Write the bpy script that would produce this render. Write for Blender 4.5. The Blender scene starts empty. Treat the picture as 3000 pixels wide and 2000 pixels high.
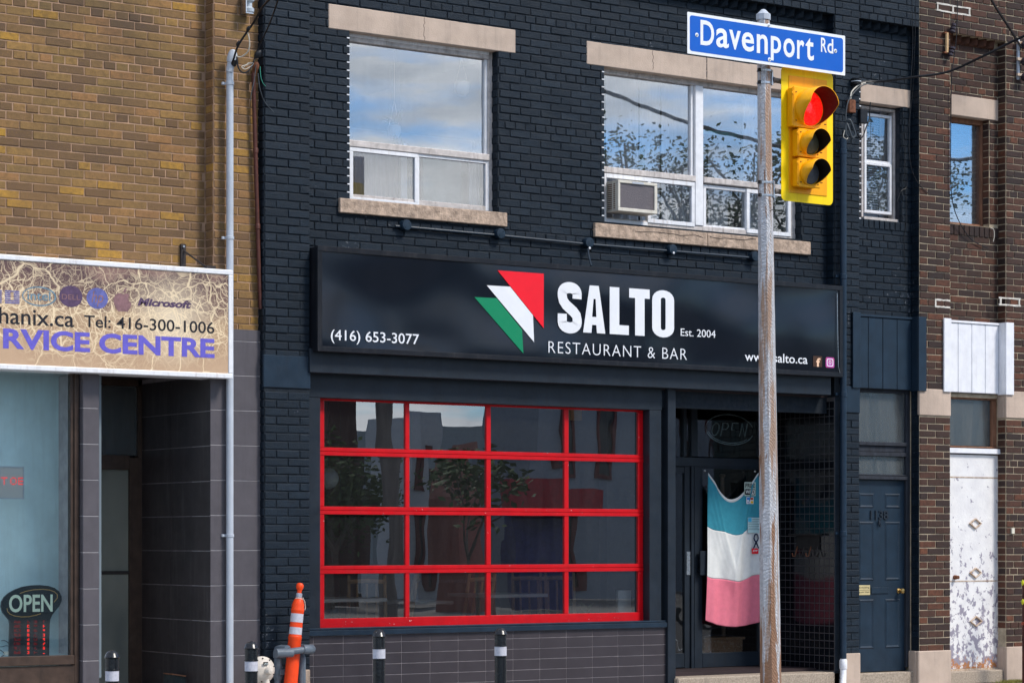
import bpy, bmesh, math, random
from mathutils import Vector, Matrix
random.seed(7)
scene = bpy.context.scene
COL = scene.collection

# ------------------------------------------------------------------ camera
F = 7200.0                      # focal length in pixels of the 3000 px wide photograph
TH = math.atan(F / 10600.0)     # how far the view is turned from the facade's normal
S_, C_ = math.sin(TH), math.cos(TH)
EYE = 1.55
HOR = 1582.0
CAMP = Vector((-23.3 * S_, -23.3 * C_, EYE))
cam_d = bpy.data.cameras.new("camera")
cam = bpy.data.objects.new("camera", cam_d)
COL.objects.link(cam)
scene.camera = cam
cam.location = CAMP
cam.rotation_euler = (math.pi / 2, 0, -TH)
cam_d.sensor_width = 36.0
cam_d.lens = F / 3000.0 * 36.0
cam_d.shift_y = (HOR - 1000.0) / 3000.0
cam_d.clip_start = 0.1
cam_d.clip_end = 3000.0

# ------------------------------------------------------------------ world and sun
SUN_AZ, SUN_EL = math.radians(150), math.radians(48)    # azimuth clockwise from +Y
world = bpy.data.worlds.new("World")
scene.world = world
world.use_nodes = True
wn, wl = world.node_tree.nodes, world.node_tree.links
wn.clear()
w_out = wn.new("ShaderNodeOutputWorld")
w_bg = wn.new("ShaderNodeBackground"); w_bg.inputs[1].default_value = 0.115
sky = wn.new("ShaderNodeTexSky"); sky.sky_type = 'NISHITA'; sky.sun_disc = False
sky.sun_elevation = SUN_EL; sky.sun_rotation = SUN_AZ
sky.air_density = 1.0; sky.dust_density = 0.4; sky.ozone_density = 3.0
tcn = wn.new("ShaderNodeTexCoord")
mpn = wn.new("ShaderNodeMapping"); mpn.inputs['Scale'].default_value = (1.5, 1.5, 6.5)
mpn.inputs['Location'].default_value = (0.35, 0.1, 0.0)
nz = wn.new("ShaderNodeTexNoise"); nz.inputs['Scale'].default_value = 3.0
nz.inputs['Detail'].default_value = 7; nz.inputs['Roughness'].default_value = 0.52
rp = wn.new("ShaderNodeValToRGB")
rp.color_ramp.elements[0].position = 0.46; rp.color_ramp.elements[1].position = 0.55
nz2 = wn.new("ShaderNodeTexNoise"); nz2.inputs['Scale'].default_value = 5.0; nz2.inputs['Detail'].default_value = 5
rp2 = wn.new("ShaderNodeValToRGB")
rp2.color_ramp.elements[0].color = (3.0, 3.6, 4.4, 1); rp2.color_ramp.elements[1].color = (11.0, 11.1, 11.2, 1)
rp2.color_ramp.elements[0].position = 0.3; rp2.color_ramp.elements[1].position = 0.62
mxn = wn.new("ShaderNodeMix"); mxn.data_type = 'RGBA'
wl.new(tcn.outputs['Generated'], mpn.inputs['Vector'])
wl.new(mpn.outputs[0], nz.inputs['Vector']); wl.new(mpn.outputs[0], nz2.inputs['Vector'])
wl.new(nz.outputs[0], rp.inputs[0]); wl.new(nz2.outputs[0], rp2.inputs[0])
wl.new(rp.outputs[0], mxn.inputs[0]); tint = wn.new('ShaderNodeMix'); tint.data_type = 'RGBA'; tint.blend_type = 'MULTIPLY'; tint.inputs[0].default_value = 1; tint.inputs[7].default_value = (.42, .72, 1.0, 1); wl.new(sky.outputs[0], tint.inputs[6]); wl.new(tint.outputs[2], mxn.inputs[6]); wl.new(rp2.outputs[0], mxn.inputs[7])
wl.new(mxn.outputs[2], w_bg.inputs[0]); wl.new(w_bg.outputs[0], w_out.inputs[0])

sun_d = bpy.data.lights.new("sun", 'SUN')
sun_d.energy = 2.6; sun_d.angle = math.radians(14); sun_d.color = (1.0, 0.93, 0.84)
sun = bpy.data.objects.new("sun", sun_d); COL.objects.link(sun)
sv = Vector((math.sin(SUN_AZ) * math.cos(SUN_EL), math.cos(SUN_AZ) * math.cos(SUN_EL), math.sin(SUN_EL)))
sun.rotation_euler = sv.to_track_quat('Z', 'Y').to_euler()
sun.location = (0, -20, 30)
scene.view_settings.view_transform = 'Standard'
scene.view_settings.look = 'None'
scene.view_settings.exposure = 0.55
scene.view_settings.gamma = 1.0
scene.view_settings.use_curve_mapping = False
scene.render.engine = 'CYCLES'
scene.cycles.max_bounces = 8
scene.cycles.transparent_max_bounces = 12

# ------------------------------------------------------------------ where a point of a vertical plane Y lies
def W(x, y, Y=0.0):
    a = (x - 1500.0) / F; b = (HOR - y) / F
    dx = a * C_ + S_; dy = -a * S_ + C_
    t = (Y - CAMP.y) / dy
    return CAMP.x + dx * t, EYE + b * t
def PX(x, Y=0.0): return W(x, 0, Y)[0]
def PZ(x, y, Y=0.0): return W(x, y, Y)[1]
def depth_px(X, Y):                       # pixels per metre at a place
    return F / ((X - CAMP.x) * S_ + (Y - CAMP.y) * C_)

# ------------------------------------------------------------------ materials
def new_mat(name):
    m = bpy.data.materials.new(name); m.use_nodes = True
    nt = m.node_tree; nt.nodes.clear()
    o = nt.nodes.new("ShaderNodeOutputMaterial")
    return m, nt, o
def N(nt, t, **kw):
    n = nt.nodes.new(t)
    for k, v in kw.items(): setattr(n, k, v)
    return n
def pos_vec(nt, scale=(1, 1, 1)):
    g = N(nt, "ShaderNodeNewGeometry"); mp = N(nt, "ShaderNodeMapping")
    mp.inputs['Scale'].default_value = scale
    nt.links.new(g.outputs['Position'], mp.inputs['Vector'])
    return mp.outputs[0]
def noise(nt, vec, scale, detail=4, rough=.55, out=0):
    n = N(nt, "ShaderNodeTexNoise"); n.inputs['Scale'].default_value = scale
    n.inputs['Detail'].default_value = detail; n.inputs['Roughness'].default_value = rough
    nt.links.new(vec, n.inputs['Vector']); return n.outputs[out]
def ramp(nt, sock, stops, interp='LINEAR'):
    r = N(nt, "ShaderNodeValToRGB"); r.color_ramp.interpolation = interp
    e = r.color_ramp.elements
    while len(e) < len(stops): e.new(0.5)
    for i, (p, c) in enumerate(stops):
        e[i].position = p; e[i].color = tuple(c) + (1,) if len(c) == 3 else c
    nt.links.new(sock, r.inputs[0]); return r.outputs[0]
def mixc(nt, fac, a, b, mode='MIX'):
    m = N(nt, "ShaderNodeMix", data_type='RGBA', blend_type=mode)
    for s, v in ((0, fac), (6, a), (7, b)):
        if isinstance(v, (int, float)): m.inputs[s].default_value = v
        elif isinstance(v, tuple): m.inputs[s].default_value = v + (1,) if len(v) == 3 else v
        else: nt.links.new(v, m.inputs[s])
    return m.outputs[2]
def bumpn(nt, h, dist, strength=1.0):
    b = N(nt, "ShaderNodeBump"); b.inputs['Distance'].default_value = dist; b.inputs['Strength'].default_value = strength
    nt.links.new(h, b.inputs['Height']); return b.outputs[0]
def principled(nt, o, col, rough=.5, metal=0.0, normal=None, spec=.5, coat=0.0):
    p = N(nt, "ShaderNodeBsdfPrincipled")
    for k, v in (('Base Color', col), ('Roughness', rough), ('Metallic', metal), ('Specular IOR Level', spec), ('Coat Weight', coat)):
        if isinstance(v, tuple): p.inputs[k].default_value = v + (1,) if len(v) == 3 else v
        elif isinstance(v, (int, float)): p.inputs[k].default_value = v
        else: nt.links.new(v, p.inputs[k])
    if normal is not None: nt.links.new(normal, p.inputs['Normal'])
    nt.links.new(p.outputs[0], o.inputs[0]); return p
def cm(c, k): return tuple(min(1, v * k) for v in c)

def surf(name, c, var=.25, rough=.5, metal=0.0, nscale=9, bump=.0015, bscale=90, c2=None, streak=None, spec=.3, coat=0.0, stretch=(1, 1, 1), chips=None):
    """painted or plain surface: two tones of grain, fine relief, optional run-down streaks and chips"""
    m, nt, o = new_mat(name)
    v = pos_vec(nt, stretch)
    n1 = noise(nt, v, nscale, 5, .6)
    col = ramp(nt, n1, [(0.3, cm(c, 1 - var)), (0.7, cm(c2 or c, 1 + var * (0 if c2 else 1)))])
    if streak:
        sc, amt = streak
        n2 = noise(nt, pos_vec(nt, (14, 14, .9)), 1.5, 6, .7)
        f = ramp(nt, n2, [(0.52, (0, 0, 0)), (0.75, (amt, amt, amt))])
        col = mixc(nt, f, col, sc)
    if chips:
        cc, thr = chips
        n3 = noise(nt, pos_vec(nt, (1, 1, 1)), 34, 6, .65)
        f = ramp(nt, n3, [(thr, (0, 0, 0)), (thr + .02, (1, 1, 1))])
        col = mixc(nt, f, col, cc)
    nb = noise(nt, pos_vec(nt), bscale, 4, .6)
    rr = ramp(nt, noise(nt, v, nscale * 2.3, 4), [(0.3, (rough * .8,) * 3), (0.7, (min(1, rough * 1.2),) * 3)])
    principled(nt, o, col, rr, metal, bumpn(nt, nb, bump), spec, coat)
    return m

def brick_mat(name, stops, rough=.85, bump=.004, sootc=(.02, .017, .015), soot=.35, grain=90, spec=.3, paint_wear=None, drift=None):
    """colour of each brick from the face attribute 'rnd', grain and soot from place"""
    m, nt, o = new_mat(name)
    at = N(nt, "ShaderNodeAttribute"); at.attribute_name = "rnd"
    col = ramp(nt, at.outputs['Fac'], stops)
    v = pos_vec(nt)
    g1 = noise(nt, v, 26, 8, .78)
    col = mixc(nt, ramp(nt, g1, [(.40, (.0,) * 3), (.66, (.75,) * 3)]), col, cm(stops[len(stops) // 2][1], .45))
    g3 = noise(nt, pos_vec(nt), 130, 4, .7)
    col = mixc(nt, ramp(nt, g3, [(.55, (0,) * 3), (.75, (.35,) * 3)]), col, cm(stops[-1][1], 1.5))
    g2 = noise(nt, pos_vec(nt, (1, 1, .7)), 1.1, 5, .6)
    col = mixc(nt, ramp(nt, g2, [(.42, (0,) * 3), (.72, (soot,) * 3)]), col, sootc)
    g6 = noise(nt, pos_vec(nt), .55, 3, .5)
    col = mixc(nt, ramp(nt, g6, [(.35, (0,) * 3), (.65, (.5,) * 3)]), col, drift) if drift else col
    if paint_wear:
        wc, thr = paint_wear
        g4 = noise(nt, pos_vec(nt), 24, 7, .75)
        g5 = noise(nt, pos_vec(nt), .9, 2, .5)
        mul = N(nt, "ShaderNodeMath", operation='MULTIPLY'); nt.links.new(g4, mul.inputs[0]); nt.links.new(g5, mul.inputs[1])
        col = mixc(nt, ramp(nt, mul.outputs[0], [(thr, (0,) * 3), (thr + .03, (.8,) * 3)]), col, wc)
    nb = noise(nt, pos_vec(nt), grain, 5, .7)
    principled(nt, o, col, rough, 0, bumpn(nt, nb, bump), spec)
    return m

M = {}
M['brick_yellow'] = brick_mat('yellow_brick', [(0, (.085, .055, .042)), (.14, (.12, .075, .048)), (.28, (.20, .12, .056)), (.5, (.265, .158, .058)), (.68, (.22, .145, .055)), (.82, (.34, .17, .072)), (.94, (.33, .20, .06)), (.97, (.46, .25, .035)), (1, (.50, .28, .03))], soot=.60, sootc=(.055, .042, .034), drift=(.25, .135, .058))
M['mortar_tan'] = surf('tan_mortar', (.37, .235, .155), .3, .95, bump=.004, bscale=160)
M['brick_blue'] = brick_mat('blue_painted_brick', [(0, (.0045, .0115, .0210)), (.5, (.0068, .0155, .0270)), (1, (.0105, .0210, .035))], rough=.5, soot=.2, sootc=(.003, .007, .013), grain=85, bump=.006, spec=.22, paint_wear=((.16, .17, .19), .375))
M['mortar_blue'] = surf('blue_painted_mortar', (.0038, .0092, .0165), .3, .7, bump=.004, bscale=120)
M['brick_brown'] = brick_mat('brown_brick', [(0, (.024, .018, .019)), (.35, (.045, .025, .020)), (.7, (.075, .033, .022)), (1, (.14, .05, .026))], rough=.75, soot=.35, paint_wear=((.45, .43, .4), .46))
M['mortar_cream'] = surf('cream_mortar', (.40, .33, .235), .35, .95, bump=.004, bscale=160)
M['mortar_white'] = surf('fresh_white_mortar', (.56, .53, .48), .3, .95, bump=.006)
M['stone'] = surf('tan_stone_lintel', (.47, .37, .30), .16, .9, nscale=3, bump=.003, bscale=70, streak=((.2, .17, .15), .35))
M['stone_rough'] = surf('weathered_stone', (.40, .30, .23), .40, .95, nscale=16, bump=.012, bscale=32, streak=((.12, .10, .085), .6), chips=((.13, .105, .09), .66))
M['white_frame'] = surf('white_painted_aluminium', (.72, .73, .76), .08, .35, nscale=14, bump=.0006, streak=((.33, .25, .19), .55))
M['grimy_frame'] = surf('grimy_putty_frame', (.50, .46, .44), .25, .6, nscale=14, streak=((.14, .1, .08), .8))
M['blue_paint'] = surf('dark_blue_paint', (.012, .025, .043), .2, .36, nscale=6, bump=.001, bscale=40, streak=((.010, .014, .02), .5))
M['charcoal_paint'] = surf('charcoal_blue_paint', (.012, .018, .027), .22, .42, nscale=5, bump=.0012, bscale=40, streak=((.012, .013, .017), .6), chips=((.35, .33, .33), .79))
M['sign_metal'] = surf('black_sign_metal', (.008, .009, .013), .25, .35, nscale=6, bump=.001, streak=((.06, .055, .055), .35), chips=((.3, .3, .32), .80))
M['red_paint'] = surf('glossy_red_paint', (.50, .001, .006), .10, .40, nscale=8, bump=.0012, bscale=60, chips=((.75, .68, .66), .69))
M['tile_grey'] = surf('grey_slate_tile', (.085, .078, .088), .10, .42, nscale=7, bump=.0008, streak=((.05, .045, .05), .4))
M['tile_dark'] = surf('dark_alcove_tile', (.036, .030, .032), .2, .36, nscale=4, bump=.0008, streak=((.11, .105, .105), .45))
M['tile_charcoal'] = surf('charcoal_tile', (.042, .036, .042), .12, .36, nscale=4, bump=.0006)
M['tile_black'] = surf('black_gloss_tile', (.004, .005, .008), .2, .09, nscale=4, bump=.0003)
M['grout'] = surf('pale_grout', (.40, .38, .39), .2, .9)
M['grout_dark'] = surf('dark_grout', (.075, .073, .078), .25, .9)
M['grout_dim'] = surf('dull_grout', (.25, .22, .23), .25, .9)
M['dark_paving'] = surf('dark_paving', (.09, .088, .085), .2, .95, nscale=12)
M['concrete'] = surf('aggregate_concrete', (.34, .28, .22), .35, .95, nscale=60, bump=.004, bscale=110, streak=((.13, .11, .10), .4))
M['sidewalk'] = surf('pavement_concrete', (.32, .30, .28), .2, .95, nscale=12, bump=.002, bscale=150)
M['asphalt'] = surf('asphalt', (.05, .05, .052), .3, .95, nscale=20, bump=.004, bscale=200)
M['grey_pipe'] = surf('light_grey_pvc', (.43, .47, .53), .08, .4, nscale=6, bump=.0004, streak=((.25, .25, .27), .3))
M['rust_pipe'] = surf('rust_brown_pipe', (.075, .024, .018), .3, .6, nscale=18, bump=.001)
M['blue_pipe'] = surf('blue_painted_pipe', (.010, .024, .045), .2, .35, nscale=10, bump=.0008)
M['gas_pipe'] = surf('grey_painted_gas_pipe', (.11, .135, .165), .2, .4, nscale=14, bump=.0015, chips=((.4, .38, .33), .72))
M['meter'] = surf('beige_meter', (.58, .52, .45), .12, .5, nscale=20, chips=((.12, .1, .09), .74))
M['orange'] = surf('orange_plastic', (.86, .065, .008), .12, .45, nscale=10, bump=.0012, bscale=40, streak=((.42, .05, .015), .45), chips=((.5, .2, .12), .70))
M['reflective'] = surf('silver_reflective_tape', (.52, .52, .58), .12, .45, nscale=60, bump=.0006)
M['black_gloss'] = surf('black_gloss_plastic', (.006, .007, .010), .2, .25, nscale=9, bump=.0012, bscale=30, spec=.5, streak=((.05, .05, .05), .35), chips=((.16, .16, .17), .70))
M['black'] = surf('dull_black', (.010, .010, .011), .2, .6)
M['tape'] = surf('weathered_tape', (.30, .31, .36), .35, .5, nscale=40, bump=.003, bscale=60)
M['string'] = surf('off_white_cord', (.62, .58, .5), .1, .8)
M['cable'] = surf('black_cable', (.008, .009, .012), .3, .45)
M['cable_grey'] = surf('grey_cable', (.05, .06, .07), .3, .5)
M['steel'] = surf('stainless_steel', (.55, .55, .56), .15, .3, 1.0, nscale=30)
M['iron_rust'] = surf('rusty_iron', (.16, .06, .03), .5, .8, nscale=22, bump=.003)
M['iron_dark'] = surf('dark_iron', (.03, .025, .025), .4, .7, nscale=22)
M['porcelain'] = surf('glazed_porcelain', (.42, .47, .52), .15, .2, nscale=12)
M['brown_porcelain'] = surf('brown_glazed_porcelain', (.03, .022, .03), .3, .25)
M['sign_blue'] = surf('street_sign_blue', (.0005, .105, .52), .04, .45, nscale=5, bump=.0003)
M['sign_white'] = surf('white_lettering', (.80, .82, .84), .04, .4, nscale=8, bump=.0002)
M['vinyl_black'] = None
M['yellow_plate'] = surf('yellow_signal_paint', (.96, .68, .001), .05, .5, nscale=5, bump=.0006, streak=((.62, .40, .02), .35))
M['amber_plate'] = surf('amber_signal_paint', (.93, .42, .002), .05, .38, nscale=7, bump=.0006, streak=((.45, .2, .02), .25))
M['visor_in'] = surf('black_visor_inside', (.012, .008, .008), .2, .5)
M['lens_off'] = surf('unlit_olive_lens', (.085, .085, .055), .2, .15, nscale=60, bump=.002)
M['lens_off2'] = surf('unlit_grey_lens', (.085, .088, .095), .2, .15, nscale=60, bump=.002)
M['bronze'] = surf('bronze_aluminium', (.055, .035, .026), .3, .4, nscale=10, streak=((.02, .015, .012), .5))
M['wood_old'] = surf('weathered_brown_wood', (.20, .095, .055), .4, .8, nscale=18, bump=.004, bscale=50, stretch=(1, 1, .2))
M['wood_dark'] = surf('dark_weathered_wood', (.022, .026, .036), .4, .7, nscale=18, bump=.004, bscale=60, stretch=(1, 1, .2), chips=((.3, .29, .29), .74))
M['brass'] = surf('worn_brass', (.5, .33, .12), .25, .3, 1.0, nscale=40)
M['white_panel'] = surf('white_painted_metal_sheet', (.74, .75, .79), .08, .45, nscale=9, bump=.001, bscale=50, streak=((.52, .5, .5), .35))
M['curtain'] = surf('sheer_white_curtain', (.72, .74, .78), .08, .9, nscale=5)
M['blind'] = surf('grey_blue_blind', (.45, .52, .60), .08, .7)
M['teal_board'] = surf('frosted_teal_board', (.62, .77, .79), .16, .6, nscale=2.0, bump=.0006, streak=((.50, .60, .60), .5))
M['room'] = surf('dim_room_wall', (.16, .20, .23), .15, .9, nscale=1)
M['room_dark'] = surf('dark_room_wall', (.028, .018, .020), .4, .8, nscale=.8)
M['room_red'] = surf('dark_red_room_wall', (.16, .012, .014), .3, .8, nscale=.8)
M['room_purple'] = surf('purple_room_wall', (.085, .06, .14), .3, .8, nscale=.8)
M['pine'] = surf('pale_chair_wood', (.42, .23, .09), .25, .45, nscale=14, stretch=(1, 1, .25))
M['table_white'] = surf('pale_table_top', (.55, .52, .46), .1, .4)
M['plant'] = surf('succulent_green', (.05, .11, .04), .35, .6, nscale=40)
M['pot'] = surf('cream_glazed_pot', (.66, .62, .52), .08, .4)
M['ac_cream'] = surf('cream_ac_casing', (.60, .57, .50), .08, .5, nscale=14, streak=((.33, .27, .2), .4), chips=((.08, .05, .04), .76))
M['globe'] = surf('opal_glass_globe', (.80, .80, .82), .03, .25)
M['blue_cloth'] = surf('faded_blue_cloth', (.035, .25, .34), .08, .9, nscale=20)
M['white_cloth'] = surf('off_white_cloth', (.66, .68, .68), .05, .9, nscale=20)
M['pink_cloth'] = surf('faded_pink_cloth', (.70, .18, .25), .06, .9, nscale=20)
M['paper'] = surf('pale_paper', (.62, .68, .66), .06, .8)
M['lettering_black'] = surf('black_lettering', (.012, .012, .018), .1, .5)
M['lettering_purple'] = surf('violet_lettering', (.125, .105, .50), .12, .5, nscale=30)
M['logo_purple'] = surf('dull_purple_print', (.085, .05, .105), .25, .6, nscale=30)
M['logo_blue'] = surf('faded_blue_print', (.11, .12, .34), .3, .6, nscale=30)
M['logo_plum'] = surf('plum_print', (.22, .12, .13), .25, .6, nscale=30)
M['logo_teal'] = surf('faded_teal_print', (.13, .22, .28), .3, .6, nscale=30)
M['green_print'] = surf('green_vinyl', (.003, .215, .095), .03, .4)
M['red_print'] = surf('red_vinyl', (.80, .008, .022), .03, .4)
M['white_print'] = surf('white_vinyl', (.74, .76, .80), .03, .4)
M['cream_print'] = surf('cream_neon_letters', (.78, .86, .68), .08, .5)
M['gold_print'] = surf('gold_line_print', (.55, .33, .10), .1, .5)
M['neon_off'] = surf('unlit_neon_tube', (.50, .66, .68), .1, .25)
M['led_case'] = surf('grey_led_panel', (.52, .50, .48), .35, .5, nscale=260)
M['grass'] = surf('dry_grass', (.16, .15, .03), .4, .9)
M['orange_print'] = surf('orange_pink_print', (.75, .12, .12), .5, .4, nscale=30, c2=(.5, .06, .5))

def emit_mat(name, col, strength):
    m, nt, o = new_mat(name)
    e = N(nt, "ShaderNodeEmission"); e.inputs[0].default_value = col + (1,); e.inputs[1].default_value = strength
    nt.links.new(e.outputs[0], o.inputs[0]); return m
M['led_red'] = emit_mat('red_led_dots', (1, .03, .02), .9)
M['led_dim'] = emit_mat('dim_red_led_dots', (.6, .02, .03), .16)

# the lit red lens: a ribbed lens that gives off light
m, nt, o = new_mat('lit_red_lens')
v = N(nt, "ShaderNodeTexVoronoi"); v.inputs['Scale'].default_value = 85
nt.links.new(pos_vec(nt), v.inputs['Vector'])
pr = principled(nt, o, (.7, .01, .01), .15)
nt.links.new(ramp(nt, v.outputs['Distance'], [(0, (1, .035, .02)), (.7, (.8, .0, .0))]), pr.inputs['Emission Color'])
pr.inputs['Emission Strength'].default_value = .75
M['lens_red'] = m

def glass_mat(name, refl, tint=(1, 1, 1), wav=.0, wscale=2.0, rough=.0, dirt=0.0, dirtc=(.4, .43, .45)):
    """window glass: mostly see-through, mirrors the street; old panes are slightly wavy and streaked with dust"""
    m, nt, o = new_mat(name)
    tr = N(nt, "ShaderNodeBsdfTransparent"); tr.inputs[0].default_value = tint + (1,)
    gl = N(nt, "ShaderNodeBsdfGlossy"); gl.inputs['Roughness'].default_value = rough
    gl.inputs[0].default_value = (.95, .97, 1, 1)
    if wav > 0:
        nb = noise(nt, pos_vec(nt, (1, 1, .55)), wscale, 2, .5)
        nt.links.new(bumpn(nt, nb, wav), gl.inputs['Normal'])
    mx = N(nt, "ShaderNodeMixShader")
    fr = N(nt, "ShaderNodeLayerWeight"); fr.inputs['Blend'].default_value = .25
    f = N(nt, "ShaderNodeMath", operation='MULTIPLY_ADD'); f.inputs[1].default_value = .9; f.inputs[2].default_value = refl
    f.use_clamp = True
    nt.links.new(fr.outputs['Fresnel'], f.inputs[0]); nt.links.new(f.outputs[0], mx.inputs[0])
    nt.links.new(tr.outputs[0], mx.inputs[1]); nt.links.new(gl.outputs[0], mx.inputs[2])
    last = mx.outputs[0]
    if dirt > 0:
        df = N(nt, "ShaderNodeBsdfDiffuse"); df.inputs[0].default_value = dirtc + (1,)
        n = noise(nt, pos_vec(nt, (9, 9, 1.0)), 1.2, 6, .65)
        mx2 = N(nt, "ShaderNodeMixShader")
        nt.links.new(ramp(nt, n, [(.3, (dirt * .3,) * 3), (.75, (dirt,) * 3)]), mx2.inputs[0])
        nt.links.new(last, mx2.inputs[1]); nt.links.new(df.outputs[0], mx2.inputs[2]); last = mx2.outputs[0]
    nt.links.new(last, o.inputs[0]); return m
M['glass_up'] = glass_mat('upstairs_window_glass', .27, wav=.0007, wscale=1.4, dirt=.06)
M['glass_up2'] = glass_mat('slider_window_glass', .12, wav=.0008, dirt=.04)
M['glass_shop'] = glass_mat('old_shop_glass', .30, tint=(.80, .82, .84), wav=.0014, wscale=1.5, dirt=.03)
M['glass_entry'] = glass_mat('entry_glass', .08, tint=(.8, .8, .8), wav=.01)
M['glass_left'] = glass_mat('left_shop_glass', .03, tint=(.93, .97, .97), wav=.002, dirt=.012)
M['glass_dull'] = glass_mat('dull_transom_glass', .06, tint=(.6, .65, .7), rough=.25, dirt=.62, dirtc=(.15, .165, .17))

# ribbed wired glass of the recessed door
m, nt, o = new_mat('ribbed_wired_glass')
v = N(nt, "ShaderNodeTexWave"); v.inputs['Scale'].default_value = 38; v.bands_direction = 'Z'
nt.links.new(pos_vec(nt), v.inputs['Vector'])
v2 = N(nt, "ShaderNodeTexWave"); v2.inputs['Scale'].default_value = 38; v2.bands_direction = 'X'
nt.links.new(pos_vec(nt), v2.inputs['Vector'])
ad = N(nt, "ShaderNodeMath", operation='ADD'); nt.links.new(v.outputs['Fac'], ad.inputs[0]); nt.links.new(v2.outputs['Fac'], ad.inputs[1])
c = ramp(nt, noise(nt, pos_vec(nt, (1, 1, .5)), 1.4, 3), [(.3, (.20, .235, .225)), (.7, (.48, .50, .43))])
principled(nt, o, mixc(nt, ramp(nt, ad.outputs[0], [(.2, (0,) * 3), (1.6, (.45,) * 3)]), c, (.05, .06, .06)), .2, 0, bumpn(nt, ad.outputs[0], .003))
M['glass_ribbed'] = m

# mottled galvanised steel of the signal pole, with rust runs
m, nt, o = new_mat('galvanised_pole_steel')
vec = pos_vec(nt, (18, 18, 18))
vo = N(nt, "ShaderNodeTexVoronoi"); vo.inputs['Scale'].default_value = 3.2; nt.links.new(vec, vo.inputs['Vector'])
base = ramp(nt, vo.outputs['Color'], [(0, (.42, .43, .46)), (1, (.66, .67, .70))])
wv = N(nt, "ShaderNodeTexWave"); wv.bands_direction = 'DIAGONAL'; wv.inputs['Scale'].default_value = 24; wv.inputs['Distortion'].default_value = 9
wv.inputs['Detail'].default_value = 4
nt.links.new(pos_vec(nt, (1.5, 1.5, .8)), wv.inputs['Vector'])
base = mixc(nt, ramp(nt, wv.outputs['Fac'], [(.5, (0,) * 3), (.72, (.30,) * 3)]), base, (.27, .25, .24))
rn = noise(nt, pos_vec(nt, (12, 12, .8)), 1.3, 7, .68)
base = mixc(nt, ramp(nt, rn, [(.49, (0,) * 3), (.57, (.85,) * 3)]), base, (.33, .185, .10))
gp = N(nt, "ShaderNodeNewGeometry"); sp_ = N(nt, "ShaderNodeSeparateXYZ"); nt.links.new(gp.outputs['Position'], sp_.inputs[0])
mr_ = N(nt, "ShaderNodeMapRange"); mr_.inputs[1].default_value = .2; mr_.inputs[2].default_value = 1.25; mr_.inputs[3].default_value = .22; mr_.inputs[4].default_value = 0
nt.links.new(sp_.outputs[2], mr_.inputs[0])
ad_ = N(nt, "ShaderNodeMath", operation='ADD'); nt.links.new(mr_.outputs[0], ad_.inputs[0]); nt.links.new(noise(nt, pos_vec(nt, (9, 9, 1.1)), 1.6, 5, .6), ad_.inputs[1])
base = mixc(nt, ramp(nt, ad_.outputs[0], [(.60, (0,) * 3), (.63, (.95,) * 3)]), base, (.26, .13, .065))
principled(nt, o, base, .6, .1, bumpn(nt, wv.outputs['Fac'], .003))
M['galv'] = m

# black vinyl sign face: glossy and slightly buckled
m, nt, o = new_mat('buckled_black_vinyl')
nb = noise(nt, pos_vec(nt, (1, 1, 1.6)), .9, 0, .4)
principled(nt, o, ramp(nt, noise(nt, pos_vec(nt), 5, 3), [(.3, (.003, .006, .012)), (.7, (.005, .008, .015))]), .24, 0, bumpn(nt, nb, .22), .45)
M['vinyl_black'] = m

# crazed brown vinyl of the computer shop's sign: pale cracks over faded print
m, nt, o = new_mat('crazed_sign_vinyl')
g = N(nt, "ShaderNodeNewGeometry"); sx = N(nt, "ShaderNodeSeparateXYZ"); nt.links.new(g.outputs['Position'], sx.inputs[0])
wn_ = N(nt, "ShaderNodeTexNoise"); wn_.inputs['Scale'].default_value = 3.5; wn_.inputs['Detail'].default_value = 4
nt.links.new(g.outputs['Position'], wn_.inputs['Vector'])
vm = N(nt, "ShaderNodeVectorMath", operation='MULTIPLY_ADD'); vm.inputs[1].default_value = (.28, .28, .28)
nt.links.new(wn_.outputs['Color'], vm.inputs[0]); nt.links.new(g.outputs['Position'], vm.inputs[2])
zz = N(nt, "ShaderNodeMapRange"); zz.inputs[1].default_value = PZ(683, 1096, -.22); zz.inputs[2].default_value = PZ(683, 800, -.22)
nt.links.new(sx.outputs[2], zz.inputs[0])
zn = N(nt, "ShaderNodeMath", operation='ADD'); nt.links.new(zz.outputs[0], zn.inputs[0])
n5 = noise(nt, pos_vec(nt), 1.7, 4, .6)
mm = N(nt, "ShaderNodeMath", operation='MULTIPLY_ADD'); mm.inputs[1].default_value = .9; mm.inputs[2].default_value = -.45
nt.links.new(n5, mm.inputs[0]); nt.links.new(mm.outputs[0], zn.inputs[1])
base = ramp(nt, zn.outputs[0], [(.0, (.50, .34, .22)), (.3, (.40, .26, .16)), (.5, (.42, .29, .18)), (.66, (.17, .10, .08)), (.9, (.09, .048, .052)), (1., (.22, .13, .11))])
fac = None
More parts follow.
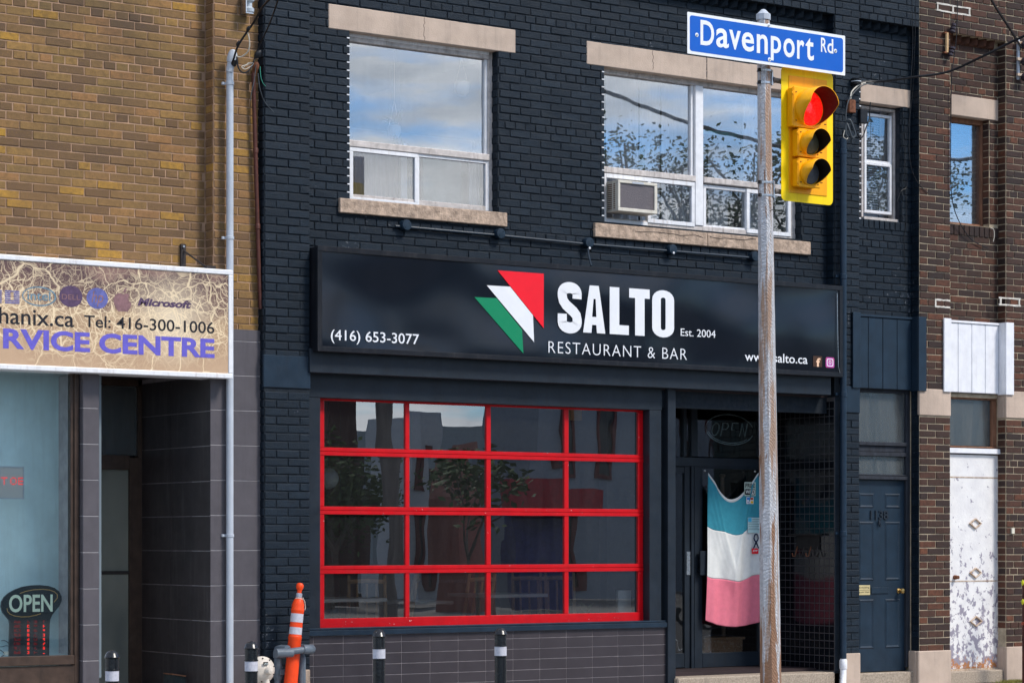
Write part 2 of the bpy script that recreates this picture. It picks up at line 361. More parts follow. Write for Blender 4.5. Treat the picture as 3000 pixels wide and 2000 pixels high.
for sc, w, amt in ((2.4, .016, .75), (5.5, .026, .85), (11, .042, .8), (21, .05, .5), (38, .06, .2)):
    vo = N(nt, "ShaderNodeTexVoronoi", feature='DISTANCE_TO_EDGE'); vo.inputs['Scale'].default_value = sc
    mpz = N(nt, "ShaderNodeMapping"); mpz.inputs['Scale'].default_value = (1, 0, 1); mpz.inputs['Location'].default_value = (sc, 0, sc * 2)
    nt.links.new(vm.outputs[0], mpz.inputs['Vector']); nt.links.new(mpz.outputs[0], vo.inputs['Vector'])
    r = ramp(nt, vo.outputs['Distance'], [(w * .25, (amt,) * 3), (w, (0,) * 3)])
    if sc > 5:      # fine cracks gather in the middle of the panel
        dens = ramp(nt, zn.outputs[0], [(.05, (.05,) * 3), (.32, (1,) * 3), (.7, (1,) * 3), (1., (.35,) * 3)])
        r = mixc(nt, 1.0, r, dens, 'MULTIPLY')
    fac = r if fac is None else mixc(nt, 1.0, fac, r, 'LIGHTEN')
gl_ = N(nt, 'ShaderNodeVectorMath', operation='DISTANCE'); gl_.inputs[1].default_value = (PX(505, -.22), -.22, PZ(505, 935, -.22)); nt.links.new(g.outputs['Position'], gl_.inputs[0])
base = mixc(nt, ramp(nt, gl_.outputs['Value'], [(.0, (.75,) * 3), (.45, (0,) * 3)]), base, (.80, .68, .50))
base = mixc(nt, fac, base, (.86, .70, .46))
principled(nt, o, base, .35, 0, None, .4)
M['crazed'] = m

# white steel door, flaking to grey and rusting along the bottom and the seams
m, nt, o = new_mat('flaking_white_door_paint')
g = N(nt, "ShaderNodeNewGeometry"); sx = N(nt, "ShaderNodeSeparateXYZ"); nt.links.new(g.outputs['Position'], sx.inputs[0])
low = N(nt, "ShaderNodeMapRange"); low.inputs[1].default_value = .12; low.inputs[2].default_value = 1.9
nt.links.new(sx.outputs[2], low.inputs[0])
def thresh(sc, det, gain, off, soft=.02):
    n = noise(nt, pos_vec(nt, (1, 1, .75)), sc, det, .68)
    a = N(nt, "ShaderNodeMath", operation='MULTIPLY_ADD'); a.inputs[1].default_value = -gain
    nt.links.new(low.outputs[0], a.inputs[0]); nt.links.new(n, a.inputs[2])
    return ramp(nt, a.outputs[0], [(off, (0,) * 3), (off + soft, (1,) * 3)])
col = ramp(nt, noise(nt, pos_vec(nt), 6, 4), [(.3, (.66, .65, .66)), (.7, (.80, .79, .78))])
col = mixc(nt, thresh(13, 7, .14, .475), col, (.27, .25, .31))
rl = N(nt, "ShaderNodeMapRange"); rl.inputs[1].default_value = .12; rl.inputs[2].default_value = .55
nt.links.new(sx.outputs[2], rl.inputs[0])
n = noise(nt, pos_vec(nt), 22, 6, .7)
a = N(nt, "ShaderNodeMath", operation='MULTIPLY_ADD'); a.inputs[1].default_value = -.42
nt.links.new(rl.outputs[0], a.inputs[0]); nt.links.new(n, a.inputs[2])
col = mixc(nt, ramp(nt, a.outputs[0], [(.38, (0,) * 3), (.46, (1,) * 3)]), col, (.42, .17, .05))
principled(nt, o, col, .5, 0, bumpn(nt, noise(nt, pos_vec(nt), 30, 6, .7), .004))
M['flaking'] = m
M['rust_edge'] = surf('rust_stained_edge', (.52, .30, .15), .4, .8, nscale=25, c2=(.72, .62, .52), bump=.003)
# ------------------------------------------------------------------ mesh building
class MB:
    def __init__(s): s.v = []; s.f = []; s.r = []
    def quad(s, *p, r=0.5):
        n = len(s.v); s.v += [tuple(q) for q in p]; s.f.append(tuple(range(n, n + len(p)))); s.r.append(r); return s
    def box(s, x0, x1, y0, y1, z0, z1, r=0.5):
        if x0 > x1: x0, x1 = x1, x0
        if y0 > y1: y0, y1 = y1, y0
        if z0 > z1: z0, z1 = z1, z0
        n = len(s.v)
        s.v += [(x0, y0, z0), (x1, y0, z0), (x1, y1, z0), (x0, y1, z0), (x0, y0, z1), (x1, y0, z1), (x1, y1, z1), (x0, y1, z1)]
        for f in ((0, 3, 2, 1), (4, 5, 6, 7), (0, 1, 5, 4), (1, 2, 6, 5), (2, 3, 7, 6), (3, 0, 4, 7)):
            s.f.append(tuple(n + i for i in f)); s.r.append(r)
        return s
    def tube(s, pts, rad, n=10, caps=True):
        pts = [Vector(p) for p in pts]; k0 = len(s.v); up = None
        rr = rad if isinstance(rad, (list, tuple)) else [rad] * len(pts)
        for i, p in enumerate(pts):
            d = (pts[min(i + 1, len(pts) - 1)] - pts[max(i - 1, 0)]).normalized()
            if up is None: up = Vector((0, 0, 1)) if abs(d.z) < .9 else Vector((1, 0, 0))
            a = d.cross(up).normalized(); b = a.cross(d).normalized(); up = b
            for j in range(n):
                t = 2 * math.pi * j / n
                s.v.append(tuple(p + (a * math.cos(t) + b * math.sin(t)) * rr[i]))
        for i in range(len(pts) - 1):
            for j in range(n):
                q = k0 + i * n; s.f.append((q + j, q + (j + 1) % n, q + n + (j + 1) % n, q + n + j)); s.r.append(.5)
        if caps:
            s.f.append(tuple(k0 + j for j in range(n))[::-1]); s.r.append(.5)
            q = k0 + (len(pts) - 1) * n; s.f.append(tuple(q + j for j in range(n))); s.r.append(.5)
        return s
    def lathe(s, prof, base, axis=(0, 0, 1), n=24, twist=0.0):
        """prof: (radius, height along axis)"""
        ax = Vector(axis).normalized(); u = ax.orthogonal().normalized() if abs(ax.z) < .9 else Vector((1, 0, 0)) - ax * ax.x
        u.normalize(); w = ax.cross(u); B = Vector(base); k0 = len(s.v)
        for r, h in prof:
            for j in range(n):
                t = 2 * math.pi * j / n + twist
                s.v.append(tuple(B + ax * h + (u * math.cos(t) + w * math.sin(t)) * r))
        for i in range(len(prof) - 1):
            for j in range(n):
                q = k0 + i * n; s.f.append((q + j, q + (j + 1) % n, q + n + (j + 1) % n, q + n + j)); s.r.append(.5)
        s.f.append(tuple(k0 + j for j in range(n))[::-1]); s.r.append(.5)
        q = k0 + (len(prof) - 1) * n; s.f.append(tuple(q + j for j in range(n))); s.r.append(.5)
        return s
    def prism(s, poly, y0, y1):
        """poly in (x, z), counter-clockwise seen from -Y, between y0 (front) and y1"""
        n = len(s.v); k = len(poly)
        s.v += [(x, y0, z) for x, z in poly] + [(x, y1, z) for x, z in poly]
        s.f.append(tuple(range(n, n + k))); s.r.append(.5)
        s.f.append(tuple(range(n + 2 * k - 1, n + k - 1, -1))); s.r.append(.5)
        for i in range(k):
            j = (i + 1) % k; s.f.append((n + i, n + k + i, n + k + j, n + j)); s.r.append(.5)
        return s
    def ring(s, outer, inner, y0, y1):
        n = len(s.v); k = len(outer)
        for yy in (y0, y1): s.v += [(x, yy, z) for x, z in outer] + [(x, yy, z) for x, z in inner]
        for i in range(k):
            j = (i + 1) % k
            for f in ((i, j, k + j, k + i), (2 * k + i, 3 * k + i, 3 * k + j, 2 * k + j), (i, 2 * k + i, 2 * k + j, j), (k + i, k + j, 3 * k + j, 3 * k + i)):
                s.f.append(tuple(n + q for q in f)); s.r.append(.5)
        return s
    def frame(s, x0, x1, z0, z1, w, y0, y1):
        """a rectangular frame of four bars butted end to end; w: bar width or (left, right, bottom, top)"""
        l, r, b, t = (w,) * 4 if isinstance(w, (int, float)) else w
        s.box(x0, x1, y0, y1, z0, z0 + b); s.box(x0, x1, y0, y1, z1 - t, z1)
        s.box(x0, x0 + l, y0, y1, z0 + b, z1 - t); s.box(x1 - r, x1, y0, y1, z0 + b, z1 - t)
        return s

def link(o, parent=None):
    COL.objects.link(o)
    if parent is not None:
        o.parent = parent; o.matrix_parent_inverse = WM[parent.name].inverted()
    WM[o.name] = (WM[parent.name] @ o.matrix_parent_inverse @ o.matrix_basis) if parent is not None else o.matrix_basis.copy()
    return o
WM = {}
def finish(me, smooth):
    bm = bmesh.new(); bm.from_mesh(me)
    bmesh.ops.recalc_face_normals(bm, faces=bm.faces)
    if smooth:
        for f in bm.faces: f.smooth = True
        for e in bm.edges:
            if len(e.link_faces) == 2 and e.calc_face_angle(0) > math.radians(38): e.smooth = False
    bm.to_mesh(me); bm.free()
def obj(name, mb, mat, parent=None, bevel=0.0, smooth=False, seg=1, kind=None, recalc=True):
    me = bpy.data.meshes.new(name)
    if not mb.v: return None
    xs = [p[0] for p in mb.v]; ys = [p[1] for p in mb.v]; zs = [p[2] for p in mb.v]
    c = Vector(((min(xs) + max(xs)) / 2, (min(ys) + max(ys)) / 2, min(zs)))
    me.from_pydata([(p[0] - c.x, p[1] - c.y, p[2] - c.z) for p in mb.v], [], mb.f)
    at = me.attributes.new("rnd", 'FLOAT', 'FACE'); at.data.foreach_set("value", mb.r)
    if recalc: finish(me, smooth)
    me.materials.append(M[mat] if isinstance(mat, str) else mat)
    o = bpy.data.objects.new(name, me); o.location = c
    o.matrix_basis = Matrix.Translation(c)
    link(o, parent)
    if bevel:
        b = o.modifiers.new("edge", 'BEVEL'); b.width = bevel; b.segments = seg; b.limit_method = 'ANGLE'
    if kind: o['kind'] = kind
    return o
def tag(o, label, cat=None, group=None):
    o['label'] = label
    if cat: o['category'] = cat
    if group: o['group'] = group
    return o
def thing(name, label, cat, loc, group=None):
    o = bpy.data.objects.new(name, None); o.empty_display_size = .2
    o.location = loc; o.matrix_basis = Matrix.Translation(Vector(loc)); link(o); return tag(o, label, cat, group)
def part_empty(name, parent, loc):
    o = bpy.data.objects.new(name, None); o.empty_display_size = .1
    o.matrix_basis = Matrix.Translation(Vector(loc)); return link(o, parent)

# ---- text as real, thin, raised letters fitted to a box on a plane
def text_mb(body, x0, x1, zb, zt, y0, th=.002, bold=0.0, shear=0.0, spacing=1.0, mb=None):
    cu = bpy.data.curves.new("letters", 'FONT'); cu.body = body; cu.size = 1; cu.offset = bold
    cu.space_character = spacing; cu.shear = shear; cu.resolution_u = 4
    o = bpy.data.objects.new("letters", cu); COL.objects.link(o)
    dg = bpy.context.evaluated_depsgraph_get(); dg.update()
    me = bpy.data.meshes.new_from_object(o.evaluated_get(dg))
    vs = [v.co.copy() for v in me.vertices]
    ax = min(v.x for v in vs); bx = max(v.x for v in vs); ay = min(v.y for v in vs); by = max(v.y for v in vs)
    mb = mb or MB(); n = len(mb.v); k = len(vs)
    sx = (x1 - x0) / (bx - ax); sz = (zt - zb) / (by - ay)
    for yy in (y0 - th, y0):
        for v in vs: mb.v.append((x0 + (v.x - ax) * sx, yy, zb + (v.y - ay) * sz))
    cnt = {}
    for p in me.polygons:
        vv = list(p.vertices)
        mb.f.append(tuple(n + i for i in vv)); mb.r.append(.5)
        for i in range(len(vv)):
            e = (vv[i], vv[(i + 1) % len(vv)]); cnt[e] = 1
    for (a, b) in cnt:
        if (b, a) not in cnt: mb.f.append((n + a, n + b, n + k + b, n + k + a)); mb.r.append(.5)
    bpy.data.objects.remove(o); bpy.data.curves.remove(cu); bpy.data.meshes.remove(me)
    return mb
def text_px(body, xl, xr, yb, yt, Y, **kw):
    """fit letters into the box whose left edge is (xl, yb..yt) on the plane Y and whose right edge is at xr"""
    return text_mb(body, PX(xl, Y), PX(xr, Y), PZ(xl, yb, Y), PZ(xl, yt, Y), Y, **kw)

# ------------------------------------------------------------------ brickwork
class Face:
    """a vertical plane: u runs along it to the right seen from outside, n points outwards"""
    def __init__(s, ox, oy, ux, uy): s.ox, s.oy, s.ux, s.uy = ox, oy, ux, uy; s.nx, s.ny = uy, -ux
    def p(s, u, z, n=0.0): return (s.ox + s.ux * u + s.nx * n, s.oy + s.uy * u + s.ny * n, z)
FRONT = lambda Y: Face(0, Y, 1, 0)        # u is world X
def SIDE_L(X, Ynear): return Face(X, 0, 0, -1)   # faces -X; u = -Y
CH, BL, JT = .0735, .236, .011
def brick_shape(w, h, d, rng, wob=.0015, ch=.003):
    """front face chamfered, uneven; local x along the wall, y outwards, z up; 9 quads"""
    v = []
    for (a, b) in ((-1, -1), (1, -1), (1, 1), (-1, 1)): v.append((a * w / 2, 0, b * h / 2))
    for (a, b) in ((-1, -1), (1, -1), (1, 1), (-1, 1)): v.append((a * w / 2 + rng.uniform(-wob, wob), d - ch, b * h / 2 + rng.uniform(-wob, wob) * .6))
    for (a, b) in ((-1, -1), (1, -1), (1, 1), (-1, 1)): v.append((a * (w / 2 - ch * rng.uniform(1, 2.2)), d + rng.uniform(-wob, wob) * .8, b * (h / 2 - ch * rng.uniform(.9, 1.8))))
    f = [(8, 9, 10, 11)]
    for i in range(4):
        j = (i + 1) % 4; f += [(4 + i, 4 + j, 8 + j, 8 + i), (i, j, 4 + j, 4 + i)]
    return v, f
class BrickWork:
    def __init__(s): s.items = []
    def lay(s, face, u0, u1, z0, z1, holes=(), hdr=6, hoff=0, phase=0.0, zbase=0.0, skip=0.0, soldier=False, proud=.008):
        k0 = math.floor((z0 - zbase) / CH); rng = random.Random(int(u0 * 977 + z0 * 131) & 0xffff)
        k = k0
        while True:
            za = zbase + k * CH; zb = za + CH; zm = (za + zb) / 2
            if zm >= z1: break
            if zm <= z0: k += 1; continue
            header = hdr and ((k + hoff) % hdr == 0)
            L = BL / 2 if header else BL
            off = phase + (BL / 4 if header else (BL / 2 if k % 2 else 0))
            free = [(u0, u1)]
            for (h0, h1, g0, g1) in holes:
                if g0 < zm < g1:
                    nf = []
                    for (a, b) in free:
                        if h1 <= a or h0 >= b: nf.append((a, b)); continue
                        if h0 > a: nf.append((a, h0))
                        if h1 < b: nf.append((h1, b))
                    free = nf
            for (a, b) in free:
                i = math.floor((a - off) / L)
                while off + i * L < b:
                    p, q = max(a, off + i * L), min(b, off + (i + 1) * L); i += 1
                    if q - p < .035: continue
                    if skip and rng.random() < skip: continue
                    s.items.append((face, (p + q) / 2, zm, q - p - JT, CH - JT * rng.uniform(.85, 1.2), proud + rng.uniform(-.0025, .003), rng.random()))
            k += 1
    def soldiers(s, face, u0, u1, z0, z1, proud=.016):
        n = round((u1 - u0) / CH)
        for i in range(n):
            a = u0 + (u1 - u0) * (i + .5) / n
            s.items.append((face, a, (z0 + z1) / 2, (u1 - u0) / n - JT, z1 - z0 - JT, proud, random.random()))
    def build(s, building, mat, limit=300, name='brick'):
        rng = random.Random(5)
        def shown(it):
            face, u, z, w, h, d, r = it
            x, y, zz = face.p(u, z); sc = depth_px(x, y)
            X = F * ((x - CAMP.x) * C_ - (y - CAMP.y) * S_) / ((x - CAMP.x) * S_ + (y - CAMP.y) * C_) + 1500
            Yp = HOR - (z - EYE) * sc
            if not (-10 < X < 3010 and -10 < Yp < 2010): return 0
            f = 1 if face.uy == 0 else .45
            return w * h * sc * sc * f
        order = sorted(range(len(s.items)), key=lambda i: -shown(s.items[i]) * (1 + .12 * rng.random()))
        single = set(order[:limit])
        meshes = []
        for k in range(18):
            v, f = brick_shape(BL - JT, CH - JT, .012, rng, .0018)
            me = bpy.data.meshes.new(name); me.from_pydata(v, [], f)
            me.attributes.new("rnd", 'FLOAT', 'FACE').data.foreach_set("value", [(k + .5) / 18] * len(f))
            me.materials.append(M[mat]); meshes.append(me)
        rest = MB()
        for i, it in enumerate(s.items):
            face, u, z, w, h, d, r = it
            if i in single:
                o = bpy.data.objects.new(name, meshes[int(r * 18) % 18])
                base = face.p(u, z)
                ang = math.atan2(face.uy, face.ux)
                # local x -> u, local y -> outward
                R = Matrix(((face.ux, face.nx, 0, base[0]), (face.uy, face.ny, 0, base[1]), (0, 0, 1, base[2]), (0, 0, 0, 1)))
                tilt = Matrix.Rotation(rng.uniform(-.004, .004), 4, 'Y')
                # keep the frame right-handed: mirror x instead of a negative scale
                R = Matrix(((-face.ux, face.nx, 0, base[0]), (-face.uy, face.ny, 0, base[1]), (0, 0, 1, base[2]), (0, 0, 0, 1)))
                o.matrix_basis = R @ tilt @ Matrix.Diagonal((w / (BL - JT), d / .012, h / (CH - JT), 1))
                link(o, building)
            else:
                v, f = brick_shape(w, h, d, rng, .0018); n = len(rest.v)
                for (a, b, c) in v: rest.v.append(face.p(u - a, z + c, b))
                for q in f: rest.f.append(tuple(n + t for t in q)); rest.r.append(r)
        if rest.v: obj(name + 'work', rest, mat, building, kind='stuff', recalc=False)
def wall_mb(face, u0, u1, z0, z1, holes=(), th=.06, mb=None):
    """mortar backing with openings left out"""
    mb = mb or MB()
    us = sorted({u0, u1} | {min(max(h[i], u0), u1) for h in holes for i in (0, 1)})
    zs = sorted({z0, z1} | {min(max(h[i], z0), z1) for h in holes for i in (2, 3)})
    for j in range(len(zs) - 1):
        run = None
        for i in range(len(us)):
            solid = i < len(us) - 1 and not any(h[0] <= (us[i] + us[i + 1]) / 2 <= h[1] and h[2] <= (zs[j] + zs[j + 1]) / 2 <= h[3] for h in holes)
            if solid and run is None: run = us[i]
            if not solid and run is not None:
                a = face.p(run, zs[j], 0); b = face.p(us[i], zs[j + 1], -th)
                mb.box(a[0], b[0], a[1], b[1], zs[j], zs[j + 1]); run = None
    return mb
def tiles(parent, mat, face, us, zs, gap=.0065, th=.004, name='tile', rng=random.Random(3), budget=[0], jit=.0006):
    """one object for each tile; us and zs are the joint lines"""
    cache = {}
    for i in range(len(us) - 1):
        for j in range(len(zs) - 1):
            w = us[i + 1] - us[i] - gap; h = zs[j + 1] - zs[j] - gap
            if w < .006 or h < .006: continue
            key = (round(w, 3), round(h, 3))
            if key not in cache:
                v, f = brick_shape(w, h, th, rng, 0, .0012)
                me = bpy.data.meshes.new(name); me.from_pydata(v, [], f)
                me.attributes.new("rnd", 'FLOAT', 'FACE').data.foreach_set("value", [.5] * len(f))
                me.materials.append(M[mat]); cache[key] = me
            o = bpy.data.objects.new(name, cache[key])
            b = face.p((us[i] + us[i + 1]) / 2, (zs[j] + zs[j + 1]) / 2, rng.uniform(-jit, jit))
            o.matrix_basis = Matrix(((-face.ux, face.nx, 0, b[0]), (-face.uy, face.ny, 0, b[1]), (0, 0, 1, b[2]), (0, 0, 0, 1)))
            link(o, parent)
def fr(a, b, n): return [a + (b - a) * i / n for i in range(n + 1)]
# ------------------------------------------------------------------ the setting
def R(xa, xb, yt, yb, Y=0.0, xr=None):
    xr = xa if xr is None else xr
    return PX(xa, Y), PX(xb, Y), PZ(xr, yb, Y), PZ(xr, yt, Y)
def rb(mb, xa, xb, yt, yb, Y, d=.05, xr=None):
    x0, x1, z0, z1 = R(xa, xb, yt, yb, Y, xr); return mb.box(x0, x1, Y, Y + d, z0, z1)
def struct(name, mb, mat):
    o = obj(name, mb, mat); o['kind'] = 'structure'; return o
PIL = -.12; YPIL = -.02; YFLD = .13
mb = MB(); mb.box(-400, 400, -400, 400, -.30, -.16); struct('ground', mb, 'asphalt')
mb = MB(); mb.box(-60, 60, -18.0, -4.6, -.158, -.12); struct('road', mb, 'asphalt')
mb = MB(); mb.box(-60, 60, -4.45, 12, -.155, 0.0); struct('sidewalk', mb, 'sidewalk')
mb = MB(); mb.box(-60, 60, -4.6, -4.453, -.155, 0.004); struct('kerb', mb, 'concrete')
mb = MB(); mb.box(-60, 60, -30, -18.003, -.155, 0.0); struct('far_sidewalk', mb, 'dark_paving')
mb = MB(); mb.box(-60, 60, -11.3, -11.15, -.119, -.115); struct('road_line', mb, 'sign_white')

ZTOP = 7.9; ZREC = 6.99; ZCOR = 6.90
XL = PX(-90, YFLD)
XYL = PX(626, YPIL); XB0 = PX(774, PIL); XB1 = PX(907, PIL)
XR0 = PX(2445, PIL); XR1 = PX(2517, PIL); XN1 = PX(2693, PIL); XP1 = PX(2783, PIL); XQ0 = PX(2947, PIL); XE = PX(3120, PIL) + 4.0

# ================================================================== yellow brick building
yb_ = thing('brick_building', 'mottled yellow-brown brick building with grey tiled shopfront, at the left', 'building', ((XL + XB0) / 2, 1.0, 0))
bw = BrickWork()
zs = PZ(300, 1062, YFLD); ztl = PZ(690, 963.5, YPIL)
obj('wall', wall_mb(FRONT(YFLD), XL - .6, XYL, zs, ZTOP), 'mortar_tan', yb_)
w2 = wall_mb(FRONT(YPIL), XYL, XB0, ztl, ZTOP, th=.35); w2.box(XYL, XYL + .1, YPIL, YFLD, zs, ztl)
obj('pilaster', w2, 'mortar_tan', yb_)
bw.lay(FRONT(YFLD), XL - .5, XYL - .01, zs, ZTOP, hdr=6, hoff=2, phase=.04, proud=.0055)
bw.lay(SIDE_L(XYL, YPIL), -YFLD, -YPIL, zs, ZTOP, hdr=0, proud=.008)
bw.lay(FRONT(YPIL), XYL, XB0 - .005, ztl, ZTOP, hdr=0, phase=XYL, proud=.006)
bw.build(yb_, 'brick_yellow')
# grey tiled piers
TY = -.06
jl = [PZ(720, y, TY) for y in (2040, 1918, 1815.6, 1713, 1611, 1509, 1407, 1304.6, 1202.6, 1100.5, 999.7)] + [PZ(720, 964.5, TY)]
xa, xb = PX(616, TY), PX(770, TY) - .004
p = MB(); p.box(xa + .006, xb - .004, TY + .006, .3, 0, jl[-1] - .003); obj('pier', p, 'grout', yb_)
tiles(yb_, 'tile_grey', FRONT(TY + .006), [xa, PX(663, TY), xb], jl, name='tile')
xc, xd = PX(243, TY), PX(292, TY)
jl2 = [PZ(270, y, TY) for y in (2040, 1934, 1828.6, 1723, 1617, 1511, 1405, 1300, 1195, 1095)]
p = MB(); p.box(xc + .004, xd - .012, TY + .006, 1.31, 0, jl2[-1]); obj('pier', p, 'grout', yb_)
tiles(yb_, 'tile_grey', FRONT(TY + .006), [xc, xd], jl2, name='tile')
tiles(yb_, 'tile_grey', SIDE_L(xc + .004, TY), [-.06, -TY - .006], jl2, name='tile')
# alcove: tiled side wall, recessed door
AX = xa; AB = 1.31
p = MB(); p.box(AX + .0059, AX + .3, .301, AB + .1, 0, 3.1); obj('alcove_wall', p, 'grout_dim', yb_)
def px_side(px, X):      # the Y where a wall facing -X at X is seen at pixel column px
    a = (px - 1500) / F; dx = a * C_ + S_; dy = -a * S_ + C_; return CAMP.y + (X - CAMP.x) / dx * dy
sy = [-AB, -px_side(500, AX), -TY - .004]
jl3 = [PZ(616, y, TY) for y in (2030, 1921.9, 1819, 1716, 1613, 1510.7, 1408.5, 1305, 1203, 1100)]
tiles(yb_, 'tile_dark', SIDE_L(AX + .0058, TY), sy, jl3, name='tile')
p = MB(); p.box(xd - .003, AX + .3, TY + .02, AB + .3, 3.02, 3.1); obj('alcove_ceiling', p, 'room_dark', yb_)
p = MB(); p.box(XL - .6, AX + .2, TY + .02, AB + .3, 0, .06); obj('doorstep', p, 'concrete', yb_)
d = MB()
rb(d, 380, 416, 1340, 2060, AB, .08); rb(d, 240, 416, 1125 - 40, 1125, AB, .08); rb(d, 240, 380, 1330, 1372, AB - .02, .09)
rb(d, 405, 418, 1100, 1340, AB, .08)
fr_ = obj('door', d, 'bronze', yb_, bevel=.003)
d = MB(); rb(d, 200, 380, 1372, 2060, AB + .03, .01); obj('pane', d, 'glass_ribbed', fr_)
d = MB(); rb(d, 240, 381, 1672, 1682, AB + .015, .01); obj('push_bar', d, 'iron_dark', fr_)
d = MB(); rb(d, 200, 405, 1125, 1330, AB + .03, .01); obj('transom_pane', d, 'glass_dull', fr_)
d = MB(); d.box(PX(150, AB), AX + .3, AB + .12, AB + .2, 0, 3.1); obj('back_board', d, 'room_dark', fr_)
# shop window of the left building
WY = .0
d = MB(); rb(d, 207, 219, 1090, 1920, WY + .02, .06); rb(d, 219, 232, 1090, 2060, WY, .09)
rb(d, -90, 219, 1918, 1945, WY - .015, .1, xr=207)
wf = obj('shop_window', d, 'bronze', yb_, bevel=.004)
d = MB(); rb(d, -90, 219, 1948, 2060, WY + .005, .05, xr=207); obj('kick_panel', d, 'bronze', wf)
d = MB(); rb(d, -90, 209, 1080, 1920, WY + .05, .006, xr=207); obj('pane', d, 'glass_left', wf)
d = MB(); x0, x1, z0, z1 = R(-90, 228, 1060, 1920, .45)
d.box(x0, x1, .45, .5, z0 - .2, z1 + .3); obj('backing_board', d, 'teal_board', wf)
d = MB(); d.box(x0, x1, WY + .07, .45, z0 - .06, z0); obj('ledge', d, 'teal_board', wf)
d = MB(); d.box(x1 + .02, x1 + .06, WY + .1, .5, z0 - .2, z1 + .3); obj('window_side', d, 'room', wf)
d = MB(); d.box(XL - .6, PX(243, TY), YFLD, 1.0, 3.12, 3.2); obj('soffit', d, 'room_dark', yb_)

# ================================================================== dark blue restaurant building
bb = thing('restaurant_building', 'brick building painted dark blue with a black restaurant sign and red glazed shop window', 'building', ((XB0 + XN1) / 2, 2.0, 0))
def hole(xa, xb, yt, yb, xr): x0, x1, z0, z1 = R(xa, xb, yt, yb, 0, xr); return (x0, x1, z0, z1)
ZL = PZ(962, 83, 0)                                     # underside of both wide lintels
ZS = PZ(997, 579.5, 0)                                  # top of both wide sills
H1 = (PX(1024, 0), PX(1458, 0), ZS, ZL)
H2 = (PX(1770, 0), PX(2347, 0), ZS, ZL)
zn0, zn1 = PZ(2521, 640, 0), PZ(2521, 297.5, 0)
H3 = (XR1 - .02, PX(2642, 0), zn0, zn1)
FASB = PZ(908, 1090, -.16)
zfl = PZ(931, 1040, 0)
bw = BrickWork()
m_ = wall_mb(FRONT(PIL), XB0, XB1, 0, ZTOP, th=.3); obj('pilaster', m_, 'mortar_blue', bb)
bz0, bz1 = PZ(840, 1138, PIL), PZ(840, 1040, PIL)
bhole = [(XB0 - 1, XB1 + 1, bz0, bz1)]
bw.lay(FRONT(PIL), XB0, XB1, PZ(895, 1958, PIL), ZTOP, bhole, hdr=0, phase=XB0 + .0)
bw.lay(SIDE_L(XB0, PIL), -.02 + 0, -PIL, .3, ZTOP, bhole and (), hdr=0, phase=.03)
d = MB(); d.box(XB0 - .012, XB1 + .004, PIL - .014, PIL + .02, bz0 + .004, bz1 - .004); obj('stone_band', d, 'blue_paint', bb, bevel=.006)
d = MB(); d.box(XB0 + .25, XB1 - .003, PIL - .02, PIL + .02, 0, PZ(895, 1960, PIL)); obj('base_stone', d, 'stone_rough', bb, bevel=.006)
# main field
fh = [H1, H2]
obj('wall', wall_mb(FRONT(0), XB1 - .02, XR0 + .02, zfl - .35, ZTOP, fh, th=.09), 'mortar_blue', bb)
bw.lay(FRONT(0), XB1, XR0, zfl, ZCOR, fh, hdr=7, hoff=3, phase=.09)
for (hx, z0, z1) in ((H1[1], H1[2], H1[3]), (H2[1], H2[2], H2[3]), (H3[1], H3[2], H3[3])):
    bw.lay(SIDE_L(hx, 0), -.10, 0, z0, z1, hdr=0, phase=.04)
    d = MB(); d.box(hx + .001, hx + .05, .002, .12, z0, z1); obj('reveal', d, 'mortar_blue', bb)
# right pilaster and the narrow bay
obj('pilaster', wall_mb(FRONT(PIL), XR0, XR1, 0, ZTOP, th=.3), 'mortar_blue', bb)
cz0, cz1 = PZ(2497, 1210, PIL), PZ(2497, 1130, PIL)
xpt = PX(2458, PIL)
bw.lay(SIDE_L(XR0, PIL), 0, -PIL, zfl, ZTOP, hdr=0)
bw.lay(FRONT(PIL), XR0, XR1, PZ(2497, 1912, PIL), ZTOP, [(XR0 - 1, xpt, 0, PZ(2450, 1100, PIL)), (XR0 - 1, XR1 + 1, cz0, cz1)], hdr=0, phase=XR1)
d = MB(); d.box(xpt + .06, XR1 + .003, PIL - .014, PIL + .02, cz0 + .004, cz1 - .004); obj('stone_band', d, 'blue_paint', bb, bevel=.006)
d = MB(); d.box(PX(2470, PIL), XR1 + .004, PIL - .022, PIL + .02, 0, PZ(2497, 1912, PIL)); obj('base_stone', d, 'stone', bb, bevel=.008)
zpan = PZ(2560, 1125, 0)
obj('wall', wall_mb(FRONT(0), XR1 - .02, XN1 + .02, zpan - .05, ZTOP, [H3], th=.09), 'mortar_blue', bb)
zsol = PZ(2521, 668, 0)
bw.lay(FRONT(0), XR1, XN1, zpan, ZCOR, [H3, (XR1 - 1, XN1 + .1 - .1, zsol, zn0)], hdr=8, hoff=1, phase=.02)
bw.soldiers(FRONT(0), XR1 + .01, PX(2680, 0), zsol, zn0)
bw.lay(SIDE_L(XN1, PIL), 0, -PIL, .5, ZREC, hdr=0, phase=.05)
d = MB(); d.box(XN1 - .0025, XN1 - .0005, PIL - .001, .0, 0, ZTOP); obj('painted_side', d, 'mortar_blue', bb)
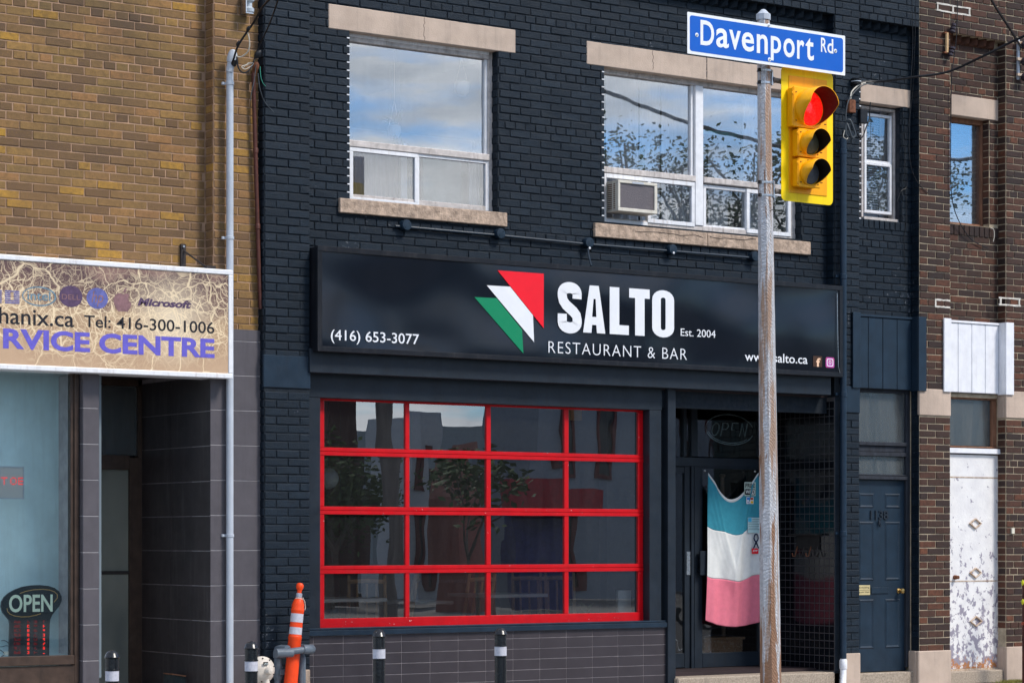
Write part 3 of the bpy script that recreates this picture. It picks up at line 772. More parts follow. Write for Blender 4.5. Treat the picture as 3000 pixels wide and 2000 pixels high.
# flush brickwork above the corbel
obj('upper_wall', wall_mb(FRONT(PIL), XB1 + .001, XR0 - .001, ZREC, ZTOP, th=.2), 'mortar_blue', bb)
obj('upper_wall', wall_mb(FRONT(PIL), XR1 + .001, XN1 - .001, ZREC, ZTOP, th=.2), 'mortar_blue', bb)
bw.lay(FRONT(PIL), XB1, XR0, ZREC, ZTOP, hdr=5, hoff=0)
bw.lay(FRONT(PIL), XR1, XN1, ZREC, ZTOP, hdr=5, hoff=0)
bw.build(bb, 'brick_blue')
def corbel(building, xa, xb, mat):
    x = xa + .02; me = None
    while x < xb - .10:
        v = MB(); w = .062
        a, b, c = (x, 0, ZCOR), (x + 2 * w, 0, ZCOR), (x + w, -.075, ZCOR + .02)
        A, B, Cc = (x, 0, ZREC), (x + 2 * w, 0, ZREC), (x + w, -.088, ZREC)
        v.v = [a, b, c, A, B, Cc]; v.f = [(0, 1, 2), (3, 5, 4), (0, 2, 5, 3), (2, 1, 4, 5), (1, 0, 3, 4)]
        v.r = [random.random()] * 5
        v.v = [(p[0], p[1], p[2]) for p in v.v]
        if me is None:
            o = obj('corbel_brick', v, mat, building); me = o.data; loc0 = o.matrix_basis.translation.copy(); x00 = x
        else:
            o = bpy.data.objects.new('corbel_brick', me); o.matrix_basis = Matrix.Translation(loc0 + Vector((x - x00, 0, 0))); link(o, building)
        x += .125
corbel(bb, XB1, XR0, 'brick_blue'); corbel(bb, XR1, XN1, 'brick_blue')

# lintels and sills (slabs 12 mm proud, joints where the stone is in two lengths)
def slab(parent, name, xa, xb, yt, yb, proud, mat, xr=None, bev=.006, depth=.12):
    d = MB(); Y = -proud; x0, x1, z0, z1 = R(xa, xb, yt, yb, Y, xr); d.box(x0, x1, Y, Y + depth, z0, z1)
    return obj(name, d, mat, parent, bevel=bev)
slab(bb, 'lintel', 963, 1511, 11, 83, .014, 'stone')
slab(bb, 'lintel', 1719.5, 2070.5, 120, 188, .014, 'stone')
slab(bb, 'lintel', 2071.5, 2400, 120, 188, .014, 'stone', xr=1719.5)
slab(bb, 'lintel', 2521, 2669, 245, 297.5, .014, 'stone')
slab(bb, 'window_sill', 997, 1487, 579.5, 622, .045, 'stone_rough')
slab(bb, 'window_sill', 1744, 2073, 652, 693, .045, 'stone_rough')
slab(bb, 'window_sill', 2074, 2376, 652, 693, .045, 'stone_rough', xr=1744)
def lump(parent, name, pts, mat, r, n=6): return obj(name, MB().tube(pts, r, n), mat, parent, smooth=True)
# hair cracks in the stone
def crack(parent, x, ya, yb, proud, wob=5, horiz=None):
    Y = -proud - .0012; pts = []
    rng = random.Random(int(x))
    n = 9
    for i in range(n + 1):
        t = i / n
        if horiz: px = x + (horiz - x) * t; py = ya + (yb - ya) * t + rng.uniform(-wob, wob)
        else: px = x + rng.uniform(-wob, wob) * .5; py = ya + (yb - ya) * t
        X, Z = W(px, py, Y); pts.append((X, Y, Z))
    obj('crack', MB().tube(pts, .0018 if not horiz else .003, 4), 'iron_dark', parent)
crack(bb, 1243, 52, 120, .014); crack(bb, 1913, 148, 205, .014)
crack(bb, 1860, 675, 694, .045, 4, 2060); crack(bb, 2080, 697, 703, .045, 4, 2215)
# frame edge peeping between the bricks at the left jamb of every window
def teeth(parent, xpix, z0, z1, Y=-.012):
    me = None; k = math.ceil(z0 / CH)
    while (k + .02) * CH < z1:
        z = k * CH
        if me is None:
            d = MB(); X = PX(xpix, Y); d.box(X - .016, X + .010, Y, .05, z - .006, z + .005); o = obj('mortar_dab', d, 'white_frame', parent); me = o.data; b0 = o.matrix_basis.translation.copy(); zz0 = z
        else:
            o = bpy.data.objects.new('mortar_dab', me); o.matrix_basis = Matrix.Translation(b0 + Vector((random.uniform(-.003, .003), 0, z - zz0))); link(o, parent)
        k += 1
FY = .09; GY = .135; SYL = .06
def room(parent, x0, x1, y0, y1, z0, z1, mat='room'):
    d = MB(); t = .05
    d.box(x0 - t, x0, y0, y1, z0, z1); d.box(x1, x1 + t, y0, y1, z0, z1); d.box(x0 - t, x1 + t, y1, y1 + t, z0, z1)
    d.box(x0 - t, x1 + t, y0, y1 + t, z0 - t, z0); d.box(x0 - t, x1 + t, y0, y1 + t, z1, z1 + t)
    return obj('room', d, mat, parent)
def curtain(parent, x0, x1, y, z0, z1, amp=.02, wl=.07, mat='curtain', name='curtain'):
    d = MB(); n = max(8, int((x1 - x0) / wl * 8)); rng = random.Random(int(x0 * 100)); ph = rng.random() * 6
    prev = None
    for i in range(n + 1):
        t = i / n; x = x0 + (x1 - x0) * t
        yy = y + amp * math.sin(ph + (x - x0) / wl * 6.28 + .8 * math.sin((x - x0) * 9)); yt = y + .4 * (yy - y)
        c = ((x, yy, z0), (x, yt, z1))
        if prev: d.quad(prev[0], c[0], c[1], prev[1])
        prev = c
    return obj(name, d, mat, parent, smooth=True, recalc=False)
def sash(parent, xa, xb, yt, yb, Y, w, mat='white_frame', glass='glass_up2', xr=None, d=.04, name='sash'):
    x0, x1, z0, z1 = R(xa, xb, yt, yb, Y, xr); m = MB().frame(x0, x1, z0, z1, w, Y, Y + d)
    s = obj(name, m, mat, parent, bevel=.003)
    g = MB(); g.box(x0 + w * .6, x1 - w * .6, Y + d * .5, Y + d * .5 + .004, z0 + w * .6, z1 - w * .6); obj('pane', g, glass, s)
    return s
# --- upstairs window 1
d = MB()
x0, x1 = H1[0] - .005, PX(1443.5, FY); zb, zt = ZS + .004, PZ(1024, 96, FY)
wr = x1 - PX(1432, FY)
d.frame(x0, x1, zb, zt, (.02, wr, .055, .075), FY, FY + .12)
w1 = obj('window', d, 'grimy_frame', bb, bevel=.004)
d = MB(); d.box(x0, PX(1450, FY - .06), FY - .075, FY, zt + .01, ZL - .002); obj('drip_rail', d, 'white_frame', w1, bevel=.004)
d = MB(); d.box(x0, x1 - wr - .001, FY - .012, FY + .02, zt - .035, zt - .006); obj('head_trim', d, 'white_frame', w1, bevel=.003)
zm1, zm0 = PZ(1024, 410, FY), PZ(1024, 430, FY)
d = MB(); d.box(x0, x1 - wr - .001, FY - .02, FY + .1, zm0, zm1); obj('transom', d, 'grimy_frame', w1, bevel=.006)
g = MB(); g.box(x0 + .01, x1 - wr - .001, GY, GY + .005, zm1, zt - .07); obj('pane', g, 'glass_up', w1)
d = MB(); d.box(PX(1420, FY + .02), x1 - wr - .001, FY + .02, GY + .06, zm1, zt - .075); obj('stop', d, 'white_frame', w1, bevel=.003)
s = sash(w1, 1024.6, 1226, 430, 588, FY - .012, .038, glass='glass_up2'); sash(w1, 1218, 1433, 446, 612, FY - .002, .040, glass='glass_up2')
teeth(w1, 1022, H1[2], H1[3])
rm = room(bb, H1[0] - .3, H1[1] + .5, .22, 3.6, ZS - .5, ZL + .12)
# contents
def hung_pot(x, y, ypx_top, label, Y=.55, r=.05, plant='cactus', cord=True):
    X, Zt = W(x, y, Y); t = thing('hanging_planter', label, 'planter', (X, Y, Zt - r))
    obj('pot', MB().lathe([(r * .55, -r), (r * .9, -r * .5), (r, r * .2), (r * .92, r * .8)], (X, Y, Zt)), 'pot', t, smooth=True) if False else \
    obj('pot', MB().lathe([(r * .55, -r), (r * .9, -r * .5), (r, r * .2), (r * .92, r * .8)], (X, Y, Zt), n=20), 'pot', t, smooth=True)
    if cord:
        for s in (-1, 1):
            obj('cord', MB().tube([(X + s * r * .9, Y, Zt + r * .7), (X, Y, Zt + .28), (X, Y, ZL + .1)], .003, 5), 'string', t)
    rng = random.Random(int(x))
    if plant == 'cactus': obj('plant', MB().lathe([(r * .5, 0), (r * .85, r * .6), (r * .8, r * 1.2), (r * .3, r * 1.7)], (X, Y, Zt + r * .7), n=14), 'plant', t, smooth=True)
    elif plant == 'fingers':
        for k in range(16):
            a = rng.uniform(0, 6.28); l = rng.uniform(.6, 1); up = rng.uniform(-.10, .16)
            q = [(X + math.cos(a) * .04 * j * l, Y + math.sin(a) * .03 * j * l, Zt + r * .7 + up * j / 3 + (-.014 * j * j if up < 0 else .006 * j)) for j in range(4)]
            obj('leaf', MB().tube(q, [.008, .012, .011, .004], 6), 'plant', t, smooth=True)
    return t
hung_pot(1155, 384, 0, 'white pot with a fleshy trailing plant behind the left upstairs window', Y=.24, r=.062, plant='fingers')
hung_pot(1353, 258, 0, 'round white hanging planter high behind the left upstairs window', Y=.27, r=.072, plant='none')
d = MB(); x0, x1, z0, z1 = R(1015, 1385, 372, 470, .75); d.box(x0, x1, .75, 1.05, z0, z1)
rb(d, 1385, 1392, 372, 470, .76, .25, 1015)
obj('low_ledge', d, surf('slate_ledge', (.10, .13, .16), .1), rm, bevel=.01)
d = MB(); rb(d, 1195, 1206, 420, 640, .42, .05); obj('post', d, 'iron_dark', rm)
d = MB(); rb(d, 1175, 1194, 420, 640, .43, .03); obj('post', d, 'curtain', rm)
d = MB(); rb(d, 1240, 1352, 430, 640, .55, .04); obj('board', d, surf('teal_grey_board', (.20, .30, .31), .12), rm)
curtain(rm, PX(1372, .4), PX(1404, .4), .4, ZS - .2, PZ(1372, 440, .4), .015, .05)
curtain(rm, PX(1040, .6), PX(1170, .6), .6, ZS - .2, PZ(1040, 440, .6), .02, .09, surf('lavender_drape', (.22, .22, .30), .1))
curtain(rm, PX(1180, 3.4), PX(1420, 3.4), 3.4, ZS - .3, ZL, .03, .14)
d = MB(); rb(d, 1150, 1172, 60, 640, 1.6, .06); obj('post', d, 'room', rm)
# --- upstairs window 2 (two lights, air conditioner in the left slider)
d = MB()
x0, x1 = H2[0] - .005, PX(2332.5, FY); zt = PZ(1770, 197, FY)
xm0, xm1 = PX(2036, FY), PX(2059, FY)
wr = x1 - PX(2316, FY)
d.frame(x0, x1, zb, zt, (.02, wr, .055, .06), FY, FY + .12)
w2_ = obj('window', d, 'grimy_frame', bb, bevel=.004)
d = MB(); d.box(xm0, xm1, FY - .01, FY + .11, zb + .056, zt - .061); obj('mullion', d, 'white_frame', w2_, bevel=.004)
d = MB(); d.box(x0, PX(2338, FY - .06), FY - .075, FY, zt + .01, ZL - .002); obj('drip_rail', d, 'grimy_frame', w2_, bevel=.004)
d = MB(); d.box(x0, xm0 - .001, FY - .012, FY + .02, zt - .035, zt - .006); d2 = obj('head_trim', d, 'grimy_frame', w2_, bevel=.003)
zm1, zm0 = PZ(1770, 488, FY), PZ(1770, 506, FY)
for (a, b) in ((x0 + .02, xm0 - .001), (xm1 + .001, x1 - wr - .001)):
    d = MB(); d.box(a, b, FY - .02, FY + .1, zm0, zm1); obj('transom', d, 'grimy_frame', w2_, bevel=.006)
    g = MB(); g.box(a, b, GY, GY + .005, zm1, zt - .06); obj('pane', g, 'glass_up', w2_)
d = MB(); d.box(PX(2024, FY + .02), xm0 - .001, FY + .02, GY + .06, zm1, zt - .061); obj('stop', d, 'white_frame', w2_, bevel=.003)
sash(w2_, 1898, 2036, 520, 652, FY - .010, .040, xr=1898)
d = MB(); rb(d, 1771, 1777, 507, 654, FY - .012, .05); rb(d, 1777, 2034, 507, 519, FY - .013, .03, xr=1771); rb(d, 1777, 1898, 640, 653, FY - .011, .04, xr=1771); obj('slider_track', d, 'white_frame', w2_, bevel=.002)
sash(w2_, 2061, 2200, 540, 668, FY + .012, .036, xr=2061); sash(w2_, 2188, 2318, 553, 682, FY - .010, .040, xr=2188)
teeth(w2_, 1768, H2[2], H2[3])
rm = room(bb, H2[0] - .3, H2[1] + .5, .22, 3.6, ZS - .5, ZL + .12)
for (a, b) in ((1775, 1868), (1874, 1935), (1940, 2030)): curtain(rm, PX(a, .40), PX(b, .40), .40, ZS - .1, ZL, .022, .10)
curtain(rm, PX(2175, .5), PX(2230, .5), .5, ZS - .1, ZL, .022, .08); curtain(rm, PX(2075, .55), PX(2130, .55), .55, ZS - .1, PZ(2100, 420, .55), .02, .1)
d = MB(); rb(d, 2010, 2320, 375, 386, .6, .03, xr=2020); obj('curtain_rail', d, surf('turquoise_rail', (.10, .45, .45)), rm)
hung_pot(2010, 452, 0, 'white hanging pot with a round cactus behind the right upstairs window', Y=.32, r=.052)
X, Z = W(1881, 520, .28)
t = thing('column_cactus', 'tall green column cactus on the sill of the right upstairs window', 'cactus', (X, .28, Z))
obj('stem', MB().lathe([(.026, -.10), (.030, .0), (.028, .20), (.030, .22), (.028, .27), (.016, .31), (.002, .32)], (X, .28, Z), n=14), 'plant', t, smooth=True)
obj('pot', MB().lathe([(.03, -.16), (.042, -.05), (.045, -.045)], (X, .28, Z - .05), n=14), 'pot', t, smooth=True)
# --- narrow window
x0, x1 = PX(2524, FY), PX(2624, FY); zt = PZ(2526, 309, FY); zb3 = zn0 + .004
d = MB(); d.frame(x0, x1, zb3, zt, .028, FY, FY + .1); w3 = obj('window', d, 'grimy_frame', bb, bevel=.004)
sash(w3, 2533, 2613, 330, 475, FY + .02, .030, xr=2533, glass='glass_up2'); sash(w3, 2533, 2613, 473, 622, FY + .005, .030, xr=2533, glass='glass_up2')
d = MB(); d.box(x0 - .01, x1 + .03, FY - .05, FY + .05, zb3 - .003, zb3 + .03); obj('window_sill', d, 'grimy_frame', w3, bevel=.004)
d = MB(); d.box(x1, H3[1] - .01, .03, FY + .12, zb3, zn1); obj('plaster', d, 'wood_dark', w3)
teeth(w3, 2521, zn0 - .1, zn1 + .1)
rm = room(bb, H3[0] - .1, H3[1] + .25, .22, 2.4, zn0 - .2, zn1 + .1)
d = MB(); x0, x1, z0, z1 = R(2528, 2575, 320, 640, .25)
k = z0
while k < z1: d.quad((x0, .25, k), (x1, .25, k), (x1, .262, k + .022), (x0, .262, k + .022)); k += .026
obj('blind', d, 'blind', rm, recalc=False)
curtain(rm, PX(2578, .3), PX(2600, .3), .3, z0, z1, .015, .06)

# --- sheet metal box over the door of the narrow bay
def metal_box(parent, cols, mat, zt, zb, label=None):
    l0, l1, f1, s1, r1 = cols; Yw = PIL - .035; Yf = -.045
    d = MB(); xa, xb = PX(l0, Yw), PX(l1, Yw); xf0, xf1 = xb, PX(f1, Yf)
    d.box(xa, xb, Yw, PIL - .012, zb, zt); xc = PX(s1, Yw)
    o = obj('metal_box', d, mat, parent, bevel=.003)
    d = MB(); d.box(xc, PX(r1, Yw), Yw, PIL - .012, zb, zt); d.box(xc, xc + .004, PIL - .0119, Yf + .02, zb, zt); obj('side_wing', d, mat, o, bevel=.003)
    n = 4; xs = fr(xf0 + .002, xc - .002, n)
    for i in range(n):
        d = MB(); d.box(xs[i] + .002, xs[i + 1] - .002, Yf, Yf + .025, zb + .01, zt - .03); obj('panel', d, mat, o, bevel=.006)
    d = MB(); d.box(xf0, xc, Yf - .012, Yf + .03, zt - .028, zt - .003); obj('top_strip', d, mat, o, bevel=.003)
    d = MB(); d.box(xf0, xc, Yf + .026, Yf + .04, zb + .005, zt - .03); obj('back_sheet', d, 'black', o)
    return o
metal_box(bb, (2499.5, 2522, 2683, 2692, 2714.6), 'blue_paint', PZ(2500, 914, -.135), PZ(2500, 1136, -.135))
# --- blue door 1138, its transoms and frame
DY = .02
dx0 = XR1; dxr = XN1
d = MB()
zt = PZ(2517, 1136, DY)
xg = PX(2651, DY + .02); xfr = PX(2672, DY)
def rbz(m, x0, x1, y, Y, dp=.04): pass
def band(m, y0, y1, xa, xb, Y, dp=.05): m.box(xa, xb, Y, Y + dp, PZ(2517, y1, Y), PZ(2517, y0, Y))
band(d, 1125, 1147, dx0, xfr, DY); d.box(xg, xfr, DY, DY + .06, .2, PZ(2517, 1147, DY) - .001)
d.box(xfr + .001, dxr + .02, -.02, DY + .08, .1, PZ(2517, 1125, DY))
band(d, 1292, 1303, dx0, xg, DY - .015); band(d, 1303.5, 1322, dx0, xg, DY + .01); band(d, 1322.5, 1334, dx0, xg, DY - .01)
band(d, 1387, 1392, dx0, xg, DY); band(d, 1392.5, 1403, dx0, xg, DY - .025)
dfr = obj('door_frame', d, 'wood_dark', bb, bevel=.004)
for (a, b) in ((1147, 1292), (1334, 1387)):
    g = MB(); band(g, a, b, dx0, xg, DY + .03, .006); obj('transom_pane', g, 'glass_dull', dfr)
d = MB(); x0, x1, z0, z1 = R(2505, 2654, 1404, 1968, DY + .03, 2517); d.box(x0, x1, DY + .03, DY + .07, z0, z1)
door = obj('door', d, 'blue_paint', bb, bevel=.003)
def dpanel(xa, xb, ya, yb):
    x0, x1, z0, z1 = R(xa, xb, ya, yb, DY + .03, 2517); m = MB()
    # moulded panel: a bevelled ring and a raised middle
    o_ = [(x0, z0), (x1, z0), (x1, z1), (x0, z1)]; k = .012
    i_ = [(x0 + k, z0 + k), (x1 - k, z0 + k), (x1 - k, z1 - k), (x0 + k, z1 - k)]
    Yf = DY + .03; n = 0
    m.v = [(x, Yf - .001, z) for x, z in o_] + [(x, Yf - .009, z) for x, z in i_]
    j_ = [(x0 + 2.4 * k, z0 + 2.4 * k), (x1 - 2.4 * k, z0 + 2.4 * k), (x1 - 2.4 * k, z1 - 2.4 * k), (x0 + 2.4 * k, z1 - 2.4 * k)]
    m.v += [(x, Yf - .0015, z) for x, z in j_]
    for i in range(4): j = (i + 1) % 4; m.f += [(i, j, 4 + j, 4 + i), (4 + i, 4 + j, 8 + j, 8 + i)]
    m.f.append((8, 9, 10, 11)); m.r = [.5] * len(m.f)
    return obj('door_panel', m, 'blue_paint', door, recalc=False)
for (a, b, c_, e) in ((2516, 2559, 1444, 1487), (2592, 2636, 1444, 1487), (2516, 2559, 1527, 1700), (2592, 2636, 1527, 1700), (2516, 2559, 1755, 1900), (2592, 2636, 1755, 1900)): dpanel(a, b, c_, e)
obj('house_number', text_px('1138', 2549, 2601, 1521, 1494, DY + .028, th=.010, bold=.02), 'charcoal_paint', door)
X, Z = W(2576, 1538, DY + .02); obj('knocker', MB().tube([(X, DY + .02, Z + .05), (X - .012, DY + .01, Z + .01), (X, DY + .005, Z - .02), (X + .012, DY + .01, Z + .01), (X, DY + .02, Z + .05)], .006, 6), 'charcoal_paint', door, smooth=True)
d = MB(); rb(d, 2553, 2604, 1720, 1739, DY + .018, .012, 2517); obj('mail_slot', d, 'blue_paint', door, bevel=.004)
X, Z = W(2650, 1730, DY - .04)
obj('knob', MB().lathe([(.028, .0), (.028, .008), (.012, .014), (.012, .04), (.026, .05), (.030, .062), (.024, .074), (.010, .078)], (X - .02, DY + .03, Z), (0, -1, 0), n=20), 'brass', door, smooth=True)
d = MB(); d.box(dx0 - .0, dxr, -.06, .2, 0, PZ(2517, 1972, -.06)); obj('threshold', d, 'concrete', bb, bevel=.01)
d = MB(); d.box(dx0 - .1, dxr + .1, .10, .14, 0, 3.3); obj('back_board', d, 'room_dark', bb)
d = MB(); Y = DY + .026; x0, x1, z0, z1 = R(2515, 2549, 1713, 1742, Y, 2517); d.box(x0, x1, Y, Y + .003, z0, z1)
st = tag(obj('sticker', d, surf('yellowed_sticker', (.55, .46, .24), .1)), 'yellowed no-soliciting sticker on the dark blue door', 'sticker')
obj('lettering', text_mb('Soliciting', x0 + .008, x1 - .012, z0 + .066, z0 + .088, Y - .0005, .0008), 'lettering_black', st)
obj('lettering', text_mb('Junk Mail', x0 + .008, x1 - .012, z0 + .018, z0 + .038, Y - .0005, .0008), 'lettering_black', st)
d = MB(); d.box(x0 + .004, x1 - .004, Y - .0012, Y, z0 + .050, z0 + .053); obj('rule', d, 'lettering_black', st)

# --- shopfront: fascia, header, jambs, sill, tiled base
d = MB(); x0, x1, z0, z1 = R(908, 2435, 1020, 1090, -.16); d.box(x0, x1, -.16, .05, z0, z1); fas = obj('fascia', d, 'charcoal_paint', bb, bevel=.004)
d = MB(); d.box(PX(908, PIL), XR0, -.01, .05, z1 - .01, zfl + .0); obj('head_board', d, 'charcoal_paint', bb)
JY = -.02
zh = PZ(938.7, 1164, JY)
xo0, xo1 = PX(938.7, JY), PX(1903, JY)
zsill = PZ(940, 1843, JY)
d = MB(); d.box(XB1 + .001, PX(1940, JY), JY, JY + .12, zh, z0 + .05); obj('header', d, 'charcoal_paint', bb, bevel=.004)
d = MB(); d.box(XB1 + .001, xo0, JY, JY + .14, zsill, zh - .001); obj('jamb', d, 'charcoal_paint', bb, bevel=.004)
d = MB(); d.box(xo1, PX(1938, JY), JY, JY + .14, zsill, zh - .001); obj('jamb', d, 'charcoal_paint', bb, bevel=.004)
d = MB(); d.box(PX(1942, JY + .04), PX(1950, JY + .04), JY + .04, JY + .12, zsill, z0 + .05); d.box(PX(1938, JY), PX(1958, -.06), .06, .12, zsill, z0 + .05); obj('jamb', d, 'charcoal_paint', bb, bevel=.003)
d = MB(); d.box(PX(1957, -.06), PX(1980, -.06), -.06, .10, .08, z0 + .06); obj('post', d, 'charcoal_paint', bb, bevel=.004)
d = MB(); d.box(PX(1957, -.06) - .01, PX(1980, -.06) + .01, -.07, .10, 0, .08); obj('post_base', d, 'concrete', bb, bevel=.004)
x0_, x1_ = XB1 + .001, PX(1956, -.05)
zl0 = PZ(940, 1862, -.05); zl1 = PZ(940, 1846, -.05)
d = MB(); d.box(x0_, x1_, -.05, .12, zl0, zl1); d.box(x0_, x1_, -.035, .12, zl1 + .001, zl1 + .02); obj('sill', d, 'blue_paint', bb, bevel=.004)
BY = -.02
d = MB(); d.box(x0_, x1_, BY, .25, 0, zl0 - .001); obj('base_wall', d, 'grout_dim', bb)
us = [x0_, PX(928, BY)]
pitch = (PX(1884.8, BY) - PX(1176.4, BY)) / 9
us = [PX(1176.4, BY) + pitch * k for k in range(-4, 11)]
us = [u for u in us if x0_ + .03 < u < x1_ - .03]; us = [x0_] + us + [x1_]
zj = [PZ(1423.6, 1780 + q / 2.476, BY) for q in (225, 305, 382, 458, 533)]
hh = (zj[0] - zj[4]) / 4; zz = [zl0 - .002]; z = zj[0]
while z > .05: zz.append(z); z -= hh
zz = sorted(zz + [0.0])
tiles(bb, 'tile_charcoal', FRONT(BY), us, zz, gap=.0055, th=.004, name='tile')
# red glazed overhead door
RY = .08
d = MB()
xs = [(930, 951), (1188.7, 1200.6), (1426, 1439), (1654.5, 1667), (1871, 1885)]
xs = [(PX(a, RY), PX(b, RY)) for a, b in xs]
zr = [PZ(945, y, RY) for y in (1842, 1811.5, 1680, 1656.5, 1505.6, 1482.5, 1333, 1309.5, 1172, 1160)]
rails = [(zr[0], zr[1]), (zr[2], zr[3]), (zr[4], zr[5]), (zr[6], zr[7]), (zr[8], zr[9])]
gd = part_empty('glazed_door', bb, (xs[0][0], RY, zr[0]))
for (a, b) in rails:
    d = MB(); m = (a + b) / 2
    if a != rails[0][0] and a != rails[4][0]: d.box(xs[0][0], xs[4][1], RY, RY + .045, a, m - .002); d.box(xs[0][0], xs[4][1], RY + .002, RY + .045, m + .002, b); d.box(xs[0][0], xs[4][1], RY + .010, RY + .04, m - .002, m + .002)
    else: d.box(xs[0][0], xs[4][1], RY, RY + .045, a, b)
    obj('rail', d, 'red_paint', gd, bevel=.003)
gr = [(rails[i][1], rails[i + 1][0]) for i in range(4)]
for (a, b) in xs:
    for (z0q, z1q) in gr:
        d = MB(); d.box(a, b, RY + .004, RY + .042, z0q + .0005, z1q - .0005); obj('mullion', d, 'red_paint', gd, bevel=.003)
rng = random.Random(11)
for i in range(4):
    for (z0q, z1q) in gr:
        a, b = xs[i][1], xs[i + 1][0]; g = MB(); yy = RY + .022
        tl, t2 = rng.uniform(-.0012, .0012), rng.uniform(-.0012, .0012)
        g.quad((a, yy + tl, z0q), (b, yy - tl, z0q), (b, yy - tl + t2, z1q), (a, yy + tl + t2, z1q))
        obj('pane', g, 'glass_shop', gd, recalc=False)
obj('faint_lettering', text_px('STEAM WHISTLE', 1285, 1367, 1706, 1697, RY + .03, th=.001), M['cable_grey'], gd)
d = MB(); d.box(xs[0][0] - .02, xs[4][1] + .1, RY + .07, RY + .12, rails[3][1] + .45, zh + .3); obj('track_board', d, 'black', gd)

# --- entrance recess
EY = .85; ZF = .19; ZC = 3.03
ex0, ex1 = PX(1980, -.06), XR0
d = MB(); d.box(ex0 - .02, xpt + .01, -.12, EY + .3, 0, ZF); obj('entry_step', d, 'concrete', bb, bevel=.012)
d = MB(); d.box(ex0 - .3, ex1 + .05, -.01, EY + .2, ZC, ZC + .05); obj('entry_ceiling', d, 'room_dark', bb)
d = MB(); d.box(ex0 - .1, ex0 - .02, .12, EY + .1, ZF, ZC); obj('entry_side', d, 'charcoal_paint', bb)
d = MB()
def eb(m, xa, xb, yt, yb, Y=EY, dp=.06): rb(m, xa, xb, yt, yb, Y, dp)
eb(d, 1950, 2300, 1130, 1184); eb(d, 1950, 2300, 1337, 1364); eb(d, 2026, 2044, 1185, 1336)
eb(d, 2025.5, 2034, 1365, 1960); eb(d, 2003, 2012, 1185, 1336); eb(d, 2239, 2262, 1365, 1960); eb(d, 2224, 2262, 1185, 1336)
eb(d, 2263, 2300, 1184.5, 1960)
ef = obj('entry_frame', d, 'charcoal_paint', bb, bevel=.003)
d = MB(); eb(d, 2006, 2025, 1366, 1956, EY + .02); eb(d, 1950, 2005.5, 1366, 1384, EY + .02); eb(d, 1950, 2005.5, 1914, 1956, EY + .02)
lf = obj('door', d, 'charcoal_paint', bb, bevel=.003)
g = MB(); eb(g, 1950, 2006, 1384, 1914, EY + .04, .005); obj('pane', g, 'glass_entry', lf)
d = MB(); eb(d, 2012, 2023, 1615, 1683, EY + .012, .01); obj('lock_plate', d, 'steel', lf)
d = MB(); eb(d, 2035, 2058, 1366, 1956, EY + .01); eb(d, 2224, 2238, 1366, 1956, EY + .01); eb(d, 2058.5, 2223.5, 1366, 1372, EY + .01); eb(d, 2058.5, 2223.5, 1912, 1954, EY + .01)
rf = obj('door', d, 'charcoal_paint', bb, bevel=.003)
g = MB(); eb(g, 2058, 2224, 1372, 1912, EY + .035, .005); obj('pane', g, 'glass_entry', rf)
d = MB(); x0, x1, z0, z1 = R(2050, 2075, 1613, 1684, EY - .04); d.box(x0, x1, EY - .05, EY - .03, z0, z1); d.box(x0, x0 + .02, EY - .03, EY + .01, z0 + .03, z0 + .06); d.box(x0, x0 + .02, EY - .03, EY + .01, z1 - .06, z1 - .03)
obj('door_pull', d, 'charcoal_paint', rf, bevel=.003)
for (a, b) in ((2044, 2224), (1950, 2003), (2012, 2026)):
    g = MB(); eb(g, a, b, 1184, 1337, EY + .03, .005); obj('transom_pane', g, 'glass_entry', ef)
# black mosaic side wall
d = MB(); d.box(XR0 - .0021, XR0 - .0005, PIL - .0005, EY + .1, ZF, ZC); obj('entry_wall', d, 'grout_dark', bb)
tp = .0775; tv = .0775
fc = SIDE_L(XR0 - .002, PIL)
zsr = [ZF + .01 + tv * k for k in range(0, 37)]
zsr = [z for z in zsr if z < ZC + .02]
ucols = [-PIL - tp * k for k in range(14)][::-1]
tiles(bb, 'tile_black', fc, ucols[-7:], zsr, gap=.0075, th=.003, name='tile')
rest = MB(); rng = random.Random(2)
for i in range(len(ucols) - 7):
    for j in range(len(zsr) - 1):
        v, f = brick_shape(tp - .0075, tv - .0075, .003, rng, 0, .001); n = len(rest.v); u = (ucols[i] + ucols[i + 1]) / 2; z = (zsr[j] + zsr[j + 1]) / 2
        for (a, b, c_) in v: rest.v.append(fc.p(u - a, z + c_, b))
        for q in f: rest.f.append(tuple(n + t for t in q)); rest.r.append(.5)
obj('tilework', rest, 'tile_black', bb, kind='stuff', recalc=False)
d = MB()
for j in range(len(zsr) - 1): d.box(XR0 + .002, xpt - .002, PIL - .006, PIL + .01, zsr[j] + .002, zsr[j + 1] - .002)
obj('edge_tiles', d, 'charcoal_paint', bb, kind='stuff')
# shop room behind
RX0, RX1 = PX(925, .3), PX(2500, .3)
rm = room(bb, RX0, RX1 - .0, .16, 6.5, .22, 3.4, 'room_dark')
rm2 = MB(); rm2.box(RX0, PX(1440, 6), 6.3, 6.45, .25, 3.3); obj('back_wall', rm2, 'room_red', bb)
rm2 = MB(); rm2.box(PX(1441, 6), PX(1900, 6), 6.3, 6.45, .25, 3.3); obj('back_wall', rm2, 'room_purple', bb)
rm2 = MB(); rm2.box(ex0 - .2, ex0 - .1, EY + .1, 6.2, .25, 3.3); obj('partition', rm2, 'room_dark', bb)
rm2 = MB(); rm2.box(ex0 - .1, RX1 - .1, 3.6, 3.7, .25, 3.3); obj('back_wall', rm2, 'room_red', bb)

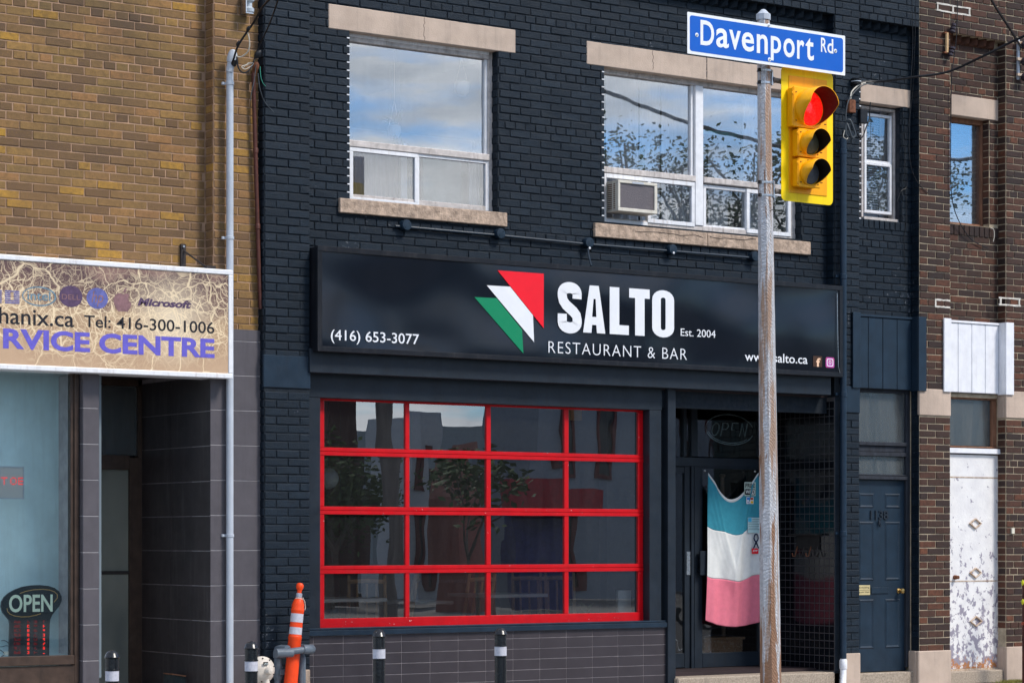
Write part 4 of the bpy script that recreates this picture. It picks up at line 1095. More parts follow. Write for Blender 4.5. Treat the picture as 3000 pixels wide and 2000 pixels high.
# ================================================================== brown brick building
br = thing('brick_building', 'dark brown brick building with cream mortar and a flaking white door, at the right', 'building', ((XN1 + XE) / 2, 2.0, 0))
bw = BrickWork()
obj('pilaster', wall_mb(FRONT(PIL), XN1, XP1, 0, ZTOP, th=.3), 'mortar_cream', br)
sb0, sb1 = PZ(2740, 1218, PIL), PZ(2740, 1139, PIL)
bs = PZ(2740, 1904, PIL)
bw.lay(FRONT(PIL), XN1, XP1, bs, ZTOP, [(XN1 - 1, XP1 + 1, sb0, sb1)], hdr=0, phase=XN1)
d = MB(); d.box(XN1 - .01, XP1 + .003, PIL - .016, PIL + .02, sb0 + .003, sb1 - .003); obj('stone_band', d, 'stone', br, bevel=.006)
d = MB(); d.box(XN1 - .03, XP1 + .004, PIL - .024, PIL + .02, 0, bs); d.box(XN1 - .03, XN1 - .001, PIL + .021, .02, 0, bs); obj('base_stone', d, 'stone', br, bevel=.01)
H4 = (XP1 - .02, PX(2898, 0), PZ(2789, 655, 0), PZ(2789, 336, 0))
zp2 = PZ(2830, 1150, 0)
obj('wall', wall_mb(FRONT(0), XP1 - .02, XQ0 + .02, zp2 - .05, ZTOP, [H4], th=.09), 'mortar_cream', br)
zs4 = PZ(2789, 688, 0)
bw.lay(FRONT(0), XP1, XQ0, zp2, ZCOR, [H4, (XP1 - 1, PX(2925, 0), zs4, H4[2])], hdr=8, hoff=1, phase=.05)
bw.soldiers(FRONT(0), XP1 + .01, PX(2925, 0), zs4, H4[2])
bw.lay(SIDE_L(H4[1], 0), -.10, 0, H4[2], H4[3], hdr=0)
bw.lay(SIDE_L(XQ0, PIL), 0, -PIL, .6, ZREC, [(-1, 1, PZ(2960, 1225, PIL), PZ(2960, 1145, PIL))], hdr=0)
obj('pilaster', wall_mb(FRONT(PIL), XQ0, XE, 0, ZTOP, th=.3), 'mortar_cream', br)
sc0, sc1 = PZ(2960, 1225, PIL), PZ(2960, 1145, PIL); bs2 = PZ(2960, 1893, PIL)
bw.lay(FRONT(PIL), XQ0, XE, bs2, ZTOP, [(XQ0 - 1, XE + 1, sc0, sc1)], hdr=8, phase=XQ0)
d = MB(); d.box(XQ0 - .012, XE, PIL - .016, PIL + .02, sc0 + .003, sc1 - .003); d.box(XQ0 - .012, XQ0 - .001, PIL + .021, 0, sc0 + .003, sc1 - .003); obj('stone_band', d, 'stone', br, bevel=.006)
d = MB(); d.box(XQ0 - .012, XE, PIL - .024, PIL + .02, 0, bs2); d.box(XQ0 - .012, XQ0 - .001, PIL + .021, .02, 0, bs2); obj('base_stone', d, 'stone', br, bevel=.01)
obj('upper_wall', wall_mb(FRONT(PIL), XP1 + .001, XQ0 - .001, ZREC, ZTOP, th=.2), 'mortar_cream', br)
bw.lay(FRONT(PIL), XP1, XQ0, ZREC, ZTOP, hdr=5)
bw.build(br, 'brick_brown')
corbel(br, XP1, XQ0, 'brick_brown')
# repointed joints in fresh white mortar
def whitejoints(xa, xb, y, Y, rows=1, vx=()):
    z = round((PZ(xa, y, Y)) / CH) * CH
    d = MB(); x0, x1 = PX(xa, Y), PX(xb, Y)
    for k in range(rows + 1):
        n = 8
        for i in range(n): d.box(x0 + (x1 - x0) * i / n, x0 + (x1 - x0) * (i + 1) / n, Y - .0125 + random.uniform(-.001, .001), Y, z + k * CH - .009 + random.uniform(-.003, .002), z + k * CH + .008 + random.uniform(-.002, .003))
    for v in vx: X = PX(v, Y); d.box(X - .010, X + .010, Y - .013, Y, z, z + rows * CH)
    obj('fresh_mortar', d, 'mortar_white', br)
whitejoints(2742, 2842, 25, PIL, 1, (2745, 2790, 2838)); whitejoints(2737, 2782, 897, PIL, 1, (2739,)); whitejoints(2925, 2988, 890, PIL, 1, (2930, 2984))
slab(br, 'lintel', 2787, 2925.5, 275.5, 336, .014, 'stone')
# window
x0, x1 = XP1 - .02, PX(2888, FY); z0, z1 = H4[2] + .004, H4[3] - .004
d = MB(); d.frame(x0, x1, z0, z1, (.02, x1 - PX(2876, FY), .03, .05), FY, FY + .1); w4 = obj('window', d, 'wood_old', br, bevel=.003)
g = MB(); g.box(x0 + .02, PX(2876, FY), FY + .04, FY + .046, z0 + .03, z1 - .05); obj('pane', g, 'glass_up', w4)
rm = room(br, x0 - .1, H4[1] + .2, .22, 2.2, z0 - .2, z1 + .2)
curtain(rm, PX(2838, .3), PX(2866, .3), .3, z0, z1, .012, .06)
d = MB(); k = z0 + .1
while k < z1: d.quad((x0, .4, k), (PX(2838, .4), .4, k), (PX(2838, .4), .412, k + .022), (x0, .412, k + .022)); k += .026
obj('blind', d, 'blind', rm, recalc=False)
metal_box(br, (2766.6, 2788, 2938, 2948, 2971), 'white_panel', PZ(2767, 932, -.135), PZ(2767, 1147.5, -.135))
# transom with old wood frame, head ledge and steel door
def bnd(m, y0, y1, xa, xb, Y, dp=.05): m.box(xa, xb, Y, Y + dp, PZ(2786, y1, Y), PZ(2786, y0, Y))
d = MB(); xg2 = PX(2906, DY); xf2 = PX(2931, DY)
bnd(d, 1147, 1167, XP1, xf2, DY); d.box(xg2, xf2, DY, DY + .05, PZ(2786, 1304, DY), PZ(2786, 1168, DY)); bnd(d, 1305, 1309, XP1, xf2, DY - .02)
tf = obj('door_frame', d, 'wood_old', br, bevel=.004)
g = MB(); bnd(g, 1167, 1304, XP1, xg2, DY + .03, .006); obj('transom_pane', g, M['glass_dull'], tf)
d = MB(); bnd(d, 1311, 1326, XP1 - .005, PX(2945, -.04), -.04, .1); obj('head_ledge', d, 'white_panel', tf, bevel=.004)
d = MB(); d.box(xf2, XQ0 - .002, -.01, .08, .1, PZ(2786, 1328, DY)); obj('jamb', d, 'rust_edge', tf, bevel=.004)
zA, zB, zC, zD = PZ(2786, 1330, .0), PZ(2786, 1397, .0), PZ(2786, 1702, .0), PZ(2786, 1962, .0)
sd = part_empty('steel_door', br, (XP1, 0, zD))
xw = PX(2931, .0)
for (a, b) in ((zB + .006, zA), (zC + .005, zB - .004), (zD + .012, zC - .005)):
    d = MB(); d.box(XP1 - .01, xw - .012, .0, .03, a, b); obj('panel', d, 'flaking', sd, bevel=.003)
for z in (zB, zC): d = MB(); d.box(XP1 - .01, xw, -.004, .028, z - .004, z + .005); obj('seam', d, 'rust_edge', sd)
d = MB(); d.box(XP1 - .01, xw, -.006, .03, zD - .012, zD + .011); obj('seam', d, 'rust_edge', sd)
d = MB(); d.box(xw - .011, xw + .012, -.008, .03, zD + .012, zA); obj('edge_strip', d, 'flaking', sd)
for (x, y) in ((2857.7, 1532.6), (2858.5, 1677), (2859.8, 1819)):
    X, Z = W(x, y, -.01); rx, rz = .095, .060
    o_ = [(X - rx, Z), (X, Z - rz), (X + rx, Z), (X, Z + rz)]; i_ = [(X - rx * .76, Z), (X, Z - rz * .74), (X + rx * .76, Z), (X, Z + rz * .74)]
    obj('diamond_trim', MB().ring(o_, i_, -.022, -.002), 'rust_edge', sd, bevel=.003)
X, Z = W(2800, 1690, -.02); obj('knob', MB().lathe([(.024, 0), (.024, .02), (.018, .05), (.02, .06), (.008, .066)], (X, 0, Z), (0, -1, 0), n=14), 'iron_rust', sd, smooth=True)
d = MB(); d.box(XP1, XQ0 - .013, -.10, .2, 0, PZ(2786, 1966, -.1)); obj('threshold', d, 'concrete', br, bevel=.012)
d = MB(); d.box(XP1 - .1, XQ0 + .1, .10, .14, 0, 3.3); obj('back_board', d, 'room_dark', br)
# ================================================================== the black restaurant sign
SY = -.26
x0, x1 = PX(931, SY), PX(2470, SY); z0, z1 = PZ(931, 1028, SY), PZ(931, 719, SY)
sg = thing('restaurant_sign', 'long black box sign with a red, white and green emblem and white SALTO lettering', 'sign', ((x0 + x1) / 2, -.12, z0))
d = MB(); d.box(x0 + .003, x1 - .003, SY + .018, -.012, z0 + .004, z1 - .004); obj('case', d, 'sign_metal', sg, bevel=.004)
fw = .047
d = MB().frame(x0, x1, z0, z1, fw, SY, SY + .017); obj('frame', d, 'sign_metal', sg, bevel=.003)
d = MB()
for k in range(1):      # mitred corners read as thin raised seams
    pass
n = 60; me_v = MB()
for i in range(n):
    for j in range(12):
        pass
nx, nz_ = 90, 16; fx0, fx1, fz0, fz1 = x0 + fw - .003, x1 - fw + .003, z0 + fw - .003, z1 - fw + .003
g = MB()
for j in range(nz_ + 1):
    for i in range(nx + 1):
        u, v = i / nx, j / nz_
        g.v.append((fx0 + (fx1 - fx0) * u, SY + .012 + .0025 * math.sin(u * 17 + v * 2.2) * math.sin(v * 3.14) , fz0 + (fz1 - fz0) * v))
for j in range(nz_):
    for i in range(nx): a = j * (nx + 1) + i; g.f.append((a, a + 1, a + nx + 2, a + nx + 1)); g.r.append(.5)
face = obj('face', g, 'vinyl_black', sg, smooth=True, recalc=False)
LY = SY + .008
def poly_px(pts, name, mat, parent, Y=LY, th=.002):
    q = [W(x, y, Y) for x, y in pts]
    return obj(name, MB().prism(q[::-1], Y - th, Y), mat, parent)
def zp(x, y, k=2.557, ox=880, oy=700): return (ox + x / k, oy + y / k)
poly_px([zp(1477, 235), zp(1823, 260), zp(1822, 668)], 'emblem_red', 'red_print', face)
poly_px([zp(1396, 347), zp(1570, 357), zp(1742, 572), zp(1750, 772)], 'emblem_white', 'white_print', face)
poly_px([zp(1303, 435), zp(1468, 443), zp(1660, 680), zp(1670, 857)], 'emblem_green', 'green_print', face)
# heavy condensed letters, drawn by hand
def stroke(path, t):
    L, Rr = [], []
    for i, p in enumerate(path):
        a = Vector(path[max(i - 1, 0)]); b = Vector(path[min(i + 1, len(path) - 1)]); dd = (b - a).normalized(); nn = Vector((-dd.y, dd.x)) * t / 2
        L.append(Vector(p) + nn); Rr.append(Vector(p) - nn)
    return L, Rr
def arc(cx, cy, rx, ry, a0, a1, n=10): return [(cx + rx * math.cos(math.radians(a0 + (a1 - a0) * i / n)), cy + ry * math.sin(math.radians(a0 + (a1 - a0) * i / n))) for i in range(n + 1)]
def letter(kind, xa, xb, za, zb_):
    m = MB(); X = lambda u: xa + (xb - xa) * u; Z = lambda v: za + (zb_ - za) * v; y0, y1 = LY - .002, LY
    def pol(p): m.prism([(X(a), Z(b)) for a, b in p], y0, y1)
    if kind == 'L': pol([(0, 0), (1, 0), (1, .2), (.5, .2), (.5, 1), (0, 1)])
    if kind == 'T': pol([(.29, 0), (.75, 0), (.75, .8), (1.0, .8), (1.0, 1), (0, 1), (0, .8), (.29, .8)])
    if kind == 'A':
        pol([(0, 0), (.375, 0), (.405, .17), (.595, .17), (.625, 0), (1, 0), (.705, 1), (.565, .72), (.60, .34), (.405, .34), (.47, .72), (.295, 1)])
        pol([(.295, 1), (.47, .72), (.565, .72), (.705, 1)])
    if kind == 'O':
        o = arc(.5, .80, .5, .20, 0, 180) + arc(.5, .20, .5, .20, 180, 360); i_ = arc(.5, .80, .11, .045, 0, 180) + arc(.5, .20, .11, .045, 180, 360)
        m.ring([(X(a), Z(b)) for a, b in o], [(X(a), Z(b)) for a, b in i_], y0, y1)
    if kind == 'S':
        out = []; t = .37
        # outer contour and inner contour of a condensed grotesque S, as one strip of quads
        path = [(.80, .69)] + arc(.5, .80, .305, .115, 0, 180, 12) + [(.195, .735)] + [(.235, .64), (.35, .555), (.5, .49), (.66, .42), (.775, .345), (.805, .26)] + arc(.5, .20, .305, .115, 0, -180, 12) + [(.195, .37)]
        H = (zb_ - za) / (xb - xa); pw = [(a, b * H) for a, b in path]
        L, Rr = stroke(pw, t); n0 = len(m.v); k = len(pw)
        sq = lambda p: (X(p.x), Z(p.y / H))
        for yy in (y0, y1):
            for p in L: a, b = sq(p); m.v.append((a, yy, b))
            for p in Rr: a, b = sq(p); m.v.append((a, yy, b))
        for i in range(k - 1):
            for f in ((i, i + 1, k + i + 1, k + i), (2 * k + i, 3 * k + i, 3 * k + i + 1, 2 * k + i + 1), (i, 2 * k + i, 2 * k + i + 1, i + 1), (k + i, k + i + 1, 3 * k + i + 1, 3 * k + i)):
                m.f.append(tuple(n0 + q for q in f)); m.r.append(.5)
        for q in ((0, k, 3 * k, 2 * k), (k - 1, 3 * k - 1, 4 * k - 1, 2 * k - 1)): m.f.append(tuple(n0 + w for w in q)); m.r.append(.5)
    return m
zB_, zT_ = PZ(1633, 969, LY), PZ(1633, 829, LY)
for k, a, b in (('S', 1633, 1704.5), ('A', 1708, 1773), ('L', 1786, 1842), ('T', 1843, 1903), ('O', 1910.5, 1974.6)):
    over = .004 if k in 'SO' else 0
    obj('letter', letter(k, PX(a, LY), PX(b, LY), zB_ - over, zT_ + over), 'white_print', face)
def T(parent, body, xl, xr, yb, yt, Y, mat, name='lettering', **kw): return obj(name, text_px(body, xl, xr, yb, yt, Y, **kw), mat, parent)
T(face, '(416) 653-3077', 969, 1227.5, 1005, 964.5, LY, 'white_print', bold=.005)
T(face, 'RESTAURANT & BAR', 1606.6, 2012, 1033, 999, LY, 'white_print', bold=-.012, spacing=1.15)
T(face, 'Est. 2004', 1994, 2096, 983.5, 961.5, LY, 'white_print')
T(face, 'www.salto.ca', 2182, 2365.5, 1056.5, 1030, LY, 'white_print', bold=.006)
poly_px([(2382, 1042), (2408.5, 1043.5), (2408.5, 1075), (2382, 1073.5)], 'icon', surf('icon_brown', (.05, .022, .012)), face, th=.001)
T(face, 'f', 2391, 2403.5, 1073.5, 1048, LY - .0015, surf('icon_peach', (.80, .52, .35)), bold=.03)
def rrect(x0, x1, z0, z1, r, n=5):
    p = []
    for cx, cz, a in ((x1 - r, z0 + r, -90), (x1 - r, z1 - r, 0), (x0 + r, z1 - r, 90), (x0 + r, z0 + r, 180)): p += arc(cx, cz, r, r, a, a + 90, n)
    return p
def rrect_px(xa, xb, yt, yb, Y, r, grow=0):
    a, b, c_, e = R(xa, xb, yt, yb, Y); return rrect(a - grow, b + grow, c_ - grow, e + grow, r)
ic = obj('icon', MB().prism(rrect_px(2419, 2444, 1046, 1076, LY, .016), LY - .001, LY), 'orange_print', face)
obj('icon_mark', MB().ring(rrect_px(2422, 2441, 1050, 1072.5, LY, .018), rrect_px(2424.3, 2438.7, 1052.6, 1070, LY, .013), LY - .002, LY - .001), 'white_print', ic)
X, Z = W(2431.5, 1061.3, LY); obj('icon_mark', MB().ring(arc(X, Z, .018, .018, 0, 337, 15), arc(X, Z, .011, .011, 0, 337, 15), LY - .002, LY - .001), 'white_print', ic)
# sprung trim at the right end
d = MB(); xx = PX(2452, SY)
d.tube([(xx, SY - .004, z1 - .08), (xx + .004, SY - .006, z1 - .4), (xx + .012, SY - .01, z0 + .1), (xx + .03, SY - .014, z0 + .04)], .003, 5); obj('loose_trim', d, 'steel', sg)

# ================================================================== computer shop sign
CY = -.22
x0, x1 = PX(-90, CY), PX(683.5, CY); z0, z1 = PZ(683, 1109, CY), PZ(683, 791, CY)
cs = thing('shop_sign', 'white framed sign with crazed brown vinyl and violet service centre lettering', 'sign', ((x0 + x1) / 2, -.1, z0))
d = MB(); d.box(x0, x1 - .003, CY + .022, YFLD - .014, z0 + .004, z1 - .004); obj('case', d, 'white_frame', cs)
fw = .044
d = MB().frame(x0, x1, z0, z1, fw, CY, CY + .02); obj('frame', d, 'white_frame', cs, bevel=.007, seg=2)
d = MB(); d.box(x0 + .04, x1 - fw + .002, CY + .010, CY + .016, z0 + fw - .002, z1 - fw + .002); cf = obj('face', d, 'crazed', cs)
CL = CY + .0095
T(cf, 'RVICE CENTRE', 9, 628.5, 1020.5, 960.5, CL, 'lettering_purple', bold=.035, th=.001)
T(cf, 'hanix.ca', -3, 217, 947.5, 899, CL, 'lettering_black', bold=.008, th=.001)
T(cf, 'Tel: 416-300-1006', 246.6, 628, 957.5, 922, CL, 'lettering_black', bold=.008, th=.001)
T(cf, 'Microsoft', 403, 561, 895, 871.5, CL, 'logo_purple', bold=.045, shear=.25, th=.0008)
def ellipse(px, py, rx, ry, n=28, Y=CL):
    X, Z = W(px, py, Y); return [(X + rx * math.cos(6.2832 * i / n), Z + ry * math.sin(6.2832 * i / n)) for i in range(n)]
dl = obj('logo', MB().prism(ellipse(207.5, 868, .105, .090), CL - .0008, CL), 'logo_purple', cf)
T(dl, 'DELL', 181, 235, 876, 861, CL - .001, 'logo_plum', bold=.01, th=.0005)
hp = obj('logo', MB().prism(ellipse(285, 874, .098, .088), CL - .0008, CL), 'logo_blue', cf)
T(hp, 'hp', 268, 303, 896, 852, CL - .001, 'logo_plum', shear=.25, th=.0005)
obj('logo', MB().ring(ellipse(115, 868, .152, .082), ellipse(114, 868, .140, .071), CL - .0008, CL), 'logo_teal', cf)
T(cf, 'intel', 80, 148, 878, 851, CL, 'logo_teal', bold=.01, th=.0008)
X, Z = W(360, 880, CL)      # bitten apple silhouette
ap = [(X + a * .088, Z + b * .094) for a, b in ((-.15, -.98), (.15, -.98), (.5, -1), (.8, -.6), (.92, -.2), (.62, 0), (.55, .3), (.68, .58), (.35, .66), (0, .55), (-.4, .66), (-.8, .5), (-.98, .1), (-.9, -.4), (-.6, -.9), (-.45, -1))]
obj('logo', MB().prism(ap, CL - .0008, CL), 'logo_plum', cf); obj('logo_leaf', MB().prism([(X + .002, Z + .062), (X + .03, Z + .08), (X + .035, Z + .11), (X + .01, Z + .095)], CL - .0008, CL), 'logo_plum', cf)
zb_, zt_ = PZ(0, 887, CL), PZ(0, 847, CL)
for k in range(7):
    z = zb_ + (zt_ - zb_) * k / 7; h = (zt_ - zb_) / 7 * .6; a = PX(-40, CL); m = MB()
    for (p, q) in ((-38, -26), (-20, 5), (14, 57)):
        if p == 14 and 1 < k < 6: m.box(PX(14, CL), PX(31, CL), CL - .0008, CL, z, z + h); m.box(PX(40, CL), PX(57, CL), CL - .0008, CL, z, z + h)
        else: m.box(PX(p, CL), PX(q, CL), CL - .0008, CL, z, z + h)
    obj('logo_stripe', m, 'logo_blue', cf, kind='stuff')
# steel bracket above it
bx = thing('sign_bracket', 'dark steel stay bracket on the yellow wall above the sign', 'bracket', (PX(545, YFLD - .02), YFLD - .02, PZ(545, 780, YFLD)))
d = MB(); rb(d, 531, 545, 714, 800, YFLD - .035, .03); obj('plate', d, 'iron_dark', bx, bevel=.002)
X, Z = W(541, 735, YFLD - .05); obj('stay', MB().tube([(X, YFLD - .04, Z), (X + .10, CY + .05, Z - .17)], .008, 6), 'iron_dark', bx)
d = MB(); d.box(X + .08, X + .17, CY + .04, CY + .1, z1 - .002, z1 + .03); obj('foot', d, 'iron_dark', bx)
X, Z = W(538, 722, YFLD - .04); obj('bolt', MB().lathe([(.012, 0), (.010, .012)], (X, YFLD - .035, Z), (0, -1, 0), n=8), 'steel', bx)

# ================================================================== pipes on the walls
def path_px(pts): return [(W(x, y, Y)[0], Y, W(x, y, Y)[1]) for x, y, Y in pts]
XX = PX(673.5, -.10)
cp = thing('conduit_pipe', 'light grey conduit pipe running down between the yellow wall and the dark brick', 'pipe', (XX, -.08, 0))
PY = -.10
zt = W(673, 205, PY)[1]
obj('pipe', MB().tube([(XX, PY, .02), (XX, PY, zt)], .0315, 18), 'grey_pipe', cp, smooth=True)
for y in (245, 697, 1568):
    Z = W(673, y, PY)[1]; obj('clamp', MB().lathe([(.0315, 0), (.037, .003), (.037, .028), (.0315, .031)], (XX, PY, Z - .015), n=18), 'grey_pipe', cp, smooth=True)
    d = MB(); d.box(XX - .062, XX - .03, PY + .02, PY + .045, Z - .012, Z + .012); obj('lug', d, 'grey_pipe', cp, bevel=.003)
obj('weather_cap', MB().lathe([(.033, -.02), (.034, .06), (.042, .065), (.045, .10), (.040, .14), (.028, .168), (.006, .178)], (XX - .006, PY - .01, zt), (.12, -.18, 1), n=18), 'grey_pipe', cp, smooth=True)
obj('cap_mouth', MB().lathe([(.030, 0), (.030, .02)], (XX + .012, PY - .04, zt + .055), (.6, -1, -.3), n=14), 'black', cp)
RYp = -.075
rp_ = thing('rusty_pipe', 'thin rust-brown pipe beside the dark brick corner, leaning slightly', 'pipe', (PX(755, RYp), RYp, PZ(755, 890, RYp)))
obj('pipe', MB().tube(path_px([(742, 215, RYp), (745, 330, RYp), (748, 434, RYp), (755, 670, RYp), (759, 800, RYp), (764, 905, RYp)]), .0185, 12), 'rust_pipe', rp_, smooth=True)
for (x, y) in ((749, 450), (755, 672)):
    X, Z = W(x, y, RYp); obj('collar', MB().lathe([(.019, 0), (.023, .004), (.023, .045), (.019, .05)], (X, RYp, Z), n=12), 'rust_pipe', rp_, smooth=True)
X, Z = W(747, 195, RYp); obj('cap', MB().lathe([(.02, -.05), (.024, 0), (.030, .02), (.028, .05), (.012, .07)], (X, RYp, Z - .03), (.1, -.3, 1), n=12), 'iron_rust', rp_, smooth=True)
# right downpipe
DX = -.175
XX = PX(2470.5, DX)
dp = thing('drainpipe', 'dark blue painted drainpipe ending in a white section, beside the restaurant sign', 'pipe', (XX, DX, .03))
ztp = W(2471, 405, DX)[1]; zlow = W(2468, 1928, DX)[1]
obj('pipe', MB().tube([(XX, DX, zlow), (XX, DX, ztp)], .034, 18), 'blue_pipe', dp, smooth=True)
obj('lower_pipe', MB().tube([(XX, DX, zlow - .001), (XX, DX, .22), (XX - .01, DX - .01, .14), (XX - .05, DX - .05, .06), (XX - .09, DX - .09, .02)], .033, 16), 'white_panel', dp, smooth=True)
obj('socket', MB().lathe([(.036, 0), (.041, .01), (.041, .09), (.036, .10)], (XX, DX, zlow - .11), n=18), 'white_panel', dp, smooth=True)
for y in (452, 818, 1163, 1570):
    Z = W(2470, y, DX)[1]; obj('collar', MB().lathe([(.034, 0), (.039, .004), (.039, .05), (.034, .055)], (XX, DX, Z), n=18), 'blue_pipe', dp, smooth=True)
    d = MB(); d.box(XX - .075, XX - .03, DX + .03, PIL - .01, Z + .02, Z + .045); obj('lug', d, 'blue_pipe', dp)

# ================================================================== sign lamp junctions
lj = thing('lamp_conduit', 'dark blue conduit with five round junction boxes above the restaurant sign', 'conduit', (PX(1700, -.05), -.05, PZ(1700, 705, -.05)))
JYc = -.045
disks = [(1187.5, 660), (1463, 685), (1722.5, 711), (1967, 731), (2208, 751)]
dw = [(PX(x, JYc), PZ(1187.5, 660, JYc)) for x, y in disks]
for i, (x, y) in enumerate(disks):
    X, Z = W(x, y, JYc)
    b = obj('junction_box', MB().lathe([(.050, -.035), (.050, .028), (.046, .034), (.0, .036)], (X, JYc, Z), (0, -1, 0), n=22), 'blue_paint', lj, smooth=True)
    for s in (-.02, .02): obj('screw', MB().lathe([(.005, 0), (.004, .003)], (X + s, JYc - .036, Z + s), (0, -1, 0), n=6), 'charcoal_paint', b)
X0, Z0 = W(1160, 668, JYc)
pp = [(W(x, y + 4, JYc)[0], JYc + .012, W(x, y + 4, JYc)[1]) for x, y in [(1160, 658)] + disks]
for a, b in zip(pp[:-1], pp[1:]): obj('tube', MB().tube([a, b], .0125, 8), 'blue_paint', lj, smooth=True)
obj('drop_tube', MB().tube([(W(1722, 727, -.06)[0], -.06, W(1722, 727, -.06)[1]), (W(1724, 745, -.08)[0], -.08, W(1724, 745, -.08)[1]), (W(1732, 779, -.14)[0], -.14, W(1732, 779, -.14)[1])], .010, 7), 'blue_paint', lj, smooth=True)
for (x, y) in ((1973, 741), (1727, 727)):       # chipped white paint at the rim
    X, Z = W(x, y, JYc - .03); obj('paint_chip', MB().lathe([(.013, 0), (.008, .003), (.001, .0035)], (X, JYc - .035, Z), (0, -1, 0), n=7), 'white_panel', lj)

# ================================================================== window air conditioner
AYf, AYb = -.11, .11
Xa, Xb = PX(1811, AYf), PX(1926.5, AYf); za, zb2 = PZ(1811, 617, AYf), PZ(1811, 526, AYf)
ac = thing('air_conditioner', 'cream window air conditioner sticking out of the left half of the right upstairs window', 'air conditioner', ((Xa + Xb) / 2, 0, za))
d = MB(); d.frame(Xa, Xb, za, zb2, (.028, .036, .034, .028), AYf, AYf + .03); obj('front_frame', d, 'ac_cream', ac, bevel=.004)
mgr, ntt, oo = new_mat('ac_mesh_grille')
vv = N(ntt, "ShaderNodeTexChecker"); vv.inputs['Scale'].default_value = 160
ntt.links.new(pos_vec(ntt), vv.inputs['Vector'])
principled(ntt, oo, mixc(ntt, vv.outputs['Fac'], (.085, .07, .075), (.16, .145, .155)), .4, .4, bumpn(ntt, noise(ntt, pos_vec(ntt), 160, 2), .004))
d = MB(); d.box(Xa + .027, Xb - .035, AYf + .014, AYf + .02, za + .033, zb2 - .027); obj('grille', d, mgr, ac)
d = MB(); d.box(Xa + .002, Xb - .002, AYf + .031, AYb, zb2 - .012, zb2 - .002); d.box(Xa + .002, Xb - .002, AYf + .031, AYb, za + .002, za + .012); d.box(Xb - .012, Xb - .002, AYf + .031, AYb, za + .012, zb2 - .012)
d.box(Xa + .010, Xa + .014, AYf + .031, AYb, za + .012, zb2 - .012); obj('case', d, 'ac_cream', ac)
d = MB(); d.box(Xa + .0015, Xa + .0095, AYf + .031, AYf + .05, za + .012, zb2 - .012); d.box(Xa + .0015, Xa + .0095, AYb - .03, AYb, za + .012, zb2 - .012); d.box(Xa + .0015, Xa + .0095, AYf + .09, AYf + .10, za + .012, zb2 - .012); obj('side_frame', d, 'ac_cream', ac)
for k in range(14):
    z = za + .025 + (zb2 - za - .05) * k / 13
    for (a, b) in ((AYf + .05, AYf + .09), (AYf + .10, AYb - .03)):
        d = MB(); d.box(Xa + .0016, Xa + .0094, a, b, z - .004, z + .004); obj('louvre', d, 'ac_cream', ac)
d = MB(); d.box(Xa + .0095, Xa + .010, AYf + .05, AYb - .03, za + .02, zb2 - .02); obj('dark_inside', d, 'iron_rust', ac)
d = MB(); x0, x1, z0, z1 = R(1853, 1886, 532, 538, AYf - .002); d.box(x0, x1, AYf - .003, AYf, z0, z1); obj('name_plate', d, 'grey_pipe', ac)

# ================================================================== cables and insulators
def cable(label, pts, r=.006, mat='cable', n=6, cat='cable'):
    """smooth run through points (x, y, Y) given where it hangs"""
    P = [Vector(p) for p in path_px(pts)]; out = []
    for i in range(len(P) - 1):
        a, b, c_, e = P[max(i - 1, 0)], P[i], P[i + 1], P[min(i + 2, len(P) - 1)]
        for k in range(6):
            t = k / 6; out.append(.5 * ((2 * b) + (c_ - a) * t + (2 * a - 5 * b + 4 * c_ - e) * t * t + (3 * b - a - 3 * c_ + e) * t ** 3))
    out.append(P[-1]); o = obj('cable', MB().tube(out, r, n), mat, smooth=True); return tag(o, label, cat)
cable('thick black service cable dropping from the top into the grey conduit cap', [(820, -30, -1.2), (770, 20, -.75), (742, 68, -.45), (700, 130, -.28), (684, 175, -.18), (676, 198, -.12)], .010)
cable('white wire curving from the black service cable into the grey conduit cap', [(724, 92, -.36), (731, 122, -.32), (727, 150, -.28), (706, 167, -.2), (689, 163, -.16)], .006, 'string')
cable('black looped cable hanging between the conduit cap and the rusty pipe', [(694, 168, -.16), (699, 200, -.2), (715, 214, -.22), (735, 200, -.22), (748, 165, -.2), (762, 130, -.24), (790, 70, -.5), (822, -20, -1.1)], .007)
cable('small tangle of cream wire beside the conduit cap', [(740, 186, -.2), (722, 190, -.22), (708, 196, -.22), (718, 203, -.22), (736, 194, -.22), (742, 186, -.22), (728, 185, -.22), (712, 200, -.2)], .003, 'string', 5)
cable('grey wire trailing down across the dark blue corner brick', [(756, 215, -.16), (762, 262, -.16), (776, 300, -.14), (798, 325, -.13), (806, 334, -.125)], .004, 'cable_grey')
cable('loose wire hanging in front of the rusty pipe', [(750, 190, -.14), (745, 235, -.14), (737, 270, -.14), (734, 295, -.13)], .004, 'cable_grey')
cable('short green wire end on the dark blue corner', [(762, 195, -.16), (764, 225, -.16), (770, 243, -.15), (778, 253, -.15)], .003, surf('green_wire', (.05, .3, .22)))
for lab, x, y, rr in (('black taped splice on the cable above the conduit cap', 728, 84, .018), ('second black taped splice lower on the service cable', 698, 128, .017), ('black cable clamp beside the rusty pipe top', 755, 160, .03)):
    X, Z = W(x, y, -.4 if x == 728 else -.27); YY = -.4 if x == 728 else -.27
    tag(obj('cable_splice', MB().lathe([(.004, -rr * 1.6), (rr * .8, -rr * .8), (rr, 0), (rr * .7, rr), (.004, rr * 1.6)], (X, YY, Z), (.5, -.3, .8), n=9), 'cable', smooth=True), lab, 'splice')
